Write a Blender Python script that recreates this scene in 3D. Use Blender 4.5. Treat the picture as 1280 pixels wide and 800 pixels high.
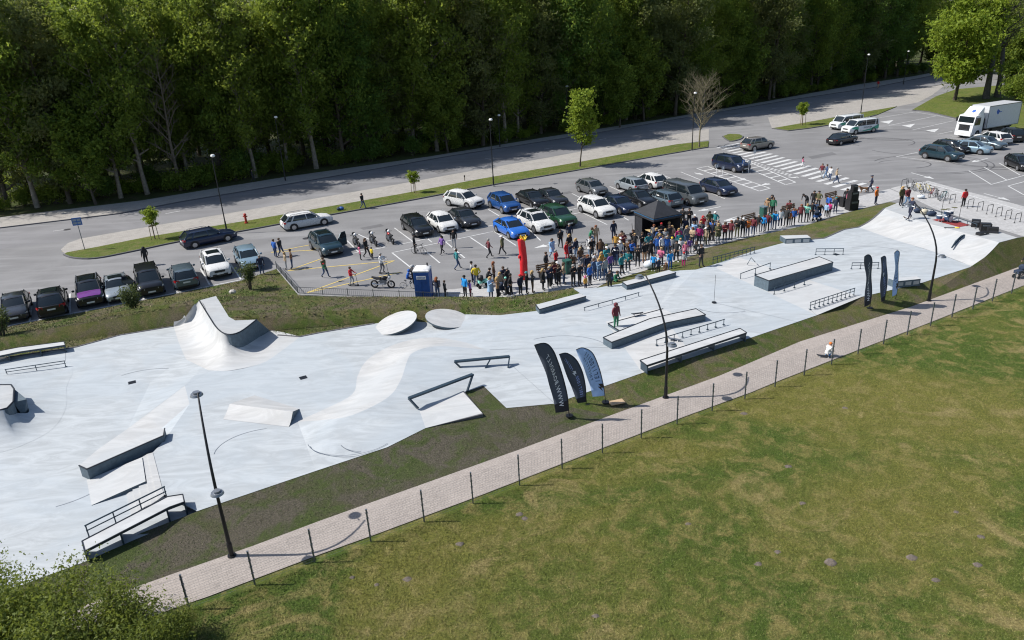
import bpy, bmesh, math, random
import numpy as np
from mathutils import Vector, Matrix, geometry, noise
R = math.radians
random.seed(7); np.random.seed(7)
for o in list(bpy.data.objects): bpy.data.objects.remove(o)
scene = bpy.context.scene
C = scene.collection

# ------------------------------------------------------------------ camera
FPX, PITCH, ROLL, CAMH = 925.0, R(22.67), R(3.05), 19.7
fw = Vector((0, math.cos(PITCH), -math.sin(PITCH)))
rt0 = Vector((1, 0, 0)); up0 = rt0.cross(fw)
rt = rt0*math.cos(ROLL) - up0*math.sin(ROLL)
up = up0*math.cos(ROLL) + rt0*math.sin(ROLL)
cam = bpy.data.cameras.new('camera'); camo = bpy.data.objects.new('camera', cam); C.objects.link(camo)
cam.sensor_width = 36; cam.lens = FPX/1280*36; cam.clip_end = 3000; cam.clip_start = .5
M3 = Matrix((rt, up, -fw)).transposed()
camo.matrix_world = Matrix.Translation((0, 0, CAMH)) @ M3.to_4x4()
scene.camera = camo

# ------------------------------------------------------------------ light
SUN_EL = R(47.0); SH_DIR = R(-3.0)          # shadows run towards +X, a little towards -Y
L = Vector((math.cos(SUN_EL)*math.cos(SH_DIR), math.cos(SUN_EL)*math.sin(SH_DIR), -math.sin(SUN_EL)))
sun = bpy.data.lights.new('sun', 'SUN'); suno = bpy.data.objects.new('sun', sun); C.objects.link(suno)
sun.energy = 5.0; sun.angle = R(.5); sun.color = (1, .95, .88)
suno.rotation_euler = (-L).to_track_quat('Z', 'Y').to_euler(); suno.location = (-80, 60, 90)
w = bpy.data.worlds.new('World'); scene.world = w; w.use_nodes = True
nt = w.node_tree; sky = nt.nodes.new('ShaderNodeTexSky'); sky.sky_type = 'NISHITA'; sky.sun_disc = False
sky.sun_elevation = SUN_EL
sd = -L; sky.sun_rotation = math.atan2(sd.x, sd.y)
bg = nt.nodes['Background']; bg.inputs[1].default_value = .105
nt.links.new(sky.outputs[0], bg.inputs[0])
vs = scene.view_settings; vs.view_transform = 'Standard'; vs.look = 'None'; vs.gamma = 1; vs.use_curve_mapping = False
vs.exposure = .28
scene.render.resolution_x, scene.render.resolution_y = 1024, 640
scene.cycles.pixel_filter_type = 'BLACKMAN_HARRIS'; scene.cycles.filter_width = 1.15; scene.cycles.max_bounces = 6; scene.cycles.transparent_max_bounces = 4; scene.cycles.caustics_reflective = False; scene.cycles.caustics_refractive = False

def G(x, y, z=0.0):
    "the point of the plane at height z that the survey pixel (photo 1280x800) stands for"
    d = fw*FPX + rt*(x-640) + up*(400-y)
    t = (z-CAMH)/d.z
    return Vector((d.x*t, d.y*t, z))
def GP(pts, z=0.0):
    return [G(*p) if len(p) == 3 else G(p[0], p[1], z) for p in pts]
def head(a, b):
    d = b-a; return math.atan2(d.y, d.x)

# ------------------------------------------------------------------ materials
MATS = {}
def newmat(name):
    m = bpy.data.materials.new(name); m.use_nodes = True
    n = m.node_tree.nodes; b = n['Principled BSDF']
    return m, m.node_tree, n, b
def mixcol(t, fac, a, b):
    n = t.nodes.new('ShaderNodeMix'); n.data_type = 'RGBA'
    if isinstance(fac, float): n.inputs[0].default_value = fac
    else: t.links.new(fac, n.inputs[0])
    for i, v in ((6, a), (7, b)):
        if isinstance(v, tuple): n.inputs[i].default_value = (*v, 1) if len(v) == 3 else v
        else: t.links.new(v, n.inputs[i])
    return n.outputs[2]
def tnoise(t, scale, detail=4, rough=.55, vec=None, dist=0):
    n = t.nodes.new('ShaderNodeTexNoise'); n.inputs['Scale'].default_value = scale
    n.inputs['Detail'].default_value = detail; n.inputs['Roughness'].default_value = rough; n.inputs['Distortion'].default_value = dist
    if vec is not None: t.links.new(vec, n.inputs['Vector'])
    return n.outputs['Fac']
def ramp(t, fac, lo, hi):
    n = t.nodes.new('ShaderNodeMapRange'); n.inputs[1].default_value = lo; n.inputs[2].default_value = hi
    n.interpolation_type = 'SMOOTHSTEP'
    t.links.new(fac, n.inputs[0]); return n.outputs[0]
def wpos(t, scale=(1, 1, 1), rotz=0):
    g = t.nodes.new('ShaderNodeNewGeometry'); mp = t.nodes.new('ShaderNodeMapping')
    mp.inputs['Scale'].default_value = scale; mp.inputs['Rotation'].default_value = (0, 0, rotz)
    t.links.new(g.outputs['Position'], mp.inputs['Vector']); return mp.outputs[0]
def opos(t):
    g = t.nodes.new('ShaderNodeTexCoord'); return g.outputs['Object']
def bump(t, b, h, strength, dist=.02):
    n = t.nodes.new('ShaderNodeBump'); n.inputs['Strength'].default_value = strength; n.inputs['Distance'].default_value = dist
    t.links.new(h, n.inputs['Height']); t.links.new(n.outputs[0], b.inputs['Normal'])

def plain(name, col, rough=.6, metal=0.0, var=.12, scale=6., coat=0.0, spec=.5):
    "one-colour stuff with a little unevenness"
    if name in MATS: return MATS[name]
    m, t, n, b = newmat(name)
    f = tnoise(t, scale, 3, .6, opos(t))
    d = tuple(max(0, c*(1-var)) for c in col); h = tuple(min(1, c*(1+var)) for c in col)
    t.links.new(mixcol(t, ramp(t, f, .3, .7), d, h), b.inputs['Base Color'])
    b.inputs['Roughness'].default_value = rough; b.inputs['Metallic'].default_value = metal
    b.inputs['Coat Weight'].default_value = coat; b.inputs['Specular IOR Level'].default_value = spec
    MATS[name] = m; return m

def concrete(name, col, streak=.10, seed=0., tint=(1, 1, 1)):
    m, t, n, b = newmat(name)
    p = wpos(t, (.35, 1.1, .5), R(-20)); q = wpos(t)
    a = tnoise(t, 1.0, 8, .68, p, 1.6); c = tnoise(t, .16, 5, .6, q, .8); e = tnoise(t, 9, 4, .75, q); d = tnoise(t, 2.6, 6, .7, q, 2.5)
    dk = tuple(x*(1-streak*1.7) for x in col); bl = (col[0]*.90, col[1]*.95, col[2]*1.0); lt = tuple(min(1, x*1.09) for x in col)
    k = mixcol(t, ramp(t, a, .33, .68), dk, lt)
    k = mixcol(t, ramp(t, c, .40, .62), k, mixcol(t, .5, k, bl))
    k = mixcol(t, ramp(t, d, .56, .78), k, mixcol(t, .55, k, tuple(x*.86 for x in col)))
    k = mixcol(t, ramp(t, e, .60, .78), k, mixcol(t, .5, k, tuple(x*.9 for x in col)))
    t.links.new(k, b.inputs['Base Color'])
    b.inputs['Roughness'].default_value = .72; b.inputs['Specular IOR Level'].default_value = .35
    bump(t, b, e, .10, .01)
    MATS[name] = m; return m

def grassmat(name, cols, patch=.12, soil=None, soil_lo=.5, soil_hi=.65, soil_scale=.35):
    m, t, n, b = newmat(name)
    q = wpos(t)
    a = tnoise(t, patch, 5, .6, q, .8); c = tnoise(t, 1.1, 5, .65, q, .5); e = tnoise(t, 13, 4, .7, q); h = tnoise(t, 42, 2, .6, q)
    k = mixcol(t, ramp(t, a, .38, .62), cols[0], cols[1])
    k = mixcol(t, ramp(t, c, .44, .68), k, cols[2])
    if soil:
        s = tnoise(t, soil_scale, 6, .68, q, .8)
        k = mixcol(t, ramp(t, s, soil_lo, soil_hi), k, soil)
    k = mixcol(t, ramp(t, e, .35, .72), mixcol(t, .55, k, (0.012, .02, .006)), k)
    k = mixcol(t, ramp(t, h, .5, .75), k, mixcol(t, .35, k, (.30, .30, .14)))
    t.links.new(k, b.inputs['Base Color']); b.inputs['Roughness'].default_value = .9; b.inputs['Specular IOR Level'].default_value = .15
    mx = t.nodes.new('ShaderNodeMath'); mx.operation = 'ADD'; t.links.new(e, mx.inputs[0]); t.links.new(h, mx.inputs[1])
    bump(t, b, mx.outputs[0], .9, .06)
    MATS[name] = m; return m

def asphalt(name, col, rot=R(30)):
    m, t, n, b = newmat(name)
    q = wpos(t); p = wpos(t, (.07, .6, 1), -rot)
    a = tnoise(t, .18, 5, .6, q, .5); c = tnoise(t, 1.0, 5, .6, p, .6); e = tnoise(t, 30, 2, .7, q)
    k = mixcol(t, ramp(t, a, .35, .65), tuple(x*.86 for x in col), tuple(x*1.08 for x in col))
    k = mixcol(t, ramp(t, c, .45, .7), k, tuple(x*1.2 for x in col))
    k = mixcol(t, ramp(t, e, .55, .8), k, tuple(x*.8 for x in col))
    k = mixcol(t, ramp(t, tnoise(t, .9, 7, .72, q, 1.5), .60, .74), k, mixcol(t, .6, k, tuple(x*.72 for x in col)))
    k = mixcol(t, ramp(t, tnoise(t, .07, 3, .5, q), .45, .6), k, mixcol(t, .5, k, tuple(x*.88 for x in col)))
    t.links.new(k, b.inputs['Base Color']); b.inputs['Roughness'].default_value = .85; b.inputs['Specular IOR Level'].default_value = .3
    bump(t, b, e, .2, .01)
    MATS[name] = m; return m

def pavers(name, col, sx, sy, rot, mortar=.03, mk=.62):
    "small block paving"
    m, t, n, b = newmat(name)
    br = t.nodes.new('ShaderNodeTexBrick'); t.links.new(wpos(t, (1, 1, 1), rot), br.inputs['Vector'])
    br.inputs['Scale'].default_value = 1; br.inputs['Brick Width'].default_value = sx; br.inputs['Row Height'].default_value = sy
    br.inputs['Mortar Size'].default_value = mortar*sy; br.inputs['Color1'].default_value = (*tuple(x*.9 for x in col), 1)
    br.inputs['Color2'].default_value = (*tuple(x*1.1 for x in col), 1); br.inputs['Mortar'].default_value = (*tuple(x*mk for x in col), 1)
    q = wpos(t); a = tnoise(t, .5, 6, .65, q, .6); e = tnoise(t, 5, 5, .7, q)
    k = mixcol(t, ramp(t, a, .4, .65), br.outputs[0], mixcol(t, .3, br.outputs[0], tuple(x*1.25 for x in col)))
    k = mixcol(t, ramp(t, e, .6, .75), k, mixcol(t, .3, k, (.62, .57, .5)))
    k = mixcol(t, ramp(t, tnoise(t, 1.3, 6, .7, wpos(t, (1, 1, 1), 0), 1.5), .54, .72), k, mixcol(t, .45, k, tuple(x*.6 for x in col)))
    t.links.new(k, b.inputs['Base Color']); b.inputs['Roughness'].default_value = .85
    bump(t, b, br.outputs['Fac'], -.3, .01)
    MATS[name] = m; return m

def leafmat(name, c1, c2, c3, transl=.35):
    m, t, n, b = newmat(name)
    g = t.nodes.new('ShaderNodeNewGeometry'); oi = t.nodes.new('ShaderNodeObjectInfo')
    k = mixcol(t, g.outputs['Random Per Island'], c1, c2)
    k = mixcol(t, oi.outputs['Random'], k, mixcol(t, .5, k, c3))
    t.links.new(k, b.inputs['Base Color']); b.inputs['Roughness'].default_value = .6; b.inputs['Specular IOR Level'].default_value = .25
    tr = t.nodes.new('ShaderNodeBsdfTranslucent'); t.links.new(mixcol(t, .35, k, (.42, .48, .06)), tr.inputs[0])
    mx = t.nodes.new('ShaderNodeMixShader'); mx.inputs[0].default_value = transl
    t.links.new(b.outputs[0], mx.inputs[1]); t.links.new(tr.outputs[0], mx.inputs[2])
    t.links.new(mx.outputs[0], n['Material Output'].inputs[0])
    MATS[name] = m; return m

concrete('park_concrete', (.40, .43, .452)); concrete('bank_concrete_sunlit', (.45, .455, .455), .08)  # banks lighter than the floor: sunlight on their slopes put into the colour
concrete('deck_concrete', (.40, .41, .415), .08)
concrete('pad_concrete', (.45, .46, .465), .07)
grassmat('field_grass', ((.085, .14, .02), (.21, .205, .045), (.30, .26, .09)), .09, (.36, .295, .125), .54, .68, .3)
grassmat('verge_grass', ((.085, .135, .025), (.145, .15, .045), (.20, .17, .08)), .3, (.185, .15, .105), .46, .62, .45)
grassmat('soil_grass', ((.075, .105, .03), (.105, .10, .06), (.085, .115, .035)), .22, (.135, .115, .095), .42, .58, .5)
grassmat('strip_grass', ((.130, .182, .033), (.169, .208, .039), (.221, .215, .078)), .3)
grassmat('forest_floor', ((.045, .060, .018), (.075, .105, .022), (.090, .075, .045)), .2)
asphalt('lot_asphalt', (.205, .205, .209)); asphalt('road_asphalt', (.20, .20, .208))
pavers('footway', (.315, .299, .278), .4, .2, R(-30)); pavers('crowd_paving', (.378, .378, .378), .4, .2, R(-30)); pavers('path_paving', (.326, .289, .263), .2, .1, R(-33), .08)
def worn(name, col, under):
    m, t, n, b = newmat(name); q = wpos(t); e = tnoise(t, 7, 5, .75, q, 1.); a = tnoise(t, .5, 3, .6, q)
    ad = t.nodes.new('ShaderNodeMath'); ad.operation = 'MULTIPLY_ADD'; ad.inputs[1].default_value = .35; t.links.new(a, ad.inputs[0]); t.links.new(e, ad.inputs[2])
    t.links.new(mixcol(t, ramp(t, ad.outputs[0], .66, .86), col, under), b.inputs['Base Color']); b.inputs['Roughness'].default_value = .75; MATS[name] = m
worn('paint_white', (.56, .57, .57), (.26, .26, .26)); worn('paint_yellow', (.56, .43, .13), (.28, .25, .17))
plain('kerb_stone', (.30, .30, .30), .8); plain('kerb_dark', (.10, .10, .11), .8); plain('tyre_mark', (.085, .085, .09), .8, var=.3)
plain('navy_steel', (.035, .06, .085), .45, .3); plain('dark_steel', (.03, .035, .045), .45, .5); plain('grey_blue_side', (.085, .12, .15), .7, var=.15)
plain('black_metal', (.012, .013, .016), .45, .3); plain('galv', (.16, .18, .21), .45, .7); plain('lamp_grey', (.22, .24, .27), .35, .5)
plain('white_plastic', (.7, .7, .7), .5); plain('black_plastic', (.012, .012, .014), .5); plain('chrome', (.55, .56, .58), .2, .9)
plain('rubber', (.014, .014, .015), .8); plain('rim', (.42, .43, .45), .3, .8); plain('wood_brown', (.16, .09, .045), .7); plain('stake_wood', (.30, .22, .14), .8)
plain('bark', (.075, .06, .045), .9, var=.35, scale=3); plain('bark_pale', (.20, .175, .14), .9, var=.3, scale=3); plain('bark_grey', (.12, .11, .10), .9, var=.3, scale=3)
plain('twig', (.13, .108, .085), .9, var=.3); plain('twig_olive', (.17, .15, .095), .9, var=.3)
plain('molehill_soil', (.13, .108, .09), .95, var=.3); plain('stone', (.45, .43, .40), .8)
leafmat('leaf_forest', (.06, .12, .018), (.23, .32, .05), (.24, .29, .05), .55); leafmat('leaf_dark', (.045, .105, .022), (.145, .25, .045), (.14, .25, .05), .52)
leafmat('leaf_spring', (.14, .22, .02), (.28, .36, .045), (.2, .28, .03), .48); leafmat('leaf_grey', (.10, .135, .05), (.19, .215, .085), (.17, .18, .075), .52)
leafmat('leaf_bush', (.06, .10, .02), (.20, .25, .05), (.15, .18, .04), .4); leafmat('leaf_pine', (.045, .07, .028), (.09, .115, .045), (.07, .10, .04), .2)

# ------------------------------------------------------------------ mesh helper
class MB:
    def __init__(s): s.v = []; s.f = []; s.m = []; s.k = 0
    def add(s, vs, fs, m=None):
        o = len(s.v); s.v += [tuple(v) for v in vs]; s.f += [tuple(i+o for i in f) for f in fs]; s.m += [s.k if m is None else m]*len(fs); return s
    def box(s, c, d, rz=0, m=None, taper=1.0):
        x, y, z = d[0]/2, d[1]/2, d[2]/2; ca, sa = math.cos(rz), math.sin(rz); vs = []
        for dz, k in ((-z, 1), (z, taper)):
            for dx, dy in ((-x, -y), (x, -y), (x, y), (-x, y)):
                a, b2 = dx*k, dy*k; vs.append((c[0]+a*ca-b2*sa, c[1]+a*sa+b2*ca, c[2]+dz))
        return s.add(vs, [(3, 2, 1, 0), (4, 5, 6, 7), (0, 1, 5, 4), (1, 2, 6, 5), (2, 3, 7, 6), (3, 0, 4, 7)], m)
    def hexa(s, b4, t4, m=None):
        return s.add(list(b4)+list(t4), [(3, 2, 1, 0), (4, 5, 6, 7), (0, 1, 5, 4), (1, 2, 6, 5), (2, 3, 7, 6), (3, 0, 4, 7)], m)
    def bar(s, a, b, wd, ht, m=None, upv=Vector((0, 0, 1))):
        a, b = Vector(a), Vector(b); d = (b-a).normalized(); sd = d.cross(upv)
        if sd.length < 1e-4: sd = d.cross(Vector((1, 0, 0)))
        sd.normalize(); u = sd.cross(d)
        q = lambda p: [p-sd*wd/2-u*ht/2, p+sd*wd/2-u*ht/2, p+sd*wd/2+u*ht/2, p-sd*wd/2+u*ht/2]
        vs = q(a)+q(b)
        return s.add(vs, [(3, 2, 1, 0), (4, 5, 6, 7), (0, 1, 5, 4), (1, 2, 6, 5), (2, 3, 7, 6), (3, 0, 4, 7)], m)
    def tube(s, pts, rad, n=6, m=None, cap=True):
        pts = [Vector(p) for p in pts]; rads = rad if isinstance(rad, (list, tuple)) else [rad]*len(pts); vs = []
        al = pts[-1]-pts[0]; ref = Vector((0, 0, 1)) if abs(al.z) < .75*max(al.length, 1e-6) else Vector((.03, 1, 0)).normalized()
        for i, p in enumerate(pts):
            d = (pts[min(i+1, len(pts)-1)]-pts[max(i-1, 0)]).normalized()
            a = d.cross(ref)
            if a.length < .05: a = d.cross(Vector((1, 0, 0)))
            a.normalize(); b2 = d.cross(a)
            for j in range(n):
                t = 2*math.pi*j/n; vs.append(p+(a*math.cos(t)+b2*math.sin(t))*rads[i])
        fs = [(i*n+j, i*n+(j+1) % n, (i+1)*n+(j+1) % n, (i+1)*n+j) for i in range(len(pts)-1) for j in range(n)]
        if cap: fs += [tuple(range(n-1, -1, -1)), tuple((len(pts)-1)*n+j for j in range(n))]
        return s.add(vs, fs, m)
    def cyl(s, c, r, h, n=12, m=None, r2=None, ax='z'):
        r2 = r if r2 is None else r2; vs = []
        for zz, rr in ((-h/2, r), (h/2, r2)):
            for j in range(n):
                t = 2*math.pi*j/n; a, b2 = rr*math.cos(t), rr*math.sin(t)
                vs.append({'z': (c[0]+a, c[1]+b2, c[2]+zz), 'y': (c[0]+a, c[1]-zz, c[2]+b2), 'x': (c[0]+zz, c[1]+a, c[2]+b2)}[ax])
        fs = [(j, (j+1) % n, n+(j+1) % n, n+j) for j in range(n)]+[tuple(range(n-1, -1, -1)), tuple(range(n, 2*n))]
        return s.add(vs, fs, m)
    def ball(s, c, r, n=8, k=5, m=None, sc=(1, 1, 1)):
        vs = [(c[0], c[1], c[2]-r*sc[2])]
        for i in range(1, k):
            p = -math.pi/2+math.pi*i/k
            for j in range(n):
                t = 2*math.pi*j/n; vs.append((c[0]+r*sc[0]*math.cos(p)*math.cos(t), c[1]+r*sc[1]*math.cos(p)*math.sin(t), c[2]+r*sc[2]*math.sin(p)))
        vs.append((c[0], c[1], c[2]+r*sc[2])); e = len(vs)-1
        fs = [(0, 1+(j+1) % n, 1+j) for j in range(n)]
        fs += [(1+i*n+j, 1+i*n+(j+1) % n, 1+(i+1)*n+(j+1) % n, 1+(i+1)*n+j) for i in range(k-2) for j in range(n)]
        fs += [(e, 1+(k-2)*n+j, 1+(k-2)*n+(j+1) % n) for j in range(n)]
        return s.add(vs, fs, m)
    def poly(s, pts, m=None):
        "flat or gently bent sheet, triangulated"
        pts = [Vector(p) for p in pts]
        tri = geometry.tessellate_polygon([[Vector((p.x, p.y, 0)) for p in pts]]); fs = []
        for a, b2, c in tri:
            nz = (pts[b2]-pts[a]).cross(pts[c]-pts[a]).z
            fs.append((a, b2, c) if nz > 0 else (a, c, b2))
        return s.add(pts, fs, m)
    def prism(s, top, zb, m=None, mt=None):
        "solid under a top outline; zb = bottom height"
        top = [Vector(p) for p in top]
        ar = sum(a.x*b2.y-b2.x*a.y for a, b2 in zip(top, top[1:]+top[:1]))
        if ar < 0: top.reverse()
        s.poly(top, mt if mt is not None else m); n = len(top)
        bot = [Vector((p.x, p.y, zb if not callable(zb) else zb(p))) for p in top]
        s.add(top+bot, [(i, n+i, n+(i+1) % n, (i+1) % n) for i in range(n)], m)
        return s
    def loft(s, rows, m=None, close=False):
        n = len(rows[0]); vs = [p for r_ in rows for p in r_]
        s.add(vs, [(i*n+j, i*n+(j+1) % n, (i+1)*n+(j+1) % n, (i+1)*n+j) for i in range(len(rows)-1) for j in range(n if close else n-1)], m); return s
    def mesh(s, name, mats, smooth=False):
        me = bpy.data.meshes.new(name); me.from_pydata(s.v, [], s.f)
        mats = mats if isinstance(mats, (list, tuple)) else [mats]
        for x in mats: me.materials.append(MATS[x] if isinstance(x, str) else x)
        if len(mats) > 1: me.polygons.foreach_set('material_index', s.m)
        if smooth:
            me.polygons.foreach_set('use_smooth', [True]*len(me.polygons))
            if smooth != 'all': me.set_sharp_from_angle(angle=R(40 if smooth is True else smooth))
        me.update(); return me
    def build(s, name, mats, parent=None, loc=None, rz=0, smooth=False):
        return obj(name, s.mesh(name, mats, smooth), parent, loc, rz)
def obj(name, me, parent=None, loc=None, rz=0):
    o = bpy.data.objects.new(name, me); C.objects.link(o); o.parent = parent
    if loc is not None: o.location = loc
    if rz: o.rotation_euler = (0, 0, rz)
    return o
def tag(o, label, cat, group=None):
    o['label'] = label; o['category'] = cat
    if group: o['group'] = group
    return o
def thing(name, label, cat, loc=(0, 0, 0), rz=0, group=None):
    o = bpy.data.objects.new(name, None); C.objects.link(o); o.location = loc; o.rotation_euler = (0, 0, rz); o.empty_display_size = .2
    return tag(o, label, cat, group)
def struct(o, label=None):
    o['kind'] = 'structure'
    if label: o['label'] = label
    return o
def dup(root, loc=None, rz=None, label=None, group=None):
    r = root.copy(); C.objects.link(r)
    if loc is not None: r.location = loc
    if rz is not None: r.rotation_euler = (0, 0, rz)
    if label: r['label'] = label
    if group: r['group'] = group
    for ch in list(root.children):
        c = ch.copy(); C.objects.link(c); c.parent = r
        for g in list(ch.children):
            d = g.copy(); C.objects.link(d); d.parent = c
    return r
def offs(line, d):
    "offset an xy polyline to its left by d"
    out = []
    for i, p in enumerate(line):
        t = (line[min(i+1, len(line)-1)]-line[max(i-1, 0)]); t.z = 0; t.normalize()
        out.append(p+Vector((-t.y, t.x, 0))*d)
    return out
def strip(mb, line, wd, z=None, m=None):
    a, b = offs(line, wd/2), offs(line, -wd/2)
    for q in (a, b):
        if z is not None:
            for p in q: p.z = z
    mb.add(a+b, [(len(a)+i, len(a)+i+1, i+1, i) for i in range(len(a)-1)], m)
def densify(line, step):
    out = [line[0]]
    for a, b in zip(line, line[1:]):
        n = max(1, int((b-a).length/step)); out += [a+(b-a)*(i/n) for i in range(1, n+1)]
    return out
def smoothline(pts, n=6):
    "Catmull-Rom"
    P = [pts[0]]+list(pts)+[pts[-1]]; out = []
    for i in range(1, len(P)-2):
        for k in range(n):
            t = k/n; a, b, c, d = P[i-1], P[i], P[i+1], P[i+2]
            out.append(.5*((2*b)+(c-a)*t+(2*a-5*b+4*c-d)*t*t+(3*b-a-3*c+d)*t**3))
    return out+[pts[-1]]
# ================================================================== SETTING
# ---- ground (one sheet out to the horizon)
mb = MB(); S = 900
mb.poly([(-S, -200, -.03), (S, -200, -.03), (S, 1200, -.03), (-S, 1200, -.03)])
struct(mb.build('ground', 'field_grass'))
# ---- asphalt of car park and road: one sheet
FOREST = GP([(-420, 318), (0, 268), (187, 246), (400, 212), (585, 187), (720, 165), (860, 143), (990, 121), (1100, 100), (1160, 91)])
ROADFAR = GP([(-420, 338), (0, 285.5), (150, 267.5), (225, 253), (400, 224), (560, 196), (720, 171), (860, 147), (990, 125), (1090, 110), (1165, 95), (1230, 84)])
LOTNEAR = GP([(-420, 493), (0, 410.5), (37, 403), (136, 384), (221, 367), (301, 351), (346, 336), (373, 368), (500, 373.5), (590, 377), (660, 370), (717, 360), (800, 335), (880, 311), (931, 298), (1000, 284), (1058, 266), (1110, 253), (1170, 266), (1280, 300), (1500, 368)])
LOTRIGHT = GP([(1500, 180), (1400, 135), (1300, 100)])
mb = MB(); mb.poly([p+Vector((0, 0, .004)) for p in (list(reversed(ROADFAR))+LOTNEAR+LOTRIGHT)])
lot = struct(mb.build('parking_lot', 'lot_asphalt'))
# the road is a second, slightly darker course of asphalt
ROADNEAR = GP([(-420, 372), (0, 312), (76, 302), (100, 297), (200, 280), (320, 260), (500, 229), (560, 218), (680, 197), (805, 174), (910, 155), (960, 145), (1040, 130), (1140, 111), (1200, 100), (1245, 90)])
mb = MB(); mb.poly([p+Vector((0, 0, .009)) for p in (list(reversed(ROADFAR))+ROADNEAR)])
road = struct(mb.build('road', 'road_asphalt'))
# far footway beyond the road, under the trees
mb = MB(); fe = offs(ROADFAR[:-1], .12); fe2 = [a+(b-a)*.72 for a, b in zip(fe, FOREST+[FOREST[-1]])]
mb.add([Vector((p.x, p.y, .11)) for p in fe+fe2]+[Vector((p.x, p.y, 0)) for p in fe], [(i, i+1, len(fe)+i+1, len(fe)+i) for i in range(len(fe)-1)]+[(2*len(fe)+i, 2*len(fe)+i+1, i+1, i) for i in range(len(fe)-1)])
struct(mb.build('far_footway', 'footway'))
mb = MB(); strip(mb, densify(offs(ROADFAR, 0.0), 3), .25)
kb = MB()
dl = densify(ROADFAR, 4)
for a, b in zip(dl, dl[1:]): kb.bar(a+Vector((0, 0, .06)), b+Vector((0, 0, .06)), .16, .13)
struct(kb.build('far_kerb', 'kerb_dark'))
# near footway between road and grass strip
FOOT_IN = GP([(82, 318), (120, 309.5), (185, 296.5), (320, 274.5), (500, 243), (600, 224), (720, 203.5), (846, 180.5), (886, 175)])
FOOT_OUT = GP([(76, 312), (85, 304), (100, 298.5), (200, 281), (320, 261), (500, 230), (560, 219), (680, 198), (805, 175), (886, 161)])
mb = MB(); mb.poly([p+Vector((0, 0, .014)) for p in FOOT_OUT+list(reversed(FOOT_IN))])
struct(mb.build('footway', 'footway'))
mb = MB(); mb.poly([p+Vector((0, 0, .014)) for p in GP([(965, 161), (1040, 147), (1085, 139), (1123, 133), (1148, 128), (1165, 119), (1185, 104), (1200, 102), (1140, 112.5), (1040, 131.5), (960, 147)])])
struct(mb.build('footway.001', 'footway'))
mb = MB(); mid = [a*.42+b*.58 for a, b in zip(densify(FOOT_IN, 500), [FOOT_OUT[i] for i in (0, 2, 3, 4, 5, 6, 7, 8, 9)])]
strip(mb, [p+Vector((0, 0, .006)) for p in mid], .22)
o = mb.build('yellow_line', 'paint_yellow', None); struct(o)
# grass strips with kerbs
def grass_island(outline, kerb, name='grass_strip'):
    z = .10; mb = MB(); mb.prism([Vector((p.x, p.y, z)) for p in outline], 0.0)
    o = struct(mb.build(name, 'strip_grass')); k = MB(); kl = densify(kerb, 2.5)
    for a, b in zip(kl, kl[1:]): k.bar(a+Vector((0, 0, .065)), b+Vector((0, 0, .065)), .16, .13)
    k.build('kerb', 'kerb_dark', o); return o
KERB = smoothline(GP([(80, 319), (92, 323), (120, 323.5), (170, 314), (225, 302.5), (294, 291), (400, 271.5), (500, 253.5), (600, 234.5), (720, 213.5), (830, 194), (885, 184.5)]), 4)
grass_island(KERB+GP([(886, 177), (846, 181), (720, 204), (600, 224.5), (500, 243.5), (320, 275), (185, 297), (120, 310), (84, 316.5)]), KERB)
k2 = GP([(965, 161), (985, 164), (1010, 161), (1060, 153), (1096, 144)])
grass_island(k2+GP([(1121, 133.5), (1090, 139), (1000, 155)]), k2)
k3 = smoothline(GP([(903, 171), (912, 177), (925, 174.5), (929, 171)]), 4)
grass_island(k3+GP([(924, 168.5), (912, 168)]), k3)
k4 = GP([(1140, 138), (1160, 140), (1193, 148), (1260, 163), (1400, 190)])
grass_island(k4+GP([(1400, 120), (1290, 104), (1240, 108), (1195, 112), (1170, 121)]), k4, 'grass_bank')
# strip of forest floor
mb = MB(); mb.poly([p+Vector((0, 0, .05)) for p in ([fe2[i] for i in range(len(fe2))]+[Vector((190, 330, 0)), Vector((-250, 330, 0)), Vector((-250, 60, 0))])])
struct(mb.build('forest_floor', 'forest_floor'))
# paving the crowd stands on, and bike-rack paving
CP = GP([(540, 374.5), (590, 376), (660, 369.5), (717, 359.5), (800, 334.5), (880, 310.5), (931, 297.5), (1000, 283.5), (1058, 265.5), (1110, 252.5), (1135, 246), (1112, 236), (1040, 254), (960, 277), (880, 299), (800, 324), (720, 343), (640, 355), (560, 362)])
mb = MB(); mb.poly([p+Vector((0, 0, .012)) for p in CP]); struct(mb.build('pavement', 'crowd_paving'))
mb = MB(); mb.poly([p+Vector((0, 0, .013)) for p in GP([(1113, 235.5), (1136, 245.5), (1170, 262), (1280, 296), (1420, 340), (1420, 300), (1280, 258), (1200, 237), (1160, 226), (1138, 229)])]); struct(mb.build('pavement.001', 'crowd_paving'))
# ---- gravel/paver path along the fence
PF = GP([(-60, 818), (135, 746), (320, 681), (400, 651), (540, 601), (652, 561), (764, 519), (900, 469.5), (1000, 427), (1140, 383), (1270, 335), (1420, 284)])
PN = GP([(30, 833), (150, 784), (262, 745), (400, 693), (475, 666), (600, 619.5), (707, 578), (855, 521), (940, 490), (970, 477.5), (1074, 437), (1163, 403), (1241, 372), (1430, 298)])
mb = MB(); mb.poly([p+Vector((0, 0, .006)) for p in PF+list(reversed(PN))]); path = struct(mb.build('path', 'path_paving'))

# ---- skate park floor -------------------------------------------------
Z1, Z2, Z3, Z4, ZD = .28, .42, .58, .74, 1.65
park = struct(obj('skate_park', None)); 
def sheet(pts, name='floor_slab', mat='park_concrete'):
    m_ = MB(); m_.poly(GP(pts)); o = m_.build(name, mat, park); return o
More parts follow.
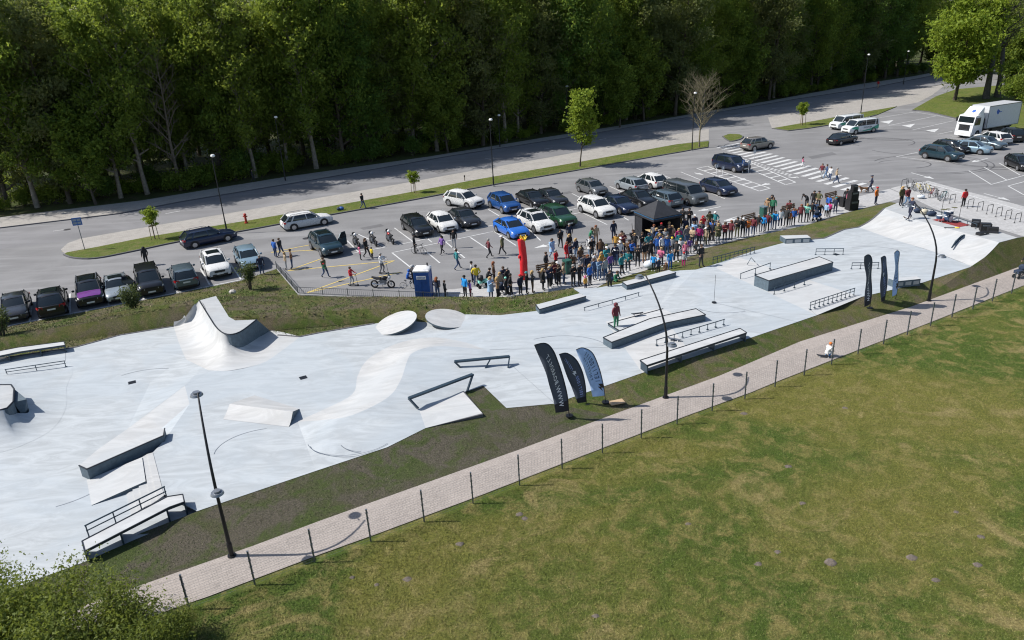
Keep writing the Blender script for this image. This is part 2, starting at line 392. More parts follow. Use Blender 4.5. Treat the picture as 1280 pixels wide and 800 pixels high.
# low floor, west of the stairs
sheet([(-330, 515, 0), (-120, 466, 0), (95, 434, 0), (150, 419, 0), (217, 408, 0), (225, 432, 0), (235, 452, 0), (250, 462, 0), (160, 535.5, 0), (120, 575, 0), (109, 600, 0), (104, 665, 0), (104, 703, 0), (0, 741, 0), (-60, 770, 0), (-330, 850, 0)])
# bank and gap slab up to the second level
sheet([(160, 535.5, 0), (202, 535.5, 0), (237, 505, Z1), (231, 482, Z1)], 'bank', 'bank_concrete_sunlit')
sheet([(202, 535.5, 0), (237, 505, Z1), (206, 550, Z1)])
outer = smoothline([Vector((a, b, 0)) for a, b in ((372, 526), (400, 514), (440, 493), (447, 470), (459, 450), (487, 433), (518, 424), (547, 422), (582, 428), (606, 437))], 5)
inner = smoothline([Vector((a, b, 0)) for a, b in ((372, 527), (404, 525), (440, 519), (483, 498), (500, 477), (509, 451), (516, 441), (535, 434), (560, 433), (606, 437))], 5)
ZO = [Z1+(Z2-Z1)*max(0, (i-33)/(len(outer)-34)) for i in range(len(outer))]
OZ = [(p.x, p.y, z) for p, z in zip(outer, ZO)]
# second level
sheet([(160, 535.5, .004), (188, 478, .004), (228, 447, .004), (262, 463.5, Z1+.004), (231, 482, Z1+.004)])
sheet([(250, 462, Z1), (280, 464, Z1), (325, 455, Z1), (350, 440, Z1), (375, 421, Z1), (400, 416, Z1), (468, 404.5, Z1), (500, 400, Z1), (545, 404, Z1), ]+OZ[35::-1]+[(372, 527, Z1), (395, 588.5, Z1), (320, 614, Z1), (246, 639, Z1), (205, 618, Z1), (191, 565.5, Z1), (206, 550, Z1), (237, 505, Z1), (231, 482, Z1)])
# floor under the stairs, the ramp and the long ledge
sheet([(160, 535.5, 0), (202, 535.5, 0), (240, 520, 0), (250, 641, 0), (165, 676, 0), (104, 703, 0), (104, 665, 0), (109, 600, 0), (120, 575, 0)])
# crescent bank
ZP = Z2+.32
INZ = [Z1+(ZP-Z1)*min(1, i/10) if i < len(inner)-10 else Z2+(ZP-Z2)*min(1, (len(inner)-1-i)/10) for i in range(len(inner))]
rows = []
for k in range(7):
    t = k/6; rows.append([G(a.x*(1-t)+b.x*t, a.y*(1-t)+b.y*t, ZO[i]+(INZ[i]-ZO[i])*(1-math.cos(t*math.pi))/2) for i, (a, b) in enumerate(zip(outer, inner))])
m_ = MB(); m_.loft(rows); m_.build('crescent_bank', 'bank_concrete_sunlit', park, smooth='all')
ZP = Z2+.32
inn = [(p.x, p.y, Z1+(ZP-Z1)*min(1, i/10) if i < len(inner)-10 else Z2+(ZP-Z2)*min(1, (len(inner)-1-i)/10)) for i, p in enumerate(inner)]
sheet([(372, 527, Z1)]+inn[1:]+[(640, 455, Z2), (604, 482, Z2), (582, 490, Z2), (560, 505, Z2), (524, 512, Z2), (532, 535, Z2), (484, 559, Z2), (395, 588.5, Z1)]).data.polygons.foreach_set('use_smooth', [True]*(len(inn)+9))
sheet(OZ[35:]+[(612, 437, Z2), (625, 394, Z2), (582, 393, Z1+.08), (536, 398, Z1), (545, 404, Z1)])
# main middle slab up to the first bank
sheet([(606, 437, Z2), (612, 437, Z2), (625, 394, Z2), (668, 389, Z2), (700, 384, Z2), (732, 371, Z2), (717, 361, Z2), (745, 360, Z2), (778, 354, Z2), (815, 343, Z2), (850, 338, Z2), (822, 386, Z2+.08), (757, 402, Z2), (803, 466, Z2), (693, 504.5, Z2), (633, 510, Z2), (604, 482, Z2), (640, 455, Z2)])
sheet([(524, 512, Z2), (578, 489, Z2+.14), (603, 516.5, Z2+.14), (532, 535, Z2)], 'bank', 'bank_concrete_sunlit')
m_ = MB(); m_.prism(GP([(578, 489, Z2+.139), (603, 516.5, Z2+.139), (532, 535, Z2), (529, 535.5, Z2-.02), (604, 517.6, Z2+.12), (580, 489, Z2+.12)]), 0); m_.build('bank_edge', 'kerb_dark', park)
# first bank of the street course
sheet([(757, 402, Z2), (822, 386, Z3), (867, 446, Z3), (803, 466, Z2)], 'bank', 'bank_concrete_sunlit')
sheet([(822, 386, Z2+.08), (850, 338, Z2), (870, 337, Z3), (895, 335, Z3), (1021, 394, Z3), (939, 422, Z3), (867, 446, Z3), (822, 386, Z3)])
# second bank
sheet([(895, 335, Z3), (921, 321, Z4), (1077, 371, Z4), (1021, 394, Z3)], 'bank', 'bank_concrete_sunlit')
sheet([(870, 337, Z3), (895, 335, Z3), (891, 331, Z3)])
sheet([(895, 335, Z3), (891, 331, Z3), (944, 313, Z4), (921, 321, Z4)])
sheet([(921, 321, Z4), (944, 313, Z4), (985, 302, Z4), (1030, 298, Z4), (1055, 287, Z4), (1073.5, 284, Z4), (1116, 299, Z4), (1168, 315, Z4), (1215, 333, Z4), (1152, 353.6, Z4), (1077, 371, Z4)])
# big end bank with the raised deck
lo = smoothline([Vector((a, b, 0)) for a, b in ((1073.5, 284), (1116, 299), (1168, 315), (1215, 333))], 5)
hi = smoothline([Vector((a, b, 0)) for a, b in ((1105, 260.5), (1150, 276), (1190, 287), (1249, 303))], 5)
rows = []
for k in range(9):
    t = k/8; zz = Z4+(ZD-Z4)*(t**1.25); rows.append([G(a.x*(1-t)+b.x*t, a.y*(1-t)+b.y*t+2.5*math.sin(t*math.pi), zz) for a, b in zip(lo, hi)])
m_ = MB(); m_.loft(rows); m_.build('end_bank', 'bank_concrete_sunlit', park, smooth='all')
EBL = [r_[0] for r_ in rows]; EBR = [r_[-1] for r_ in rows]
m_ = MB(); m_.prism(GP([(p.x, p.y) for p in hi], ZD)+GP([(1272, 297), (1216, 279.5), (1170, 264), (1122, 253.5)], ZD), 0.0); m_.build('deck', 'deck_concrete', park)
sides = MB()
for e in (EBL, EBR): sides.add(e+[Vector((p.x, p.y, 0)) for p in e], [(i, i+1, len(e)+i+1, len(e)+i) for i in range(len(e)-1)])
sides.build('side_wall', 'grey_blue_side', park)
# verge between park and path
PARKN = GP([(-330, 850, 0), (-60, 770, 0), (0, 741, 0), (104, 703, 0), (165, 670, 0), (246, 639, Z1), (320, 614, Z1), (395, 588.5, Z1), (484, 559, Z2), (532, 535, Z2), (604, 517.5, Z2), (580, 489.5, Z2), (604, 482, Z2), (633, 510, Z2), (693, 504.5, Z2), (803, 466, Z2), (867, 446, Z3), (939, 422, Z3), (1021, 394, Z3), (1012, 388, Z3), (1077, 371, Z4), (1152, 353.6, Z4), (1215, 333, Z4)])+EBR[1:]+GP([(1272, 297, ZD), (1430, 270, 0)])
def verge(edge, other, mat, name):
    m_ = MB(); e = [p-Vector((0, 0, .02)) for p in edge]; m_.poly(e+[Vector((p.x, p.y, .0)) for p in reversed(other)]); o = struct(m_.build(name, mat, smooth='all')); return o
PFv = offs(PF, -.0)
verge(PARKN[:15], PFv[:7], 'soil_grass', 'verge')
verge(PARKN[14:], PFv[6:], 'verge_grass', 'verge.001')
# verge between car park and park
PARKF1 = GP([(-330, 515, 0), (-120, 466, 0), (95, 434, 0), (150, 419, 0), (217, 408, 0)])
QPTOP = [(232, 396, .75), (243, 381, 1.3), (249, 375.5, 1.6), (270, 370, 1.6), (286, 396, 1.6), (294, 400.5, 1.6), (321, 399.5, 1.6), (337, 413, .38), (347, 419, .30)]
PARKF2 = GP(QPTOP)+GP([(375, 421, Z1), (400, 416, Z1), (468, 404.5, Z1), (500, 400, Z1), (545, 404, Z1), (582, 393, Z1+.08), (625, 394, Z2), (668, 389, Z2), (700, 384, Z2), (732, 371, Z2), (717, 361, Z2)])
LN1 = [p for p in LOTNEAR[:7]]; LN2 = [p for p in LOTNEAR[7:12]]
m_ = MB(); e = [p-Vector((0, 0, .02)) for p in PARKF1+PARKF2]; m_.poly(e+[Vector((p.x, p.y, .0)) for p in reversed(LN1+LN2)]); struct(m_.build('verge.002', 'verge_grass', smooth='all'))
m_ = MB(); m_.poly([p-Vector((0, 0, .02)) for p in GP([(745, 360, Z2), (778, 354, Z2), (815, 343, Z2), (850, 338, Z2), (870, 337, Z3), (891, 331, Z3), (944, 313, Z4), (985, 302, Z4), (1030, 298, Z4), (1055, 287, Z4), (1073.5, 284, Z4)])+EBL[1:]+GP([(1122, 253.5, ZD)])]+GP([(1112, 252.6), (1058, 266), (1000, 284), (931, 298), (880, 311), (870, 318), (800, 340), (760, 352)])); struct(m_.build('verge.003', 'verge_grass', smooth='all'))
m_ = MB(); m_.poly(GP([(717, 361, Z2), (745, 360, Z2), (760, 352, .02), (800, 340, .02), (870, 318, .02), (880, 311, .02), (800, 335, .02), (717, 360, .02)])); struct(m_.build('pavement.002', 'crowd_paving'))
# narrow dark edging along the concrete
m_ = MB()
for line in (PARKF1, GP([(347, 419, .3), (375, 421, Z1), (400, 416, Z1), (468, 404.5, Z1)]), GP([(985, 302, Z4), (1030, 298, Z4), (1055, 287, Z4), (1073.5, 284, Z4)])+EBL[1:]):
    for a, b in zip(line, line[1:]): m_.bar(a+Vector((0, 0, .0)), b+Vector((0, 0, .0)), .12, .08)
m_.build('edging', 'kerb_dark', park)
# joints sawn into the slab, drains
m_ = MB()
for a, b in (((82, 452, .004), (82, 437, .004)), ((893, 378, Z3+.006), (1000, 403, Z3+.006)), ((693, 504, Z2+.006), (640, 457, Z2+.006)), ((612, 437, Z2+.006), (762, 434, Z2+.006)), ((960, 343, Z3+.05), (1021, 394, Z3+.006))):
    strip(m_, densify(GP([a, b]), 4), .018)
m_.build('joint', 'lamp_grey', park)
for x, y, z in ((165, 478, .004), (379, 472, Z1+.004), (1045, 318, Z4+.004)):
    m_ = MB(); m_.box((0, 0, .004), (.42, .42, .008)); 
    for i in range(4): m_.box((0, -.15+.1*i, .012), (.36, .03, .01))
    m_.build('drain_cover', 'dark_steel', park, G(x, y, z), R(28))
# ================================================================== SKATE OBSTACLES
def centre(pts): return sum((Vector(p) for p in pts), Vector())/len(pts)
def obstacle(name, label, cat, pts, group=None):
    c = centre(pts); c.z = min(p.z for p in pts); return thing(name, label, cat, c, 0, group), c
def loc(pts, c): return [Vector(p)-c for p in pts]
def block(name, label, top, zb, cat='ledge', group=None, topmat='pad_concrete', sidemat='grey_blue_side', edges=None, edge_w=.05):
    "solid ledge: concrete top, dark sides, steel angle along the named top edges"
    t = GP(top); c = centre(t); c.z = zb if not callable(zb) else zb(c)
    root = thing(name, label, cat, c, 0, group)
    m_ = MB(); m_.prism(loc(t, c), (zb-c.z) if not callable(zb) else (lambda p: zb(p+c)-c.z), 0, 1)
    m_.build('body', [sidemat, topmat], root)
    e = MB(); n = len(t)
    for i in (edges if edges is not None else range(n)):
        a, b = loc([t[i], t[(i+1) % n]], c); e.bar(a+Vector((0, 0, .006)), b+Vector((0, 0, .006)), edge_w, edge_w)
    e.build('steel_edge', 'dark_steel', root); return root
def rail(name, label, top, h, n, two=False, r=.03, zb=None, group=None, ends=True):
    "round-bar rail: top line given in survey pixels with heights, posts to the floor"
    line = GP(top); c = line[0].copy(); c.z -= h; root = thing(name, label, 'grind rail', c, 0, group)
    L_ = loc(line, c); m_ = MB(); m_.tube(L_, r, 8); m_.build('top_rail', 'navy_steel', root, smooth=True)
    if two:
        m_ = MB(); m_.tube([p-Vector((0, 0, h*.42)) for p in L_], r*.8, 8); m_.build('lower_rail', 'navy_steel', root, smooth=True)
    tot = sum((b-a).length for a, b in zip(L_, L_[1:]))
    def at(d):
        for a, b in zip(L_, L_[1:]):
            l = (b-a).length
            if d <= l+1e-6: return a+(b-a)*(d/l)
            d -= l
        return L_[-1]
    pm = MB(); pm.tube([(0, 0, 0), (0, 0, -h)], r*.85, 6); pm.box((0, 0, -h+.008), (.14, .14, .016)); me = pm.mesh('post', 'navy_steel')
    for i in range(n):
        obj('post', me, root, at(tot*(.012+.976*i/(n-1))))
    return root
def bench_ledge(name, label, top, h, legs, zb, group=None, closed_left=True):
    "long ledge: thin concrete slab with steel edges on plate legs, open underneath"
    t = GP(top); c = centre(t); c.z = zb; root = thing(name, label, 'ledge', c, 0, group); q = loc(t, c)
    th = .10; m_ = MB(); m_.prism(q, 0, 0, 1); n4 = len(q)
    m_.v = [(x, y, z) for x, y, z in m_.v]
    m2 = MB(); ar = q if sum(a.x*b.y-b.x*a.y for a, b in zip(q, q[1:]+q[:1])) > 0 else q[::-1]
    m2.poly(ar, 1); m2.add(ar+[p-Vector((0, 0, th)) for p in ar], [(i, n4+i, n4+(i+1) % n4, (i+1) % n4) for i in range(n4)], 0); m2.poly([p-Vector((0, 0, th)) for p in ar], 0)
    m2.build('slab', ['navy_steel', 'pad_concrete'], root)
    e = MB()
    for i in range(n4): e.bar(q[i]+Vector((0, 0, .006)), q[(i+1) % n4]+Vector((0, 0, .006)), .05, .04)
    e.build('steel_edge', 'dark_steel', root)
    k = n4//2      # first half of the outline is the far edge, second half (reversed) the near edge
    A, B = q[:k], q[k:][::-1]
    for s in legs:
        d = s*(k-1); i = min(int(d), k-2); f = d-i
        a = A[i]+(A[i+1]-A[i])*f; b = B[i]+(B[i+1]-B[i])*f
        m_ = MB(); dr = (A[-1]-A[0]).normalized()*.035; zz = a.z-th
        m_.hexa([Vector((p.x, p.y, 0)) for p in (a-dr, b-dr, b+dr, a+dr)], [Vector((p.x, p.y, p.z-th)) for p in (a-dr, b-dr, b+dr, a+dr)])
        m_.build('leg', 'navy_steel', root)
    return root
# --- corner quarter pipe with grass-backed deck
c = G(275, 400, 0); root = thing('quarter_pipe', 'tall concrete corner quarter pipe with L-shaped deck set into the grass mound', 'skate ramp', c)
bot = smoothline([Vector(p) for p in ((217, 408, 0), (225, 432, 0), (235, 452, 0), (250, 462, 0), (280, 464, Z1), (325, 455, Z1), (350, 440, Z1), (375, 421, Z1))], 4)
top = smoothline([Vector(p) for p in ((232, 396, .75), (249, 375.5, 1.6), (261, 395, 1.6), (272, 411, 1.6), (284, 418, 1.52), (317.5, 423, .5), (337, 413, .38), (375, 420.6, Z1+.02))], 4)
rows = []
for k in range(11):
    t = k/10; s = t; rise = 1-math.sqrt(max(0, 1-t*t)); rise = .55*rise+.45*t*t
    r_ = []
    for a, b in zip(bot, top):
        A, B = G(a.x, a.y, a.z), G(b.x, b.y, b.z); p = A+(B-A)*(t*.5+.5*math.sin(t*math.pi/2)); p.z = A.z+(B.z-A.z)*rise; r_.append(p-c)
    rows.append(r_)
m_ = MB(); m_.loft(rows); m_.build('transition', 'bank_concrete_sunlit', root, smooth='all')
fs_ = [r_[0] for r_ in rows]; m_ = MB(); m_.add(fs_+[p+Vector((-.05, .05, .35)) for p in fs_[1:-1]], [(0, 1, 11)]+[(i, i+1, 11+i, 10+i) for i in range(1, 9)]+[(9, 10, 19)]); m_.build('edge_fill', 'bank_concrete_sunlit', root)
cop = smoothline([Vector(p) for p in ((249, 375.5, 1.6), (261, 395, 1.6), (272, 411, 1.6), (284, 418, 1.6), (300, 415, 1.6), (321, 399.5, 1.6))], 4)
dk = [G(p.x, p.y, p.z)-c for p in cop]
bk = GP([(294, 400.5, 1.6), (286, 396, 1.6), (270, 370, 1.6)])
m_ = MB(); m_.poly(dk+[p-c for p in bk]); m_.build('deck', 'deck_concrete', root)
m_ = MB()
for a, b in zip(dk, dk[1:]): m_.tube([a+Vector((0, 0, .01)), b+Vector((0, 0, .01))], .045, 6)
m_.build('coping', 'dark_steel', root)
wl = dk[12:]; wt = [G(337, 413, .4)-c]
m_ = MB(); m_.add(wl+[Vector((p.x, p.y, 0)) for p in wl], [(i, len(wl)+i, len(wl)+i+1, i+1) for i in range(len(wl)-1)])
m_.add([wl[-1], Vector((wl[-1].x, wl[-1].y, 0)), Vector((wt[0].x, wt[0].y, 0)), wt[0]], [(0, 1, 2, 3)])
m_.build('side_wall', 'grey_blue_side', root)
# --- left island quarter pipe
c = G(10, 510, 0); root = thing('quarter_pipe', 'low concrete quarter pipe with rounded deck at the left edge of the park', 'skate ramp', c)
bot = smoothline([Vector(p) for p in ((-60, 455, 0), (81, 452, 0), (83, 485, 0), (82, 511, 0), (65, 537, 0), (32, 555, 0), (0, 566, 0), (-90, 590, 0))], 4)
top = smoothline([Vector(p) for p in ((-60, 482, 1.1), (14, 497, .3), (33, 507, .25), (35, 516, .25), (17, 516, .45), (6, 514, .9), (-4, 514, 1.1), (-90, 535, 1.1))], 4)
rows = []
for k in range(9):
    t = k/8; rise = t**2.2
    rows.append([(lambda A, B: Vector((A.x+(B.x-A.x)*t, A.y+(B.y-A.y)*t, A.z+(B.z-A.z)*rise+.006)))(G(*a), G(*b))-c for a, b in zip(bot, top)])
m_ = MB(); m_.loft(rows); m_.build('transition', 'park_concrete', root, smooth='all')
dk = GP([(-90, 482), (0, 481), (14, 481), (17.5, 486), (16.5, 502), (9, 510), (0, 512.5), (-90, 533)], 1.1)
m_ = MB(); m_.prism([p-c for p in dk], 0, 0, 1); m_.build('deck', ['grey_blue_side', 'deck_concrete'], root)
m_ = MB()
for a, b in zip(dk[1:], dk[2:]): m_.tube([a-c, b-c], .045, 6)
m_.build('coping', 'dark_steel', root)
m_ = MB(); m_.hexa([p-c for p in GP([(16.5, 512), (30, 522), (36, 516), (32, 509)], 0)], [p-c for p in GP([(15, 503), (16.5, 503), (33.5, 499), (17.5, 486)], .95)]); m_.build('end_wall', 'grey_blue_side', root)
# --- left side: bench ledge, rail
bench_ledge('skate_ledge', 'long kinked white-topped ledge on plate legs beside the parked grey cars', [(-120, 462, .5), (22, 434.5, .5), (80, 427, .5), (81.5, 431.5, .5), (24, 440, .5), (-120, 470, .5)], .5, (0, .45, .72, .99), 0)
rail('grind_rail', 'low two-bar rail beside the long ledge near the parked grey cars', [(6, 462, .42), (81, 451, .42)], .42, 3, True)
# --- hubba block, ramp, stairs
block('hubba_block', 'broad concrete block with dark front wall beside the small stairs', [(98.6, 582, .62), (108.5, 586.5, .62), (204.5, 544.5, .62), (206, 535.5, .62), (160, 535.5, .62), (122, 562, .62)], 0, 'ledge', edges=[0, 1, 2])
t = GP([(108.5, 600, .02), (177.5, 571.5, .29), (182, 601.5, .29), (114.5, 631.5, .02)]); c = centre(t); c.z = 0
root = thing('wedge_ramp', 'white concrete wedge ramp between the hubba block and the stairs', 'skate ramp', c)
m_ = MB(); m_.prism(loc(t, c), 0, 0, 1); m_.build('body', ['grey_blue_side', 'bank_concrete_sunlit'], root)
c = G(185, 605, 0); root = thing('stairs', 'short flight of low concrete steps beside the two-bar handrail', 'stairs', c)
ed = [((158, 618), (164, 643)), ((165.5, 612), (172, 639)), ((173, 606), (180, 634)), ((177.5, 571.5), (189, 630)), ((184, 567.5), (197, 625)), ((191, 565.5), (205, 619))]
for i in range(5):
    z = .3*(i+1)/5
    tp = [G(*ed[i][0], z), G(*ed[i+1][0], z), G(*ed[i+1][1], z), G(*ed[i][1], z)]
    m_ = MB(); m_.prism(loc(tp, c), 0, 0, 1); m_.build('step', ['deck_concrete', 'bank_concrete_sunlit'], root)
rail('handrail', 'dark two-bar handrail beside the concrete steps', [(105.5, 657.5, .62), (206, 608, .85)], .62, 4, True, .035)
bench_ledge('skate_ledge', 'long white-topped ledge on dark plate legs beside the handrail and the bare soil', [(102.5, 676.5, .55), (209, 621, .72), (228.5, 618, .72), (230.5, 627.5, .72), (212, 634, .72), (106, 689, .55)], .55, (0, .2, .48, .99), 0)
# --- spine wedge
c = G(325, 518, Z1); root = thing('spine_ramp', 'low white spine ramp with a dark wedge-shaped end in the open floor', 'skate ramp', c)
a, b = GP([(279, 524, Z1+.01), (361, 533.5, Z1+.01)]); d, e = GP([(287, 505, Z1+.28), (366, 514.5, Z1+.5)]); f_, g_ = GP([(318, 494, Z1+.01), (374, 511, Z1+.01)])
m_ = MB(); rows = []
for k in range(6):
    t = k/5; rows.append([p-c for p in [(lambda A, B: Vector((A.x+(B.x-A.x)*t, A.y+(B.y-A.y)*t, A.z+(B.z-A.z)*t**1.5)))(a+(b-a)*s, d+(e-d)*s) for s in (0, .25, .5, .75, 1)]])
m_.loft(rows); m_.add([p-c for p in (d, e, g_, f_)], [(0, 1, 2, 3)]); m_.build('slope', 'bank_concrete_sunlit', root, smooth='all')
m_ = MB(); en = [r_[-1] for r_ in rows]; m_.add(en+[g_-c], [tuple(range(len(en)+1))]); m_.add([p+Vector((.01, 0, 0)) for p in en]+[g_-c+Vector((.01, 0, 0))], [tuple(reversed(range(len(en)+1)))]); m_.build('end_wall', 'grey_blue_side', root)
# --- tilted discs
def disc(cx, cy, rad, tiltdir, ang, zc, label, flat):
    cc = G(cx, cy, zc); root = thing('tilted_disc', label, 'skate ramp', (cc.x, cc.y, 0)); m_ = MB(); N = 36
    M = Matrix.Rotation(ang, 4, Vector((-math.sin(tiltdir), math.cos(tiltdir), 0))*-1)
    o = Vector((0, 0, zc)); top = []; bo = []
    for i in range(N):
        t = 2*math.pi*i/N; x, y = rad*math.cos(t), rad*math.sin(t)
        dx = x*math.cos(tiltdir)+y*math.sin(tiltdir)
        if dx < -rad*flat: k = rad*flat/-dx; x *= k; y *= k
        top.append(M @ Vector((x, y, 0))+o); bo.append(M @ Vector((x*.97, y*.97, -.14))+o)
    m_.poly(top, 0); m_.add(top+bo, [(i, N+i, N+(i+1) % N, (i+1) % N) for i in range(N)], 1); m_.build('slab', ['bank_concrete_sunlit', 'grey_blue_side'], root, smooth=True)
    f = MB(); f.cyl((0, 0, .13), rad*.4, .26, 12); f.build('footing', 'grey_blue_side', root, Vector((-math.cos(tiltdir)*rad*.35, -math.sin(tiltdir)*rad*.35, 0)))
disc(495, 403, 1.48, R(25), R(15), .62, 'pale round slab tilted up to the right on the grass edge', .9)
disc(559, 397.5, 1.5, R(170), R(11), .56, 'grey round slab tilted up towards its neighbouring disc on the grass edge', .9)
# --- the two steel slappy bars
def slant_bar(label, tA, tB, fA, fB, mid, z, h):
    A, B = GP([tA, tB], z+h); a, b = GP([fA, fB], z); c = (a+b)/2; c.z = z
    root = thing('grind_bar', label, 'grind rail', c)
    m_ = MB(); m_.bar(A-c, B-c, .22, .10); m_.build('top_bar', 'navy_steel', root)
    for s, (p, q) in enumerate(((A, a), (B, b))):
        m_ = MB(); m_.bar(p-c, q-c, .2, .08, None, (B-A).normalized()); m_.build('leg', 'navy_steel', root)
    if mid:
        m_ = MB(); p = A+(B-A)*.66; q = a+(b-a)*.5; m_.bar(p-c, q-c, .2, .08, None, (B-A).normalized()); m_.build('leg', 'navy_steel', root)
slant_bar('wide navy steel grind bar on three legs in the concrete floor', (568, 452), (637, 445.5), (578, 461.5), (635, 459.5), True, Z2+.02, .5)
slant_bar('wide navy steel grind bar on two legs beside the small bank and grass notch', (511, 498), (591, 468), (522.5, 510.5), (584, 489), False, Z2+.1, .6)
# --- ledges and rails of the street course
block('skate_ledge', 'low white-topped ledge between the grass verge and the row of spectators with yellow coat', [(669.5, 381, Z2+.35), (725, 366.5, Z2+.35), (732.5, 370.5, Z2+.35), (674, 387, Z2+.35)], Z2-.1, edges=[2, 3])
block('skate_ledge', 'low white-topped ledge at the feet of the dense crowd before the black tent', [(777.5, 352.5, Z2+.35), (836, 337.5, Z2+.35), (845, 341, Z2+.35), (783.5, 357, Z2+.35)], Z2-.1, edges=[2, 3])
rail('grind_rail', 'plain single-bar rail beside the skater in the hooded top', [(730, 384.6, Z2+.3), (799, 365.6, Z2+.3)], .3, 5)
block('manual_pad', 'low kinked manual pad the skater stands beside', [(760, 404.5, Z2+.17), (829, 386, Z3+.14), (843, 393, Z3+.1), (775, 414, Z2+.17)], 0, 'ledge', edges=[3, 0])
block('skate_ledge', 'wide kinked white ledge climbing the bank beside the low manual pad', [(754, 422, Z2+.45), (812, 398.5, Z3+.42), (870, 386, Z3+.42), (882, 393.5, Z3+.42), (831, 404, Z3+.42), (764.5, 428, Z2+.45)], 0, edges=[0, 1, 2, 3, 4, 5])
rail('grind_rail', 'long single-bar rail with many posts beside the wide kinked ledge', [(820, 425, Z3+.34), (906, 399, Z3+.4)], .36, 9)
bench_ledge('skate_ledge', 'long white-topped ledge on plate legs along the grass by the curved lamp post', [(800, 450.5, Z2+.55), (925, 410.5, Z3+.52), (933.5, 416, Z3+.52), (808.5, 457, Z2+.55)], .5, (0.01, .33, .66, .99), Z2)
rail('guard_rail', 'dark two-bar guard rail with close posts beside the grass and spectators', [(891, 321.5, Z3+.55), (944, 308.5, Z4+.5)], .5, 11, True, .028)
c = G(939, 328, Z3); root = thing('hoop_rail', 'small dark triangular hoop rail standing on the concrete bank', 'grind rail', c)
m_ = MB(); m_.tube([p-c for p in GP([(934, 330.5, Z3+.2), (939, 322, Z3+.85), (944, 327.5, Z3+.3)])], .03, 6); m_.build('hoop', 'navy_steel', root)
rail('grind_rail', 'sloping single-bar rail on the bank beside the big pad', [(925.6, 342, Z3+.42), (963.5, 328.5, Z4+.5)], .46, 3)
block('manual_pad', 'big white-topped pad with navy sides crossing the bank', [(943.4, 344, Z3+.8), (1024, 321, Z4+.64), (1041.5, 328, Z4+.64), (961, 351, Z3+.8)], 0, 'ledge', sidemat='grey_blue_side')
rail('grind_rail', 'sloping single-bar rail along the shaded front of the big pad', [(968, 359.5, Z3+.5), (1006.6, 347, Z4+.5)], .5, 4)
rail('guard_rail', 'dark two-bar guard rail with close posts above the grass near the dark flags', [(1013, 378, Z3+.55), (1069, 360, Z4+.5)], .5, 11, True, .028)
block('box_ledge', 'short white-topped box with three openings at the grass verge by the spectators', [(975, 294.4, Z4+.42), (1009, 293.5, Z4+.42), (1013.5, 297, Z4+.42), (982, 298.5, Z4+.42)], Z4, edges=[])
def openings(p0, p1, z, n=3):
    a, b = GP([p0, p1], z)
    return a, b
rail('grind_rail', 'short two-bar rail between the big pad and the end bank', [(1020, 311, Z4+.48), (1055, 310.7, Z4+.48)], .48, 4, True, .028)
rail('grind_rail', 'short two-bar rail standing behind the dark flags', [(1065, 328.5, Z4+.48), (1099, 328, Z4+.48)], .48, 4, True, .028)
block('box_ledge', 'short white-topped box with three openings at the grass edge by the pale blue flag', [(1110.6, 348, Z4+.5), (1146, 345.2, Z4+.5), (1151, 348.5, Z4+.5), (1121, 351.5, Z4+.5)], Z4, edges=[])
for rt_ in [o for o in C.objects if o.name.startswith('box_ledge')]:
    bd = [ch for ch in rt_.children if ch.name.startswith('body')][0]
    vs = [Vector(v.co) for v in bd.data.vertices][:4]
    vs.sort(key=lambda p: p.y); near = sorted(vs[:2], key=lambda p: p.x); a, b = near
    for i in range(3):
        s = (i+.5)/3; m_ = MB(); p = a+(b-a)*s; m_.bar(p-(b-a)/3*.36-Vector((0, .004, .24)), p+(b-a)/3*.36-Vector((0, .004, .24)), .02, .26)
        m_.build('opening', 'bank_concrete_sunlit' if i else 'deck_concrete', rt_)
# kicker on the end bank
c = G(1198, 300, Z4+.6); t_ = GP([(1190.5, 310, Z4+.42), (1206.5, 293, ZD-.02), (1203, 294.5, ZD+.06), (1196, 301, Z4+.68)])
root = thing('kicker', 'dark narrow kicker fin set into the white end bank', 'skate ramp', (c.x, c.y, Z4))
c2 = Vector((c.x, c.y, Z4)); m_ = MB(); m_.add([p-c2 for p in t_]+[p-c2+Vector((-.10, .04, 0)) for p in t_], [(0, 1, 2, 3), (7, 6, 5, 4), (2, 1, 5, 6), (3, 2, 6, 7), (0, 3, 7, 4)]); m_.build('fin', 'navy_steel', root)
# back rail of the deck
rail('guard_rail', 'low dark guard rail along the back of the end deck behind the drum kit', [(1128, 254, ZD+.4), (1170, 263, ZD+.4), (1222, 280.5, ZD+.4)], .4, 9, False, .03)
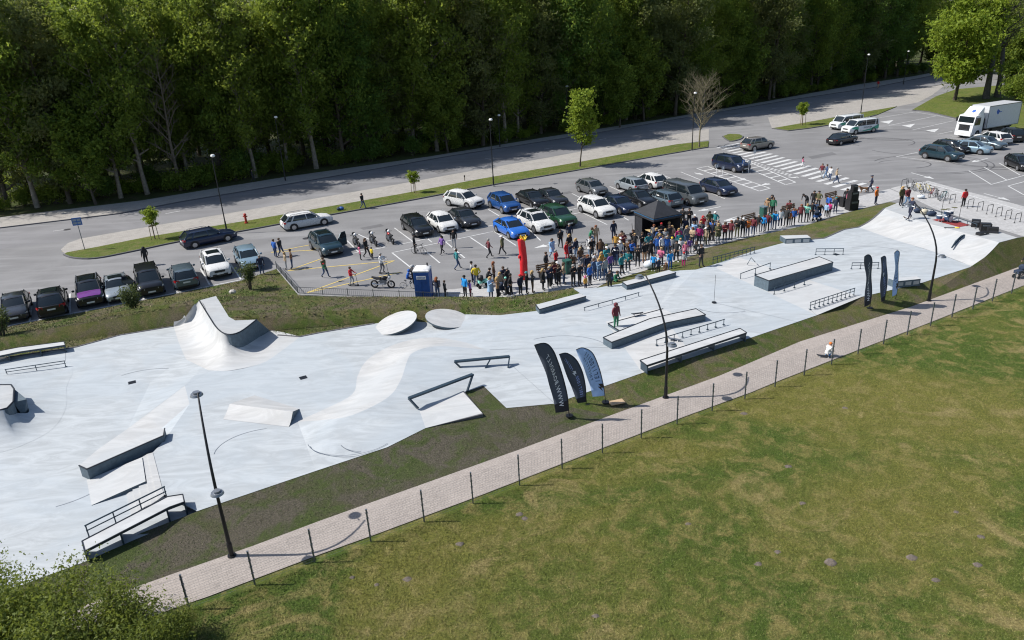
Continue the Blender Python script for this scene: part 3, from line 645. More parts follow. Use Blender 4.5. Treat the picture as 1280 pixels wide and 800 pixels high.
# ================================================================== TREES
def leaf_mesh(name, pts, size, mat, flat=.0, seed=0):
    "one small bent leaf clump (2 quads) per point, turned every way"
    rg = np.random.default_rng(seed); n = len(pts); pts = np.asarray(pts)
    a = rg.normal(size=(n, 3)); a /= np.linalg.norm(a, axis=1)[:, None]
    b = rg.normal(size=(n, 3)); b -= a*(a*b).sum(1)[:, None]; b /= np.linalg.norm(b, axis=1)[:, None]
    nn = np.cross(a, b); s = size*rg.uniform(.55, 1.35, (n, 1)); k = rg.uniform(.4, .8, (n, 1)); bend = rg.uniform(-.3, .3, (n, 1))
    v = np.empty((n, 6, 3)); 
    v[:, 0] = pts-a*s*.5; v[:, 1] = pts-a*s*.1-b*s*k*.5+nn*s*bend; v[:, 2] = pts+a*s*.1*0+nn*s*bend*.2; v[:, 3] = pts-a*s*.1+b*s*k*.5+nn*s*bend
    v[:, 4] = pts+a*s*.5-b*s*k*.12; v[:, 5] = pts+a*s*.42+b*s*k*.3+nn*s*bend
    f = np.array([[0, 1, 2, 3], [2, 1, 4, 5]]); fs = (np.arange(n)[:, None, None]*6+f[None]).reshape(-1)
    me = bpy.data.meshes.new(name); me.vertices.add(n*6); me.vertices.foreach_set('co', v.reshape(-1).astype(np.float32))
    me.loops.add(n*8); me.loops.foreach_set('vertex_index', fs.astype(np.int32)); me.polygons.add(n*2)
    me.polygons.foreach_set('loop_start', (np.arange(n*2)*4).astype(np.int32)); me.materials.append(MATS[mat]); me.update(calc_edges=True); return me
def grow(rnd, h, r0, clear, spread, nlimb, lean=.03, up_=.6, sub=3, twist=.12):
    "trunk, limbs and twig ends: returns (tubes, tips)"
    tubes = []; tips = []; n = 9; p = Vector((0, 0, -.1)); d = Vector((rnd.uniform(-lean, lean), rnd.uniform(-lean, lean), 1)); tr = []
    for i in range(n):
        tr.append(p.copy()); d = (d+Vector((rnd.uniform(-.07, .07), rnd.uniform(-.07, .07), .15))).normalized(); p = p+d*(h*.94/(n-1))
    tubes.append((tr, [r0*(1.25 if i == 0 else (1-.88*i/(n-1))) for i in range(n)]))
    for j in range(nlimb):
        t = clear+(1-clear)*(j+rnd.random()*.7)/nlimb; t = min(t, .98); k = t*(n-1); i = min(int(k), n-2); q = tr[i]+(tr[i+1]-tr[i])*(k-i)
        ang = j*2.4+rnd.uniform(-.5, .5); reach = spread*(.35+.65*math.sin(math.pi*min(1, .18+.82*(t-clear)/(1-clear)*.9)))*rnd.uniform(.7, 1.15)
        u = up_*rnd.uniform(.6, 1.3); dr = Vector((math.cos(ang), math.sin(ang), u)).normalized(); ln = reach*1.05; pts = [q]
        for s in range(1, 5):
            dr = (dr+Vector((rnd.uniform(-twist, twist), rnd.uniform(-twist, twist), .05))).normalized(); pts.append(pts[-1]+dr*ln/4)
        rr = r0*(1-.85*t)*.5+.015; tubes.append((pts, [rr*(1-.8*s/4) for s in range(5)]))
        tips += [(pts[s], reach*.30) for s in (2, 3, 4)]
        for s in range(sub):
            bi = rnd.choice((1, 2, 3)); b = pts[bi]; e = Vector((rnd.uniform(-1, 1), rnd.uniform(-1, 1), rnd.uniform(-.1, .9))).normalized()
            e2 = b+(e+dr*.6).normalized()*reach*rnd.uniform(.3, .6); m2 = (b+e2)/2+Vector((0, 0, rnd.uniform(-.1, .2)*reach*.3)); tubes.append(([b, m2, e2], [rr*.4, rr*.25, rr*.1])); tips.append((e2, reach*.28)); tips.append((m2, reach*.2))
    tips.append((tr[-1], spread*.3)); return tubes, tips
def tubemesh(name, tubes, mat, nmain=8):
    m_ = MB()
    for i, (p, r) in enumerate(tubes): m_.tube(p, r, nmain if i == 0 else (5 if r[0] > .04 else 3), cap=False)
    return m_.mesh(name, mat, 'all')
def tree_template(seed, h, r0, clear, spread, nlimb, nleaf, lsize, leaf, bark, up_=.6, sub=3, lean=.03, vert=.75):
    rnd = random.Random(seed); rg = np.random.default_rng(seed); tubes, tips = grow(rnd, h, r0, clear, spread, nlimb, lean, up_, sub)
    tm = tubemesh('trunk', tubes, bark)
    if not nleaf: return tm, None
    c = np.array([list(t[0]) for t in tips]); rad = np.array([t[1] for t in tips]); wt = (rg.uniform(.05, 1, len(c))**1.5)*(rad**1.5); wt /= wt.sum()
    idx = rg.choice(len(c), nleaf, p=wt); off = rg.normal(size=(nleaf, 3))*rad[idx][:, None]*np.array([.58, .58, .58*vert]); pts = c[idx]+off
    return tm, leaf_mesh('crown', pts, lsize, leaf, seed=seed)
def place_tree(tpl, name, label, cat, loc_, rz, sc, group=None, tn='trunk', cn='crown', szz=1.0):
    root = thing(name, label, cat, loc_, rz, group); root.scale = (sc, sc, sc*szz)
    obj(tn, tpl[0], root)
    if tpl[1]: obj(cn, tpl[1], root)
    return root
T = []
for s, lf in ((1, 'leaf_forest'), (2, 'leaf_forest'), (3, 'leaf_dark'), (4, 'leaf_grey'), (5, 'leaf_forest'), (6, 'leaf_grey')):
    T.append(tree_template(s*11, 24, .28, .05+.05*(s % 3), 4.4, 38, 14000, .38, lf, 'bark_pale' if s in (2, 5) else 'bark', .55, 3))
TB = [tree_template(s, 22, .28, .2, 4.6, 26, 0, 0, None, 'twig', .8, 9, .06) for s in (71, 72)]
FLINE = densify(FOREST, .5)
def zone(x):
    for lim, w_ in ((60, 'behind the entrance road'), (170, 'opposite the blue road sign'), (280, 'opposite the navy estate car'), (420, 'opposite the white estate car'), (540, 'opposite the small staked tree'), (640, 'opposite the mid-blue SUV'), (760, 'opposite the slender young tree'), (900, 'opposite the leafless young tree'), (1020, 'opposite the zebra crossing'), (1100, 'opposite the white and green vans')):
        if x < lim: return w_
    return 'at the bend of the road'
def pxof(q): v_ = Vector((q.x, q.y, -CAMH)); return 640+FPX*v_.dot(rt)/v_.dot(fw)
KIND = ['olive-green broadleaf tree', 'olive-green pale-trunked tree', 'dark green dense tree', 'grey-green thin-leaved tree', 'mid-green pale-trunked tree', 'grey-green tall tree']
rnd = random.Random(5); cnt = 0
# the wood: rows of trees back from the verge; each a trunk and crown of its own
acc = [0.0]
for a, b in zip(FLINE, FLINE[1:]): acc.append(acc[-1]+(b-a).length)
def fpoint(s):
    for i in range(len(acc)-1):
        if acc[i+1] >= s:
            f = (s-acc[i])/(acc[i+1]-acc[i]); p = FLINE[i]+(FLINE[i+1]-FLINE[i])*f; t = (FLINE[i+1]-FLINE[i]).normalized(); return p, Vector((-t.y, t.x, 0))
    return FLINE[-1], Vector((-.5, .86, 0))
def visible(p, h=12):
    v = Vector((p.x, p.y, h-CAMH)); w_ = v.dot(fw)
    if w_ < 5: return False
    x = 640+FPX*v.dot(rt)/w_; return -160 < x < 1440
TOT = acc[-1]
for row, (back, step) in enumerate(((2.2, 4.4), (6.5, 4.6), (12, 5.2), (19, 6.2), (28, 7.5), (40, 9))):
    s = rnd.random()*step
    while s < TOT+back*.6:
        p, nrm = fpoint(min(s, TOT)); q = p+nrm*(back+rnd.uniform(-1.6, 1.8)) + (Vector((.5, .86, 0))*(s-TOT) if s > TOT else Vector())
        s += step*rnd.uniform(.7, 1.35)
        if not visible(q): continue
        px = 640+FPX*Vector((q.x, q.y, -CAMH)).dot(rt)/Vector((q.x, q.y, -CAMH)).dot(fw)
        if px < 55 and rnd.random() < .75 or (row < 2 and rnd.random() < .05):
            place_tree(rnd.choice(TB), 'bare_tree', 'leafless brown tree with fine grey branches in the wood '+zone(px), 'tree', (q.x, q.y, 0), rnd.uniform(0, 6.28), rnd.uniform(.85, 1.1), 'bare trees of the wood', cn='crown'); continue
        k = rnd.choices(range(6), (3, 3, 2.6 if px > 500 else 1.2, 2 if px > 500 else 1, 3, 2 if px > 600 else .6))[0]
        place_tree(T[k], 'forest_tree', KIND[k]+((' at the wood edge ' if row == 0 else ' inside the wood edge ') if row < 2 else ' deep in the wood ')+zone(px), 'tree', (q.x, q.y, 0), rnd.uniform(0, 6.28), rnd.uniform(.88, 1.15), 'trees of the wood'+(' edge' if row < 2 else ''), szz=rnd.uniform(.95, 1.15)); cnt += 1
# understorey at the wood's edge
def bush_template(seed, h, spread, nleaf, lsize, leaf, stems=9):
    rg = np.random.default_rng(seed); rn = random.Random(seed); m_ = MB(); c = []; rad = []
    for i in range(stems):
        a = rn.uniform(0, 6.28); r_ = spread*rn.uniform(.2, .95); hh = h*rn.uniform(.55, 1)*(1-.35*(r_/spread)**2); p = [Vector((math.cos(a)*.08, math.sin(a)*.08, -.05)), Vector((math.cos(a)*r_*.45, math.sin(a)*r_*.45, hh*.55)), Vector((math.cos(a)*r_, math.sin(a)*r_, hh))]
        m_.tube(p, [.035*h/2, .022*h/2, .008], 4, cap=False)
        for t in (.45, .65, .85, 1):
            q = p[1]+(p[2]-p[1])*((t-.45)/.55); c.append(list(q)); rad.append(spread*.26)
    c = np.array(c); rad = np.array(rad); idx = rg.integers(0, len(c), nleaf); pts = c[idx]+rg.normal(size=(nleaf, 3))*rad[idx][:, None]*np.array([.8, .8, .6]); pts[:, 2] = np.abs(pts[:, 2])+.03
    return m_.mesh('stems', 'bark'), leaf_mesh('foliage', pts, lsize, leaf, seed=seed)
BU = [bush_template(5, 2.6, 1.6, 2200, .26, 'leaf_forest'), bush_template(6, 3.4, 1.8, 2600, .28, 'leaf_dark'), bush_template(8, 1.6, 1.5, 1800, .22, 'leaf_spring')]
s = 0
while s < TOT:
    p, nrm = fpoint(s); q = p+nrm*rnd.uniform(.2, 5.5); s += rnd.uniform(.9, 2.6)
    if visible(q, 2):
        k = rnd.choices((0, 1, 2), (5, 3, 1.6))[0]
        place_tree(BU[k], 'undergrowth_bush', ('mid-green', 'dark green', 'bright green')[k]+' leafy bush under the wood edge '+zone(pxof(q)), 'bush', (q.x, q.y, 0), rnd.uniform(0, 6.28), rnd.uniform(.6, 1.25), 'undergrowth bushes', 'stems', 'foliage')
# brighter big-leaved trees standing out of the wood's edge
TL = tree_template(55, 15, .2, .12, 4.2, 26, 9000, .5, 'leaf_forest', 'bark', .7, 3)
for x, y, sc in ((805, 151, 1.0), (775, 160, .75), (930, 131, 1.05), (560, 191, .8), (120, 256, .8)):
    g = G(x, y); place_tree(TL, 'forest_tree', 'broad mid-green tree leaning out of the wood '+zone(x), 'tree', g, x, sc, 'broad trees leaning out of the wood')
# bright maple and bare giants behind the lorry
TM = tree_template(91, 13.5, .22, .12, 4.6, 26, 11000, .5, 'leaf_spring', 'bark', .35, 4)
place_tree(TM, 'maple_tree', 'bright yellow-green leafy tree on the bank behind the lorry', 'tree', G(1193, 126), 1.0, 1.35)
TH = tree_template(92, 30, .55, .3, 7, 18, 1800, .45, 'leaf_grey', 'bark_grey', .75, 8, .05)
for x, y, r_, sc, lb in ((1232, 124, 0, 1, 'big grey-barked tree with bare limbs behind the lorry, beside the maple'), (1246, 122, 2, .9, 'dark leaning trunk of a big tree close behind the lorry box'), (1290, 118, 4, 1, 'tall thin-leaved tree at the corner of the car park past the lorry')):
    place_tree(TH, 'tall_tree', lb, 'tree', G(x, y), r_, sc)
TG = tree_template(93, 9, .16, .1, 3.6, 22, 7000, .42, 'leaf_forest', 'bark', .4, 3)
for x, y, sc in ((1268, 128, .8), (1290, 140, .9), (1310, 128, 1), (1345, 120, 1.2), (1252, 100, 1.2), (1275, 94, 1.4), (1230, 92, 1.3), (1300, 100, 1.3), (1330, 88, 1.5), (1215, 80, 1.5), (1190, 82, 1.4), (1175, 84.5, 1.4), (1250, 82, 1.6), (1280, 80, 1.6), (1320, 76, 1.7), (1205, 74, 1.7), (1240, 73, 1.7)):
    place_tree(TG, 'broadleaf_tree', 'leafy green tree standing '+('beside the lorry at the car park corner' if y > 110 else 'far behind the lorry along the side road'), 'tree', G(x, y), x, sc, 'trees behind the lorry')
for i, (x, y) in enumerate(((1150, 80), (1180, 77), (1215, 73.5), (1250, 71), (1290, 69), (1330, 68), (1165, 72), (1200, 69), (1240, 66.5), (1280, 64), (1120, 84))):
    place_tree(T[i % 6], 'forest_tree', KIND[i % 6]+' far off beyond the bend of the road', 'tree', G(x, y), i, 1.1, 'distant trees beyond the bend')
# young street trees
TY = tree_template(95, 6.6, .07, .28, 1.7, 24, 3800, .26, 'leaf_spring', 'bark', .9, 3)
place_tree(TY, 'street_tree', 'slender young tree with open light-green crown on the long grass strip', 'tree', G(725, 208, .1), 0, 1.45)
TW = tree_template(96, 7.2, .09, .28, 3.0, 34, 0, 0, None, 'twig_olive', .75, 16)
place_tree(TW, 'street_tree', 'leafless young tree with fine brown twigs at the end of the grass strip', 'tree', G(874, 184, .1), 0, 1.35)
TS = tree_template(97, 3.1, .05, .5, .85, 16, 1700, .2, 'leaf_spring', 'bark', .5, 3, .01)
for i, (x, y, lb, sc) in enumerate(((194, 299, 'small round-crowned staked tree beside the dark blue estate car', 1), (518, 241, 'small staked tree on the grass strip near the hydrant-side footway', .82), (1003, 156, 'small round-crowned staked tree on the grass strip near the white and green vans', 1.12))):
    rt_ = place_tree(TS, 'staked_tree', lb, 'tree', G(x, y, .1), i, sc)
    for k in range(3):
        a = k*2.09; m_ = MB(); m_.tube([(math.cos(a)*.42, math.sin(a)*.42, -.05), (math.cos(a)*.36, math.sin(a)*.36, 1.5)], .035, 5); m_.build('stake', 'stake_wood', rt_)
    m_ = MB(); pr = [(math.cos(k*2.09)*.37, math.sin(k*2.09)*.37, 1.4) for k in range(3)]
    for a, b in zip(pr, pr[1:]+pr[:1]): m_.bar(a, b, .03, .08)
    m_.build('crossbar', 'stake_wood', rt_)
# little pines on the verge by the parked cars
TP = bush_template(33, 2.3, .85, 1700, .14, 'leaf_pine', 10)
for i, (x, y, lb, sc) in enumerate(((171, 396, 'small scrubby pine on the verge below the black people carrier', 1.05), (313, 361, 'small scrubby pine on the verge below the pale blue hatchback', .95), (6, 428, 'small scrubby pine on the verge at the far left ledge', 1.1))):
    place_tree(TP, 'young_pine', lb, 'bush', G(x, y, .1), i*2, sc, None, 'stems', 'foliage')
# leafy thicket in the near corner by the path
BB = [bush_template(41, 3.0, 1.8, 8500, .11, 'leaf_bush', 16), bush_template(42, 2.4, 1.7, 7500, .10, 'leaf_bush', 14)]
for i, (x, y, sc, lb) in enumerate(((60, 806, 1.12, 'tall light-green bush rising over the concrete edge in the near corner'), (-30, 785, 1.1, 'light-green bush against the near-left concrete edge'), (150, 818, .95, 'spreading light-green bush at the start of the wire fence'), (20, 860, 1.3, 'large light-green bush filling the corner of the field'), (110, 866, 1.2, 'light-green bush below the first fence post'), (225, 800, .55, 'low dark-leaved scrub at the foot of the wire fence'), (190, 850, .8, 'low leafy scrub on the field side of the fence'), (-80, 830, 1.4, 'light-green bush outermost in the near-left thicket'))):
    place_tree(BB[i % 2], 'leafy_bush', lb, 'bush', G(x, y), i*1.3, sc, None, 'stems', 'foliage')
# ================================================================== VEHICLES
def paint(name, col, rough=.28):
    if name in MATS: return MATS[name]
    m, t, n, b = newmat(name); f = tnoise(t, 3, 3, .5, opos(t))
    t.links.new(mixcol(t, ramp(t, f, .3, .7), tuple(c*.93 for c in col), tuple(min(1, c*1.05) for c in col)), b.inputs['Base Color'])
    b.inputs['Roughness'].default_value = rough; b.inputs['Metallic'].default_value = .35 if max(col) < .5 else .05; b.inputs['Coat Weight'].default_value = .6; b.inputs['Coat Roughness'].default_value = .08
    MATS[name] = m; return m
for nme, col in dict(white=(.72, .73, .74), black=(.014, .015, .018), darkgrey=(.035, .038, .045), grey=(.13, .14, .15), silver=(.30, .34, .37), navy=(.015, .025, .06), blue=(.02, .09, .30), brightblue=(.02, .13, .50), green=(.02, .075, .035), teal=(.02, .05, .07), paleblue=(.24, .35, .43), greyblue=(.10, .14, .17), purple=(.20, .04, .26), beige=(.25, .23, .21), vangrey=(.10, .115, .125)).items(): paint('paint_'+nme, col)
paint('car_glass', (.012, .018, .022), .06); MATS['car_glass'].node_tree.nodes['Principled BSDF'].inputs['Metallic'].default_value = 0; plain('headlight', (.6, .62, .64), .15, .2); plain('taillight', (.35, .012, .015), .25); plain('plate', (.65, .65, .62), .5); plain('grille', (.012, .012, .013), .5)
# kind: L, W, H, belt z, nose z, tail z, windscreen base x, roof front x, roof rear x, rear window base x, wheel radius, clearance
SPEC = {
 'saloon': (4.65, 1.80, 1.44, .93, .74, .92, .95, .30, -1.05, -1.75, .32, .20),
 'hatch':  (4.20, 1.78, 1.48, .96, .78, 1.0, 1.12, .38, -1.32, -1.95, .32, .20),
 'coupe':  (4.35, 1.80, 1.45, .95, .72, 1.0, 1.10, .30, -1.0, -1.95, .32, .19),
 'estate': (4.75, 1.82, 1.49, .95, .76, 1.0, 1.08, .32, -1.72, -2.22, .33, .20),
 'suv':    (4.55, 1.87, 1.66, 1.07, .92, 1.10, 1.08, .36, -1.55, -2.12, .37, .26),
 'mpv':    (4.70, 1.86, 1.72, 1.06, .92, 1.1, 1.40, .60, -1.90, -2.25, .34, .22),
 'van':    (5.10, 1.95, 1.97, 1.18, 1.02, 1.2, 1.75, 1.10, -2.35, -2.50, .35, .24)}
CARMESH = {}
def car_parts(kind):
    if kind in CARMESH: return CARMESH[kind]
    Ln, W, H, zb, zn, zt, xw, xf, xr, xq, wr, cl = SPEC[kind]; hl = Ln/2; hw = W/2; P = {}
    # ---- lower body: stations from tail to nose
    st = [-hl, -hl+.06, -hl+.25, -hl*.72, xq+.15, -hl*.3, 0, xw-.25, xw, xw+.35*(hl-xw), hl-.45, hl-.18, hl-.05, hl]; st = sorted(set(round(x, 3) for x in st))
    def topz(x):
        if x <= xq: return zt+(zb-zt)*max(0, (x+hl)/(xq+hl)) if xq > -hl+.2 else zb
        if x <= xw: return zb
        f = (x-xw)/(hl-xw); return zb+(zn-zb)*f**1.6
    def half(x):
        e = max(0, (abs(x)-(hl-.55))/.55); return hw*(1-.16*e**2.2)
    rows = []
    for x in st:
        w_ = half(x); tz = topz(x); e = max(0, (abs(x)-(hl-.22))/.22); lo_ = cl+.02+.10*e; tz = tz-.10*e**2; mid_ = (lo_+tz)/2
        prof = [(w_*.90, lo_), (w_*.985, lo_+.10), (w_, mid_-.02), (w_*.985, mid_+.12), (w_*.95, tz-.07), (w_*.84, tz-.012), (w_*.5, tz+.012), (0, tz+.02)]
        rows.append([Vector((x, -y, z)) for y, z in prof]+[Vector((x, y, z)) for y, z in reversed(prof[:-1])])
    m_ = MB(); m_.loft(rows); n = len(rows[0]); N = len(rows)
    m_.f = [tuple(reversed(f)) for f in m_.f]
    m_.add(rows[0], [tuple(range(n))]); m_.add(rows[-1], [tuple(reversed(range(n)))]); m_.add([rows[i][j] for i in range(N) for j in (0, n-1)], [(2*i, 2*i+2, 2*i+3, 2*i+1) for i in range(N-1)])
    P['body'] = m_.mesh('body', 'paint_grey', 50)
    # ---- cabin
    tw = hw*(.765 if kind != 'van' else .87); bw = hw*.925; zr = H-.07
    gl = lambda x, y, z: Vector((x, y, z))
    B0 = [(xq, bw*.93), (xq+.25*(xr-xq), bw)]; side = MB()
    bl = [(xq+.02, bw*.96), (-.2, bw*1.0), (xw-.25, bw*.98), (xw+.02, bw*.86)]; tl = [(xr, tw*.96), (-.2, tw), (xf-.18, tw*.99), (xf, tw*.93)]
    for s, nm in ((1, 'L'), (-1, 'R')):
        sm = MB(); rows = []
        for k in range(4):
            t = k/3; rows.append([gl(b[0]+(a[0]-b[0])*t, s*(b[1]+(a[1]-b[1])*t+.035*math.sin(t*math.pi)), zb-.02+(zr-zb+.02)*t) for b, a in zip(bl, tl)])
        sm.loft(rows)
        if s > 0: sm.f = [tuple(reversed(f)) for f in sm.f]
        P['side_window'+nm] = sm.mesh('side_window', 'car_glass', 'all')
    def screen(b, a, yb, ya, sgn):
        sm = MB(); rows = []
        for k in range(4):
            t = k/3; rows.append([gl(b+(a-b)*t+sgn*.10*(1-(y/1.0)**2)*(1-.3*t)+sgn*.03*math.sin(t*math.pi), y*(yb+(ya-yb)*t), zb-.02+(zr-zb+.02)*t) for y in (-1, -.5, 0, .5, 1)])
        sm.loft(rows)
        if sgn < 0: sm.f = [tuple(reversed(f)) for f in sm.f]
        return sm
    P['windscreen'] = screen(xw+.02, xf, bw*.86, tw*.93, 1).mesh('windscreen', 'car_glass', 'all')
    P['rear_window'] = screen(xq+.02, xr, bw*.96, tw*.96, -1).mesh('rear_window', 'car_glass', 'all')
    # roof shell and pillars, one mesh
    rm = MB(); rows = []
    xs = [xr-.10, xr-.02, xr+.25, (xr+xf)/2, xf-.2, xf+.04, xf+.13]
    for i, x in enumerate(xs):
        e = 0 if 0 < i < len(xs)-1 else 1; z = H-(.075 if e else (.035 if i in (1, len(xs)-2) else .0)); wv = tw*(.93 if e else 1.0)
        rows.append([gl(x, y*wv, z-.10*abs(y)**2.5) for y in (-1.03, -.9, -.5, 0, .5, .9, 1.03)])
    rm.loft(rows); rm.f = [tuple(reversed(f)) for f in rm.f]; sk = [[p-Vector((0, 0, .035)) for p in r_] for r_ in rows]; rm.loft(sk)
    def pil(x0, y0, x1, y1, wd):
        for s in (1, -1): rm.bar(gl(x0, s*y0, zb-.03), gl(x1, s*y1, zr+.01), wd, .05, None, Vector((0, s, .3)))
    pil(xw+.03, bw*.88, xf+.02, tw*.95, .09); pil(xq+.02, bw*.975, xr, tw*.985, .13 if kind != 'van' else .2); pil(-.15, bw*1.012, -.22, tw*1.03, .07)
    if kind in ('estate', 'suv', 'mpv', 'hatch', 'van'): pil(xq+.62, bw*1.0, xr+.45, tw*1.02, .11)
    P['roof'] = rm.mesh('roof', 'paint_grey', 45)
    # wheels
    wb = hl-.88 if kind != 'van' else hl-.95; P['axles'] = (-(wb-.02), wb-.05); P['wr'] = wr
    tm = MB(); tm.cyl((0, 0, 0), wr, .22, 18, ax='y'); P['tyre'] = tm.mesh('wheel', 'rubber', 40)
    am = MB(); am.cyl((0, 0, 0), wr*.64, .225, 14, ax='y'); 
    for k in range(5):
        a = k*1.2566; am.bar((math.cos(a)*.04, -.115, math.sin(a)*.04), (math.cos(a)*wr*.62, -.115, math.sin(a)*wr*.62), .05, .02, None, Vector((0, 1, 0)))
    P['rim'] = am.mesh('rim', 'rim', 40)
    ar = MB()
    for s in (1, -1):
        for x in P['axles']:
            q = [(x+(wr+.075)*math.cos(a), s*(half(x)-.012+.016), max(cl+.01, wr+(wr+.075)*math.sin(a))) for a in [math.pi*k/12-.35+(.7)*k/12*0 for k in range(-1, 15)]]
            q = q if s < 0 else q[::-1]; ar.add([Vector((x, s*(half(x)+.004), wr*.8))]+[Vector(p) for p in q], [(0, i, i+1) for i in range(1, len(q))])
    P['wheel_arch'] = ar.mesh('wheel_arch', 'black_plastic')
    P['half'] = half
    def patch(fr, x, y, z, sy, sz, sx=.10):
        q = MB(); q.box((x, y, z), (sx, sy, sz)); return q
    hz_ = cl+.02+(zn-cl)*.70
    for s in (1, -1):
        q = MB(); q.hexa([gl(hl-.30, s*(hw*.80), hz_-.07), gl(hl-.02, s*hw*.42, hz_-.07), gl(hl-.06, s*hw*.42, hz_-.06), gl(hl-.4, s*hw*.7, hz_-.07)][::1], [gl(hl-.42, s*(hw*.93), hz_+.07), gl(hl-.06, s*hw*.45, hz_+.05), gl(hl-.16, s*hw*.45, hz_+.06), gl(hl-.5, s*hw*.8, hz_+.07)])
        q = MB(); q.add([gl(hl+.008, s*hw*.50, hz_-.05), gl(hl+.008, s*hw*.50, hz_+.05), gl(hl-.09, s*hw*.86, hz_+.09), gl(hl-.09, s*hw*.86, hz_-.05), gl(hl-.34, s*hw*.985, hz_+.11), gl(hl-.30, s*hw*.985, hz_+.0)], [(0, 1, 2, 3) if s < 0 else (3, 2, 1, 0), (3, 2, 4, 5) if s < 0 else (5, 4, 2, 3)]); P['headlight%d' % s] = q.mesh('headlight', 'headlight')
        tz = zt-.16 if kind not in ('mpv', 'van', 'suv', 'estate') else zt-.12; hgt = .09 if kind in ('saloon', 'coupe', 'hatch') else .16
        q = MB(); q.add([gl(-hl-.008, s*hw*.56, tz-hgt), gl(-hl-.008, s*hw*.56, tz+.05), gl(-hl+.05, s*hw*.86, tz+.06), gl(-hl+.05, s*hw*.86, tz-hgt), gl(-hl+.24, s*hw*.975, tz+.04), gl(-hl+.2, s*hw*.985, tz-hgt*.7)], [(0, 1, 2, 3) if s > 0 else (3, 2, 1, 0), (3, 2, 4, 5) if s > 0 else (5, 4, 2, 3)]); P['taillight%d' % s] = q.mesh('taillight', 'taillight')
    q = MB(); q.box((hl-.005, 0, hz_-.03), (.05, hw*.85, .16)); q.box((hl-.015, 0, cl+.17), (.05, hw*1.25, .13)); P['grille'] = q.mesh('grille', 'grille')
    q = MB(); q.box((hl+.018, 0, cl+.26), (.02, .52, .11)); P['plate1'] = q.mesh('number_plate', 'plate')
    q = MB(); q.box((-hl-.012, 0, (cl+zt)/2+.08), (.02, .52, .11)); P['plate0'] = q.mesh('number_plate', 'plate')
    q = MB(); q.box((-hl+.02, 0, cl+.14), (.08, hw*1.5, .16)); P['rear_bumper'] = q.mesh('rear_bumper', 'black_plastic')
    q = MB(); q.ball((0, 0, 0), .11, 8, 5, sc=(.55, 1, .75)); q.box((0, 0, -.06), (.06, .16, .04)); P['mirror'] = q.mesh('mirror', 'paint_grey', 'all')
    CARMESH[kind] = P; return P
def recol(me, mat):
    m2 = me.copy(); m2.materials[0] = MATS[mat]; return m2
RC = {}
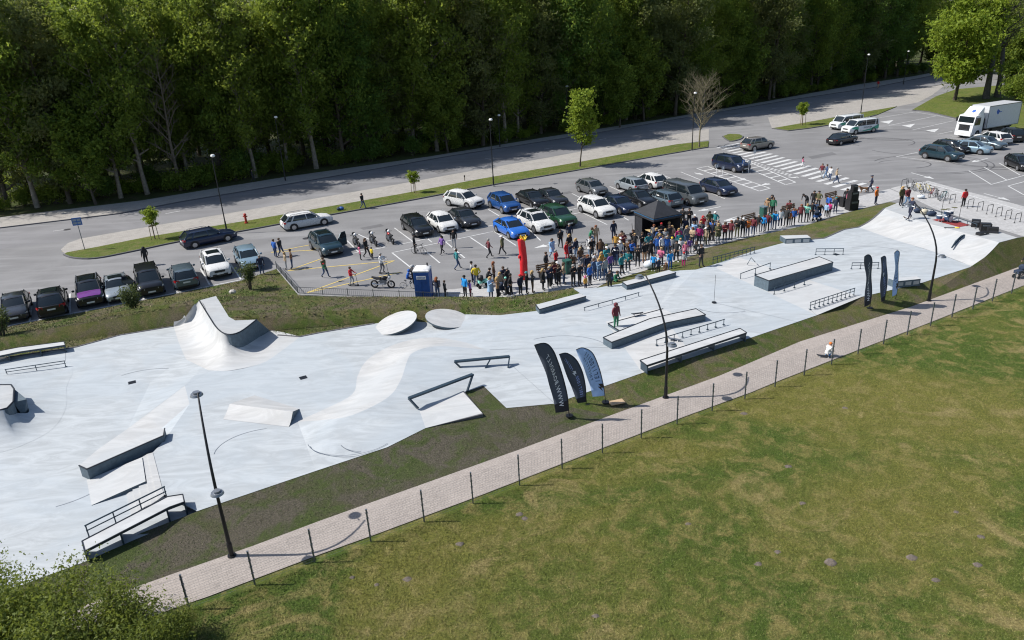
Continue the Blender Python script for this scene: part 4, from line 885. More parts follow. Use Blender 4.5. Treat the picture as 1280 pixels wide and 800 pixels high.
def car(label, kind, col, p, rz, roofmat=None, roofrails=False, sunroof=False, hoodmat=None, door=None, light_bar=False, cat=None, name=None, z=0.0):
    P = car_parts(kind); Ln, W, H, zb, zn, zt, xw, xf, xr, xq, wr, cl = SPEC[kind]; hl = Ln/2; hw = W/2
    root = thing(name or {'van': 'van'}.get(kind, 'parked_car'), label, cat or {'van': 'van'}.get(kind, 'car'), (p[0], p[1], z), rz); root.scale = (1.08, 1.06, 1.05)
    def paintmesh(k, c=col):
        key = (kind, k, c)
        if key not in RC: RC[key] = recol(P[k], 'paint_'+c)
        return RC[key]
    obj('body', paintmesh('body'), root); rf = obj('roof', paintmesh('roof', roofmat or col), root)
    for k in ('windscreen', 'rear_window', 'wheel_arch', 'grille', 'rear_bumper'): obj(k, P[k], root)
    for k in ('L', 'R'): obj('side_window', P['side_window'+k], root)
    for s in (1, -1):
        obj('headlight', P['headlight%d' % s], root); obj('taillight', P['taillight%d' % s], root)
        obj('mirror', paintmesh('mirror'), root, Vector((xw-.28, s*(hw+.07), zb+.07)))
        for x in P['axles']:
            w_ = obj('wheel', P['tyre'], root, Vector((x, s*(P['half'](x)-.092), wr)), math.pi if s > 0 else 0); obj('rim', P['rim'], w_)
    obj('number_plate', P['plate1'], root); obj('number_plate', P['plate0'], root)
    if roofrails:
        for s in (1, -1):
            m_ = MB(); m_.tube([(xr+.1, s*SPEC[kind][1]*.5*.70, H-.02), (xr+.25, s*hw*.70, H+.05), (xf-.35, s*hw*.70, H+.05), (xf-.2, s*hw*.70, H-.03)], .022, 5); m_.build('roof_rail', 'lamp_grey', rf)
    if sunroof:
        m_ = MB(); m_.box(((xr+xf)/2+.2, 0, H-.004), (abs(xf-xr)*.55, hw*1.05, .03)); m_.build('sunroof', 'car_glass', rf)
    if door:      # an open front door, side s
        s = door; m_ = MB(); a = R(62); x0 = xw-.30; y0 = s*hw*.98
        dx, dy = -math.cos(a), s*math.sin(a)
        q = lambda d, z: Vector((x0+dx*d, y0+dy*d, z)); nrm = Vector((-dy, dx, 0))*.05
        b4 = [q(0, cl+.12), q(1.05, cl+.12)]; t4 = [q(0, zb), q(1.05, zb)]
        m_.hexa([b4[0], b4[1], b4[1]+nrm, b4[0]+nrm], [t4[0], t4[1], t4[1]+nrm, t4[0]+nrm]); d = m_.build('door', 'paint_'+col, root)
        g = MB(); g.hexa([q(.08, zb), q(1.0, zb), q(1.0, zb)+nrm*.4, q(.08, zb)+nrm*.4], [q(.45, H-.14), q(.9, H-.14), q(.9, H-.14)+nrm*.4, q(.45, H-.14)+nrm*.4]); g.build('pane', 'car_glass', d)
        for u, v in ((q(.03, zb), q(.43, H-.1)), (q(.43, H-.1), q(.93, H-.1)), (q(.93, H-.1), q(1.03, zb))):
            f = MB(); f.bar(u, v, .05, .05); f.build('frame', 'paint_'+col, d)
    if hoodmat:
        m_ = MB(); n_ = 6; rows = []
        for i in range(n_):
            x = xw+.1+(hl-.14-xw-.1)*i/(n_-1); tz = zb+(zn-zb)*((x-xw)/(hl-xw))**1.6; e = max(0, (abs(x)-(hl-.22))/.22); tz -= .1*e*e; wv = P['half'](x)
            rows.append([Vector((x, y*wv, tz+zz)) for y, zz in ((-.82, .0), (-.5, .024), (0, .034), (.5, .024), (.82, .0))])
        m_.loft(rows); m_.f = [tuple(reversed(f)) for f in m_.f]; m_.build('bonnet', 'paint_'+hoodmat, root, smooth='all')
    return root
# ---- the row facing the verge (noses or tails at the white end line)
ROWA = R(118); U = Vector((math.cos(ROWA), math.sin(ROWA), 0))
def rowcar(label, kind, col, px, nose=True, **k):
    g = G(*px); hl = SPEC[kind][0]/2*1.08; c = g+U*hl; return car(label, kind, col, c, ROWA+(math.pi if nose else 0), **k)
rowcar('dark grey saloon parked nose-out beside the verge at the left end of the row', 'saloon', 'darkgrey', (20, 405))
rowcar('black hatchback parked tail-out between the dark saloon and the purple car', 'suv', 'black', (68, 399), False, sunroof=True)
rowcar('purple and black SUV with roof rails in the row by the verge', 'suv', 'black', (116, 386), True, hoodmat='purple', roofrails=True, sunroof=True)
rowcar('silver-grey saloon with sunroof beside the purple SUV', 'saloon', 'silver', (151, 379.5), True, sunroof=True)
rowcar('black people carrier with its front door open in the row by the verge', 'mpv', 'black', (192, 372), True, door=-1)
rowcar('grey estate car parked tail-out beside the black people carrier', 'estate', 'greyblue', (236, 363), False)
rowcar('white SUV with dark roof glass parked nose-out by the verge', 'suv', 'white', (277, 349.5), True, sunroof=True)
rowcar('pale blue-grey hatchback at the end of the row by the verge', 'hatch', 'paleblue', (318, 339))
# ---- cars moving or waiting along the kerb
def linecar(label, kind, col, rear, front, **k):
    a, b = G(*rear), G(*front); h = head(a, b); c = (a+b)/2; side = k.pop('side', -1)
    c = c+Vector((-math.sin(h), math.cos(h), 0))*(-side)*SPEC[kind][1]*.46
    return car(label, kind, col, c, h, **k)
linecar('dark navy estate car standing by the grass strip and the staked tree', 'estate', 'navy', (246, 310), (284, 302), roofrails=True)
linecar('white estate car driving beside the kerb of the grass strip', 'estate', 'white', (369, 288), (405, 281.5), roofrails=True)
LOTA = R(-65); V = Vector((math.cos(LOTA), math.sin(LOTA), 0))
def lotcar(label, kind, col, px, nose=True, a=LOTA, **k):
    g = G(*px); u = Vector((math.cos(a), math.sin(a), 0)); c = g-u*SPEC[kind][0]*.54; return car(label, kind, col, c, a+(0 if nose else math.pi), **k)
lotcar('dark teal SUV with roof bars and open door on the yellow-lined bay', 'suv', 'teal', (419, 322), a=R(-60), roofrails=True, door=1, sunroof=True)
lotcar('black estate car nose-out beside the white hatchback', 'estate', 'black', (533, 297.5))
lotcar('white hatchback between the black estate and a dark grey saloon', 'hatch', 'white', (564, 292))
lotcar('dark grey saloon nose-out beside the white hatchback', 'saloon', 'darkgrey', (593, 286))
linecar('white SUV turning at the kerb behind the dark grey saloon', 'suv', 'white', (559, 257), (588, 262.5))
lotcar('mid-blue SUV parked behind the bright blue coupe', 'suv', 'blue', (643, 268))
lotcar('bright blue rounded coupe next to the red inflatable tube', 'coupe', 'brightblue', (653, 300))
lotcar('white SUV with sunroof between the blue coupe and the green SUV', 'suv', 'white', (685, 293), sunroof=True, roofrails=True)
lotcar('black saloon wedged behind the white SUV with sunroof', 'saloon', 'black', (679, 261))
lotcar('dark grey saloon beyond the black one, behind the green SUV', 'saloon', 'darkgrey', (703, 259))
lotcar('dark green SUV beside the white SUV with sunroof', 'suv', 'green', (713, 286))
lotcar('dark grey hatchback behind the white crossover', 'hatch', 'grey', (753, 246))
lotcar('white crossover parked next to a dark navy saloon', 'suv', 'white', (762, 274))
lotcar('dark navy saloon between the white crossover and the black tent', 'saloon', 'navy', (791, 269))
lotcar('silver-blue hatchback parked tail-out behind the black saloon', 'hatch', 'silver', (803, 242), False)
lotcar('white hatchback with pale blue rear window beside the silver-blue one', 'hatch', 'white', (828, 237), False)
lotcar('black saloon parked directly behind the black tent', 'saloon', 'black', (816, 261))
lotcar('dark blue-grey estate parked tail-out behind the tent', 'estate', 'greyblue', (846, 261), False)
lotcar('dark grey passenger van beside the dark blue estate', 'van', 'vangrey', (877, 258))
lotcar('dark navy hatchback beside the hatched bay markings', 'hatch', 'navy', (915, 246))
lotcar('dark blue people carrier between the hatched bays by the zebra crossing', 'mpv', 'navy', (932, 216), a=R(-62))
linecar('beige-grey SUV driving over the zebra crossing', 'suv', 'beige', (943, 189), (961, 186), sunroof=False)
linecar('black saloon driving across the open tarmac near the vans', 'saloon', 'black', (1049, 182), (1068, 178))
linecar('dark green-black SUV at the front of the cluster before the lorry', 'suv', 'teal', (1155, 198), (1186, 202.5))
linecar('black hatchback just behind the front dark SUV near the lorry', 'hatch', 'black', (1170, 189), (1196, 193))
linecar('silver-blue hatchback broadside in front of the lorry', 'hatch', 'paleblue', (1197, 191), (1225, 193.5))
linecar('teal-grey saloon half hidden behind the silver-blue hatchback', 'saloon', 'greyblue', (1214, 184), (1237, 187))
linecar('white estate car tucked beside the lorry', 'estate', 'white', (1244, 181.5), (1222, 177), side=1)
linecar('black SUV beyond the white estate at the tail of the lorry', 'suv', 'black', (1263, 179), (1243, 172), side=1)
linecar('dark car cut by the right edge beside the empty bays', 'hatch', 'black', (1253, 206), (1278, 216))
# ---- two white and green patrol vans
paint('paint_vanwhite', (.72, .75, .76)); paint('paint_vangreen', (.02, .32, .22)); plain('letter_dark', (.03, .06, .07), .6)
def text_mesh(s, size, mat, extr=.003, font_scale=1.0):
    cu = bpy.data.curves.new('lettering', 'FONT'); cu.body = s; cu.size = size; cu.extrude = extr; cu.align_x = 'CENTER'; cu.align_y = 'CENTER'; cu.resolution_u = 2; cu.offset = .008*size; cu.space_character = 1.18
    o = bpy.data.objects.new('tmp', cu); C.objects.link(o); dg = bpy.context.evaluated_depsgraph_get(); me = bpy.data.meshes.new_from_object(o.evaluated_get(dg)); bpy.data.objects.remove(o); me.materials.clear(); me.materials.append(MATS[mat]); return me
for (rr, ff, lb) in (((1075, 159), (1050, 163), 'white van with green stripes farther from the lorry, by the grass strip'), ((1093, 165), (1066, 168.5), 'white van with green stripes parked in front of its twin')):
    v = linecar(lb, 'van', 'vanwhite', rr, ff, side=1)
    P = car_parts('van')
    for s in (1, -1):
        m_ = MB(); y = s*(SPEC['van'][1]/2+.006)
        q = [(-2.45, 1.10), (-2.45, .55), (-1.2, .42), (.4, .36), (.4, .45), (-.9, .62), (-1.7, .85)]; fs = [tuple(range(len(q)))] if s < 0 else [tuple(reversed(range(len(q))))]
        m_.add([Vector((x, y, z)) for x, z in q], fs); m_.build('green_stripe', 'paint_vangreen', v)
        m_ = MB(); q = [(1.15, 1.0), (1.15, .62), (1.45, .62), (2.0, .80), (2.3, .92), (2.3, 1.0), (1.75, 1.12)]; m_.add([Vector((x, s*(P['half'](x)+.008), z)) for x, z in q], [tuple(range(len(q)))] if s < 0 else [tuple(reversed(range(len(q))))]); m_.build('green_stripe', 'paint_vangreen', v)
        t_ = obj('lettering', text_mesh('POLICIJA', .30, 'letter_dark'), v, Vector((-.55, s*(SPEC['van'][1]/2+.012), .86))); t_.rotation_euler = (R(90), 0, math.pi if s > 0 else 0)
# ---- lorry
a, b = G(1268, 165), G(1212, 174.5); h = head(a, b)
c = (a+b)/2+Vector((-math.sin(h), math.cos(h), 0))*-1.2
lorry = thing('lorry', 'white box lorry with blue emblem parked beside the trees', 'truck', (c.x, c.y, 0), h); lorry.scale = (1.04, 1.04, 1.2); paint('paint_lorry', (.74, .76, .78)); plain('emblem_blue', (.02, .10, .42), .5); plain('box_white', (.60, .62, .64), .45, var=.05); plain('roof_grey', (.40, .41, .42), .7)
Ll = 9.4
def part(nm, mat, f, **k):
    m_ = MB(); f(m_); return m_.build(nm, mat, lorry, **k)
part('cargo_box', ['box_white', 'roof_grey'], lambda m_: (m_.box((-1.5, 0, 2.25), (6.6, 2.5, 2.5)), m_.box((-1.5, 0, 3.515), (6.5, 2.4, .03), m=1)))
part('box_trim', 'lamp_grey', lambda m_: [m_.bar((-4.8, s*1.26, z), (1.8, s*1.26, z), .04, .08) for s in (1, -1) for z in (1.02, 3.49)]+[m_.bar((x, s*1.26, 1.0), (x, s*1.26, 3.5), .06, .04) for s in (1, -1) for x in (-4.8, 1.8)])
def cab(m_):
    pr = [(2.5, .55), (2.5, 2.55), (3.2, 2.68), (4.15, 2.6), (4.42, 1.7), (4.55, .9), (4.5, .45)]
    A = [Vector((x, -1.18, z)) for x, z in pr]; B = [Vector((x, 1.18, z)) for x, z in pr]; n = len(pr)
    m_.add(A+B, [tuple(reversed(range(n))), tuple(range(n, 2*n))]+[(i, i+1, n+i+1, n+i) if False else (n+i, n+i+1, i+1, i) for i in range(n-1)]+[(n-1+n, n, 0, n-1)]); m_.f = [tuple(reversed(f)) for f in m_.f]
part('cab', 'paint_lorry', cab)
part('windscreen', 'car_glass', lambda m_: m_.add([Vector((4.19, -1.05, 2.46)), Vector((4.40, -1.1, 1.55)), Vector((4.40, 1.1, 1.55)), Vector((4.19, 1.05, 2.46))], [(0, 1, 2, 3)])).location = (.045, 0, .01)
for s in (1, -1):
    part('side_window', 'car_glass', lambda m_: m_.add([Vector((x, s*1.187, z)) for x, z in ((3.1, 1.55), (4.25, 1.55), (4.05, 2.35), (3.1, 2.4))], [(0, 1, 2, 3) if s < 0 else (3, 2, 1, 0)]))
    part('headlight', 'headlight', lambda m_: m_.box((4.52, s*.92, .78), (.08, .4, .18)))
    part('mirror', 'black_plastic', lambda m_: (m_.box((4.2, s*1.42, 2.1), (.12, .2, .5)), m_.bar((4.1, s*1.18, 2.4), (4.2, s*1.4, 2.35), .04, .04)))
part('air_deflector', 'paint_lorry', lambda m_: m_.hexa([(2.5, -1.05, 2.56), (3.7, -1.0, 2.62), (3.7, 1.0, 2.62), (2.5, 1.05, 2.56)], [(2.45, -1.0, 3.45), (2.65, -.95, 3.42), (2.65, .95, 3.42), (2.45, 1.0, 3.45)]))
part('grille', 'grille', lambda m_: [m_.box((4.56-.01*i, 0, 1.0+.13*i), (.06, 1.5, .09)) for i in range(5)])
part('bumper', 'paint_lorry', lambda m_: m_.box((4.5, 0, .55), (.3, 2.3, .4)))
part('chassis', 'black_plastic', lambda m_: [m_.box((-.3, 0, .78), (9, .9, .3)), m_.box((-1.0, 1.1, .6), (2.6, .05, .5)), m_.box((-1.0, -1.1, .6), (2.6, .05, .5)), m_.box((2.15, 0, 1.4), (.5, 1.9, 1.5))])
wm = MB(); wm.cyl((0, 0, 0), .48, .34, 18, ax='y'); wme = wm.mesh('wheel', 'rubber', 40); rm_ = MB(); rm_.cyl((0, 0, 0), .26, .36, 12, ax='y'); rme = rm_.mesh('rim', 'rim', 40)
for x in (3.35, -2.9):
    for s in (1, -1): w_ = obj('wheel', wme, lorry, Vector((x, s*1.02, .48))); obj('rim', rme, w_)
for s in (1, -1):
    m_ = MB(); m_.add([Vector((-.1+.32*math.cos(t)*(1 if math.sin(t) > -.3 else .75)+(.16 if 1 < t < 2.4 else 0), s*1.258, 2.75+.30*math.sin(t))) for t in [k*6.2832/14 for k in range(14)]], [tuple(range(14)) if s < 0 else tuple(reversed(range(14)))]); m_.build('emblem', 'emblem_blue', lorry)
    m_ = MB(); m_.box((-.62, s*1.255, 2.72), (.5, .012, .08)); m_.build('emblem', 'emblem_blue', lorry)
m_ = MB(); m_.cyl((3.02, .1, 3.24), .24, .02, 14); o = m_.build('emblem', 'emblem_blue', lorry); o.location = (0, 0, 0)
o.data.transform(Matrix.Translation((3.21, .1, 3.02)) @ Matrix.Rotation(R(37), 4, 'Y') @ Matrix.Translation((-3.02, -.1, -3.24)))
m_ = MB(); m_.box((4.66, 0, .6), (.02, .52, .12)); m_.build('number_plate', 'plate', lorry)
# ================================================================== PEOPLE
plain('skin', (.42, .25, .17), .6, var=.05); 
CL = dict(black=(.012, .012, .014), navy=(.016, .022, .05), grey=(.14, .14, .15), lightgrey=(.36, .37, .38), white=(.68, .68, .68), red=(.50, .02, .025), maroon=(.13, .02, .03), pink=(.62, .16, .27), magenta=(.45, .02, .16), orange=(.62, .16, .02), mustard=(.50, .27, .04), yellow=(.68, .52, .03), green=(.03, .17, .09), olive=(.09, .09, .04), teal=(.02, .20, .22), mint=(.25, .62, .50), blue=(.02, .11, .42), brightblue=(.01, .25, .62), lightblue=(.30, .46, .66), denim=(.06, .11, .22), jeans=(.045, .075, .15), palejeans=(.16, .26, .40), beige=(.42, .32, .21), brown=(.12, .065, .035), tan=(.33, .20, .11), purple=(.16, .08, .30), charcoal=(.03, .032, .036), blond=(.42, .28, .12), hairbrown=(.06, .035, .02), hairblack=(.012, .01, .009), hairgrey=(.28, .27, .26), auburn=(.20, .06, .02))
for k, v in CL.items(): plain('cloth_'+k, v, .85, var=.15, scale=9)
def skel(pose):
    """joints of a 1.72 m figure facing +X: name -> (pos, radius)"""
    J = dict(pelvis=((0, 0, .94), .145), waist=((0, 0, 1.08), .13), chest=((.0, 0, 1.30), .15), neck=((0, 0, 1.46), .06), skull=((.015, 0, 1.56), .085), crown=((.01, 0, 1.66), .085))
    for s, n in ((1, 'l'), (-1, 'r')):
        J['hip'+n] = ((0, s*.095, .88), .095); J['knee'+n] = ((.015, s*.105, .49), .062); J['ankle'+n] = ((-.01, s*.11, .09), .045); J['toe'+n] = ((.15, s*.125, .045), .042)
        J['sho'+n] = ((0, s*.19, 1.40), .068); J['elb'+n] = ((-.03, s*.255, 1.13), .047); J['wri'+n] = ((.05, s*.25, .88), .034); J['hand'+n] = ((.075, s*.245, .79), .032)
    def mv(k, x, y, z): p, r = J[k]; J[k] = ((x, y, z), r)
    if pose == 'walk':
        mv('kneel', .16, .10, .50); mv('anklel', .24, .10, .11); mv('toel', .40, .105, .10); mv('kneer', .03, -.10, .49); mv('ankler', -.26, -.10, .15); mv('toer', -.13, -.11, .05)
        mv('elbl', -.13, .24, 1.15); mv('wril', -.10, .23, .91); mv('handl', -.06, .22, .83); mv('elbr', .06, -.25, 1.14); mv('wrir', .22, -.22, .98); mv('handr', .29, -.20, .94)
    if pose == 'crossed':
        for s, n in ((1, 'l'), (-1, 'r')): mv('elb'+n, .05, s*.25, 1.14); mv('wri'+n, .20, s*.04, 1.20); mv('hand'+n, .19, -s*.05, 1.22)
    if pose == 'phone':
        for s, n in ((1, 'l'), (-1, 'r')): mv('elb'+n, .10, s*.23, 1.16); mv('wri'+n, .29, s*.09, 1.32); mv('hand'+n, .33, s*.05, 1.38)
    if pose == 'pocket':
        for s, n in ((1, 'l'), (-1, 'r')): mv('elb'+n, -.08, s*.30, 1.15); mv('wri'+n, .06, s*.20, .97); mv('hand'+n, .08, s*.17, .91)
        mv('anklel', .06, .16, .09); mv('toel', .21, .20, .045)
    if pose == 'point':
        mv('elbl', .20, .24, 1.34); mv('wril', .42, .20, 1.42); mv('handl', .50, .19, 1.44); mv('anklel', .05, .17, .09); mv('toel', .20, .2, .045)
    if pose == 'scoot':
        for s, n in ((1, 'l'), (-1, 'r')): mv('elb'+n, .16, s*.25, 1.17); mv('wri'+n, .36, s*.20, 1.10); mv('hand'+n, .43, s*.19, 1.08)
        mv('kneel', .16, .06, .53); mv('anklel', .06, .05, .18); mv('toel', .21, .05, .15); mv('ankler', -.16, -.10, .09); mv('toer', -.01, -.11, .045)
    if pose == 'bent':
        mv('waist', .09, 0, 1.06); mv('chest', .30, 0, 1.20); mv('neck', .44, 0, 1.28); mv('skull', .53, 0, 1.32); mv('crown', .61, 0, 1.38)
        for s, n in ((1, 'l'), (-1, 'r')): mv('sho'+n, .36, s*.19, 1.25); mv('elb'+n, .42, s*.23, 1.0); mv('wri'+n, .50, s*.18, .78); mv('hand'+n, .53, s*.16, .70)
    if pose in ('sit', 'crouch', 'ride'):
        dz = {'sit': -.46, 'crouch': -.62, 'ride': -.06}[pose]
        for k in list(J):
            p, r = J[k]
            if not k.startswith(('knee', 'ankle', 'toe')): J[k] = ((p[0], p[1], p[2]+dz), r)
        kz = {'sit': .50, 'crouch': .46, 'ride': .72}[pose]; kx = {'sit': .42, 'crouch': .34, 'ride': .34}[pose]
        for s, n in ((1, 'l'), (-1, 'r')):
            mv('knee'+n, kx, s*.13, kz); mv('ankle'+n, {'sit': .44, 'crouch': .05, 'ride': .18}[pose], s*.13, {'ride': .34}.get(pose, .09)); a = J['ankle'+n][0]; mv('toe'+n, a[0]+.16, s*.14, a[2]-.045)
            c = J['chest'][0]; mv('elb'+n, .18, s*.24, c[2]-.16); mv('wri'+n, .38, s*.17, c[2]-.24); mv('hand'+n, .45, s*.15, c[2]-.25)
        if pose != 'sit':
            for k in ('waist', 'chest', 'neck', 'skull', 'crown', 'shol', 'shor'):
                p, r = J[k]; f = (p[2]-J['pelvis'][0][2])*.35; mv(k, p[0]+f, p[1], p[2]-f*.12)
    return J
BONES = [('pelvis', 'waist'), ('waist', 'chest'), ('chest', 'neck'), ('neck', 'skull'), ('skull', 'crown')]
for n in 'lr': BONES += [('pelvis', 'hip'+n), ('hip'+n, 'knee'+n), ('knee'+n, 'ankle'+n), ('ankle'+n, 'toe'+n), ('chest', 'sho'+n), ('sho'+n, 'elb'+n), ('elb'+n, 'wri'+n), ('wri'+n, 'hand'+n)]
def bone_mat(a, b, coat):
    if a in ('neck', 'skull'): return 0
    if a.startswith('wri'): return 0
    if a.startswith('ankle'): return 3
    if a.startswith('knee') or a.startswith('hip'): return 2
    return 1
PB = {}
def body_template(pose, coat=False):
    if (pose, coat) in PB: return PB[(pose, coat)]
    J = skel(pose); names = list(J); me = bpy.data.meshes.new('body'); me.from_pydata([J[k][0] for k in names], [(names.index(a), names.index(b)) for a, b in BONES], [])
    o = bpy.data.objects.new('tmp', me); C.objects.link(o); sk = o.modifiers.new('s', 'SKIN'); sk.use_smooth_shade = True
    for i, k in enumerate(names):
        r = J[k][1]; v = me.skin_vertices[0].data[i]; ry = r
        if k in ('pelvis', 'waist', 'chest'): v.radius = (r*.82, r*1.18)
        else: v.radius = (r, r)
        v.use_root = (k == 'pelvis')
    sb = o.modifiers.new('d', 'SUBSURF'); sb.levels = 1; sb.render_levels = 1
    dg = bpy.context.evaluated_depsgraph_get(); dg.update(); m2 = bpy.data.meshes.new_from_object(o.evaluated_get(dg)); bpy.data.objects.remove(o)
    # garment hem, and which bone each face belongs to
    mi = []
    segs = [(Vector(J[a][0]), Vector(J[b][0]), bone_mat(a, b, coat), a) for a, b in BONES]
    for p in m2.polygons:
        c = p.center; best = min(segs, key=lambda s: (geometry.intersect_point_line(c, s[0], s[1])[0]-c).length if 0 <= geometry.intersect_point_line(c, s[0], s[1])[1] <= 1 else min((c-s[0]).length, (c-s[1]).length))
        k = best[2]
        if k == 2 and c.z > J['pelvis'][0][2]-.04: k = 1
        mi.append(k)
    m2.materials.clear()
    for k in ('skin', 'cloth_black', 'cloth_jeans', 'cloth_black'): m2.materials.append(MATS[k])
    m2.polygons.foreach_set('material_index', mi); m2.polygons.foreach_set('use_smooth', [True]*len(mi))
    # face: nose ridge and chin pushed out, features small at this size
    sk_ = Vector(J['skull'][0])
    for v in m2.vertices:
        d = v.co-sk_
        if abs(d.y) < .03 and d.length < .14 and d.x > .05 and abs(d.z) < .05: v.co.x += .018
    PB[(pose, coat)] = (m2, J); return PB[(pose, coat)]
HM = {}
def hair_mesh(kind, col):
    if (kind, col) in HM: return HM[(kind, col)]
    m_ = MB(); 
    if kind == 'short': m_.ball((-.012, 0, .065), .112, 10, 6, sc=(1, .95, .92)); m_.v = [(x, y, z if not (x > .045 and z < .07) else max(z, .075)) for x, y, z in m_.v]
    elif kind == 'long':
        m_.ball((-.012, 0, .065), .115, 10, 6, sc=(1, .97, .95)); m_.v = [(x if not (x > .05 and z < .06) else x-.05, y, z if not (x > .04 and z < .07) else max(z, .07)) for x, y, z in m_.v]
        m_.box((-.085, 0, -.07), (.09, .19, .28), taper=.9)
    elif kind == 'cap': m_.ball((-.005, 0, .075), .118, 10, 6, sc=(1, .97, .85)); m_.v = [(x, y, max(z, .07)) for x, y, z in m_.v]; m_.box((.13, 0, .075), (.12, .15, .02))
    elif kind == 'hood': m_.ball((-.03, 0, .03), .135, 10, 6, sc=(1, 1, 1.12)); m_.v = [(min(x, .055), y, z) for x, y, z in m_.v]
    elif kind == 'helmet': m_.ball((-.005, 0, .055), .14, 10, 6, sc=(1.1, .95, .95)); m_.v = [(x, y, max(z, -.01)) for x, y, z in m_.v]
    elif kind == 'beanie': m_.ball((-.008, 0, .075), .116, 10, 6, sc=(1, 1, 1.05)); m_.v = [(x, y, max(z, .045)) for x, y, z in m_.v]
    me = m_.mesh('hair', 'cloth_'+col, 'all'); HM[(kind, col)] = me; return me
def coat_mesh(col, J, ln):
    m_ = MB(); n = 12; rows = []
    pz = J['pelvis'][0]; ch = J['chest'][0]
    for z, rx, ry in ((ch[2]+.06, .14, .19), (ch[2]-.12, .155, .20), (pz[2]+.05, .16, .19), (pz[2]-ln*.5, .185, .22), (pz[2]-ln, .20, .235)):
        t = (z-pz[2])/(ch[2]-pz[2]); cx = pz[0]+(ch[0]-pz[0])*max(0, min(1.2, t))
        rows.append([Vector((cx+rx*math.cos(a), ry*math.sin(a), z)) for a in [2*math.pi*k/n for k in range(n)]])
    m_.loft(rows, close=True); m_.f = [tuple(f) for f in m_.f]; return m_.mesh('coat', 'cloth_'+col, 'all')
COLW = dict(lightgrey='light grey', brightblue='bright blue', lightblue='light blue', palejeans='pale jeans', hairbrown='brown', hairblack='black', hairgrey='grey')
def cw(c): return COLW.get(c, c)
PM = {}; NP = [0]; CHILD = .70
def person(px, topc, botc, pose='stand', rz=None, hair=('short', 'hairbrown'), shoes='black', h=1.0, where='in the crowd', z=0.02, coat=None, group=None, label=None, extra='', toward=None):
    base = G(px[0], px[1], z) if not isinstance(px, Vector) else px
    tm, J = body_template(pose)
    if rz is None:
        tgt = G(*(toward or (850, 400))); rz = head(base, tgt)+random.uniform(-.5, .5)
    key = (pose, topc, botc, shoes)
    if key not in PM:
        m2 = tm.copy()
        for i, c in ((1, topc), (2, botc), (3, shoes)): m2.materials[i] = MATS['cloth_'+c]
        PM[key] = m2
    ps = {'stand': 'standing', 'walk': 'walking', 'crossed': 'standing with folded arms', 'phone': 'holding hands up', 'pocket': 'standing hands in pockets', 'point': 'standing with an arm out', 'scoot': 'on a scooter', 'bent': 'bending forward', 'sit': 'seated', 'crouch': 'crouching', 'ride': 'astride'}[pose]
    bt = {'jeans': 'blue jeans', 'palejeans': 'pale jeans'}.get(botc, cw(botc)+' trousers')
    hd = {'cap': cw(hair[1])+' cap', 'hood': 'hood up', 'helmet': cw(hair[1])+' helmet', 'beanie': cw(hair[1])+' hat', 'long': 'long '+cw(hair[1])+' hair', 'short': 'short hair'}[hair[0]]
    if label is None:
        label = '%s in %s %s and %s, %s, %s %s' % ('child' if h < .8 else 'person', cw(topc), 'coat' if coat else 'top', bt, hd, ps, where)
        w_ = label.split()
        if len(w_) > 16: label = '%s in %s %s and %s, %s %s' % ('child' if h < .8 else 'person', cw(topc), 'coat' if coat else 'top', bt, hd, where)
        if len(label.split()) > 16: label = ' '.join(label.split()[:16])
    root = thing('person', label, 'person', base, rz, group); k = h*random.uniform(.97, 1.03); root.scale = (k*1.14, k*1.14, k*1.03)
    obj('body', PM[key], root)
    sk_ = J['skull'][0]; hk = 1.0 if h > .8 else 1.18
    ho = obj('hair' if hair[0] in ('short', 'long') else ('hood' if hair[0] == 'hood' else 'hat'), hair_mesh(*hair), root, Vector(sk_)-Vector((0, 0, .005)))
    if pose in ('bent',): ho.rotation_euler = (0, .7, 0)
    if h < .8: ho.scale = (1.2, 1.2, 1.15)
    if coat: obj('coat', coat_mesh(topc, J, coat), root)
    return root
SH, LO = ('short', 'hairbrown'), ('long', 'hairbrown'); SB, LB_, SG, BLD, AU = ('short', 'hairblack'), ('long', 'hairblack'), ('short', 'hairgrey'), ('long', 'blond'), ('long', 'auburn')
cap = lambda c: ('cap', c)
hel = lambda c: ('helmet', c); bea = lambda c: ('beanie', c); hood = lambda c: ('hood', c)
GA = 'people on the car park'; GC = 'spectators along the skate park'
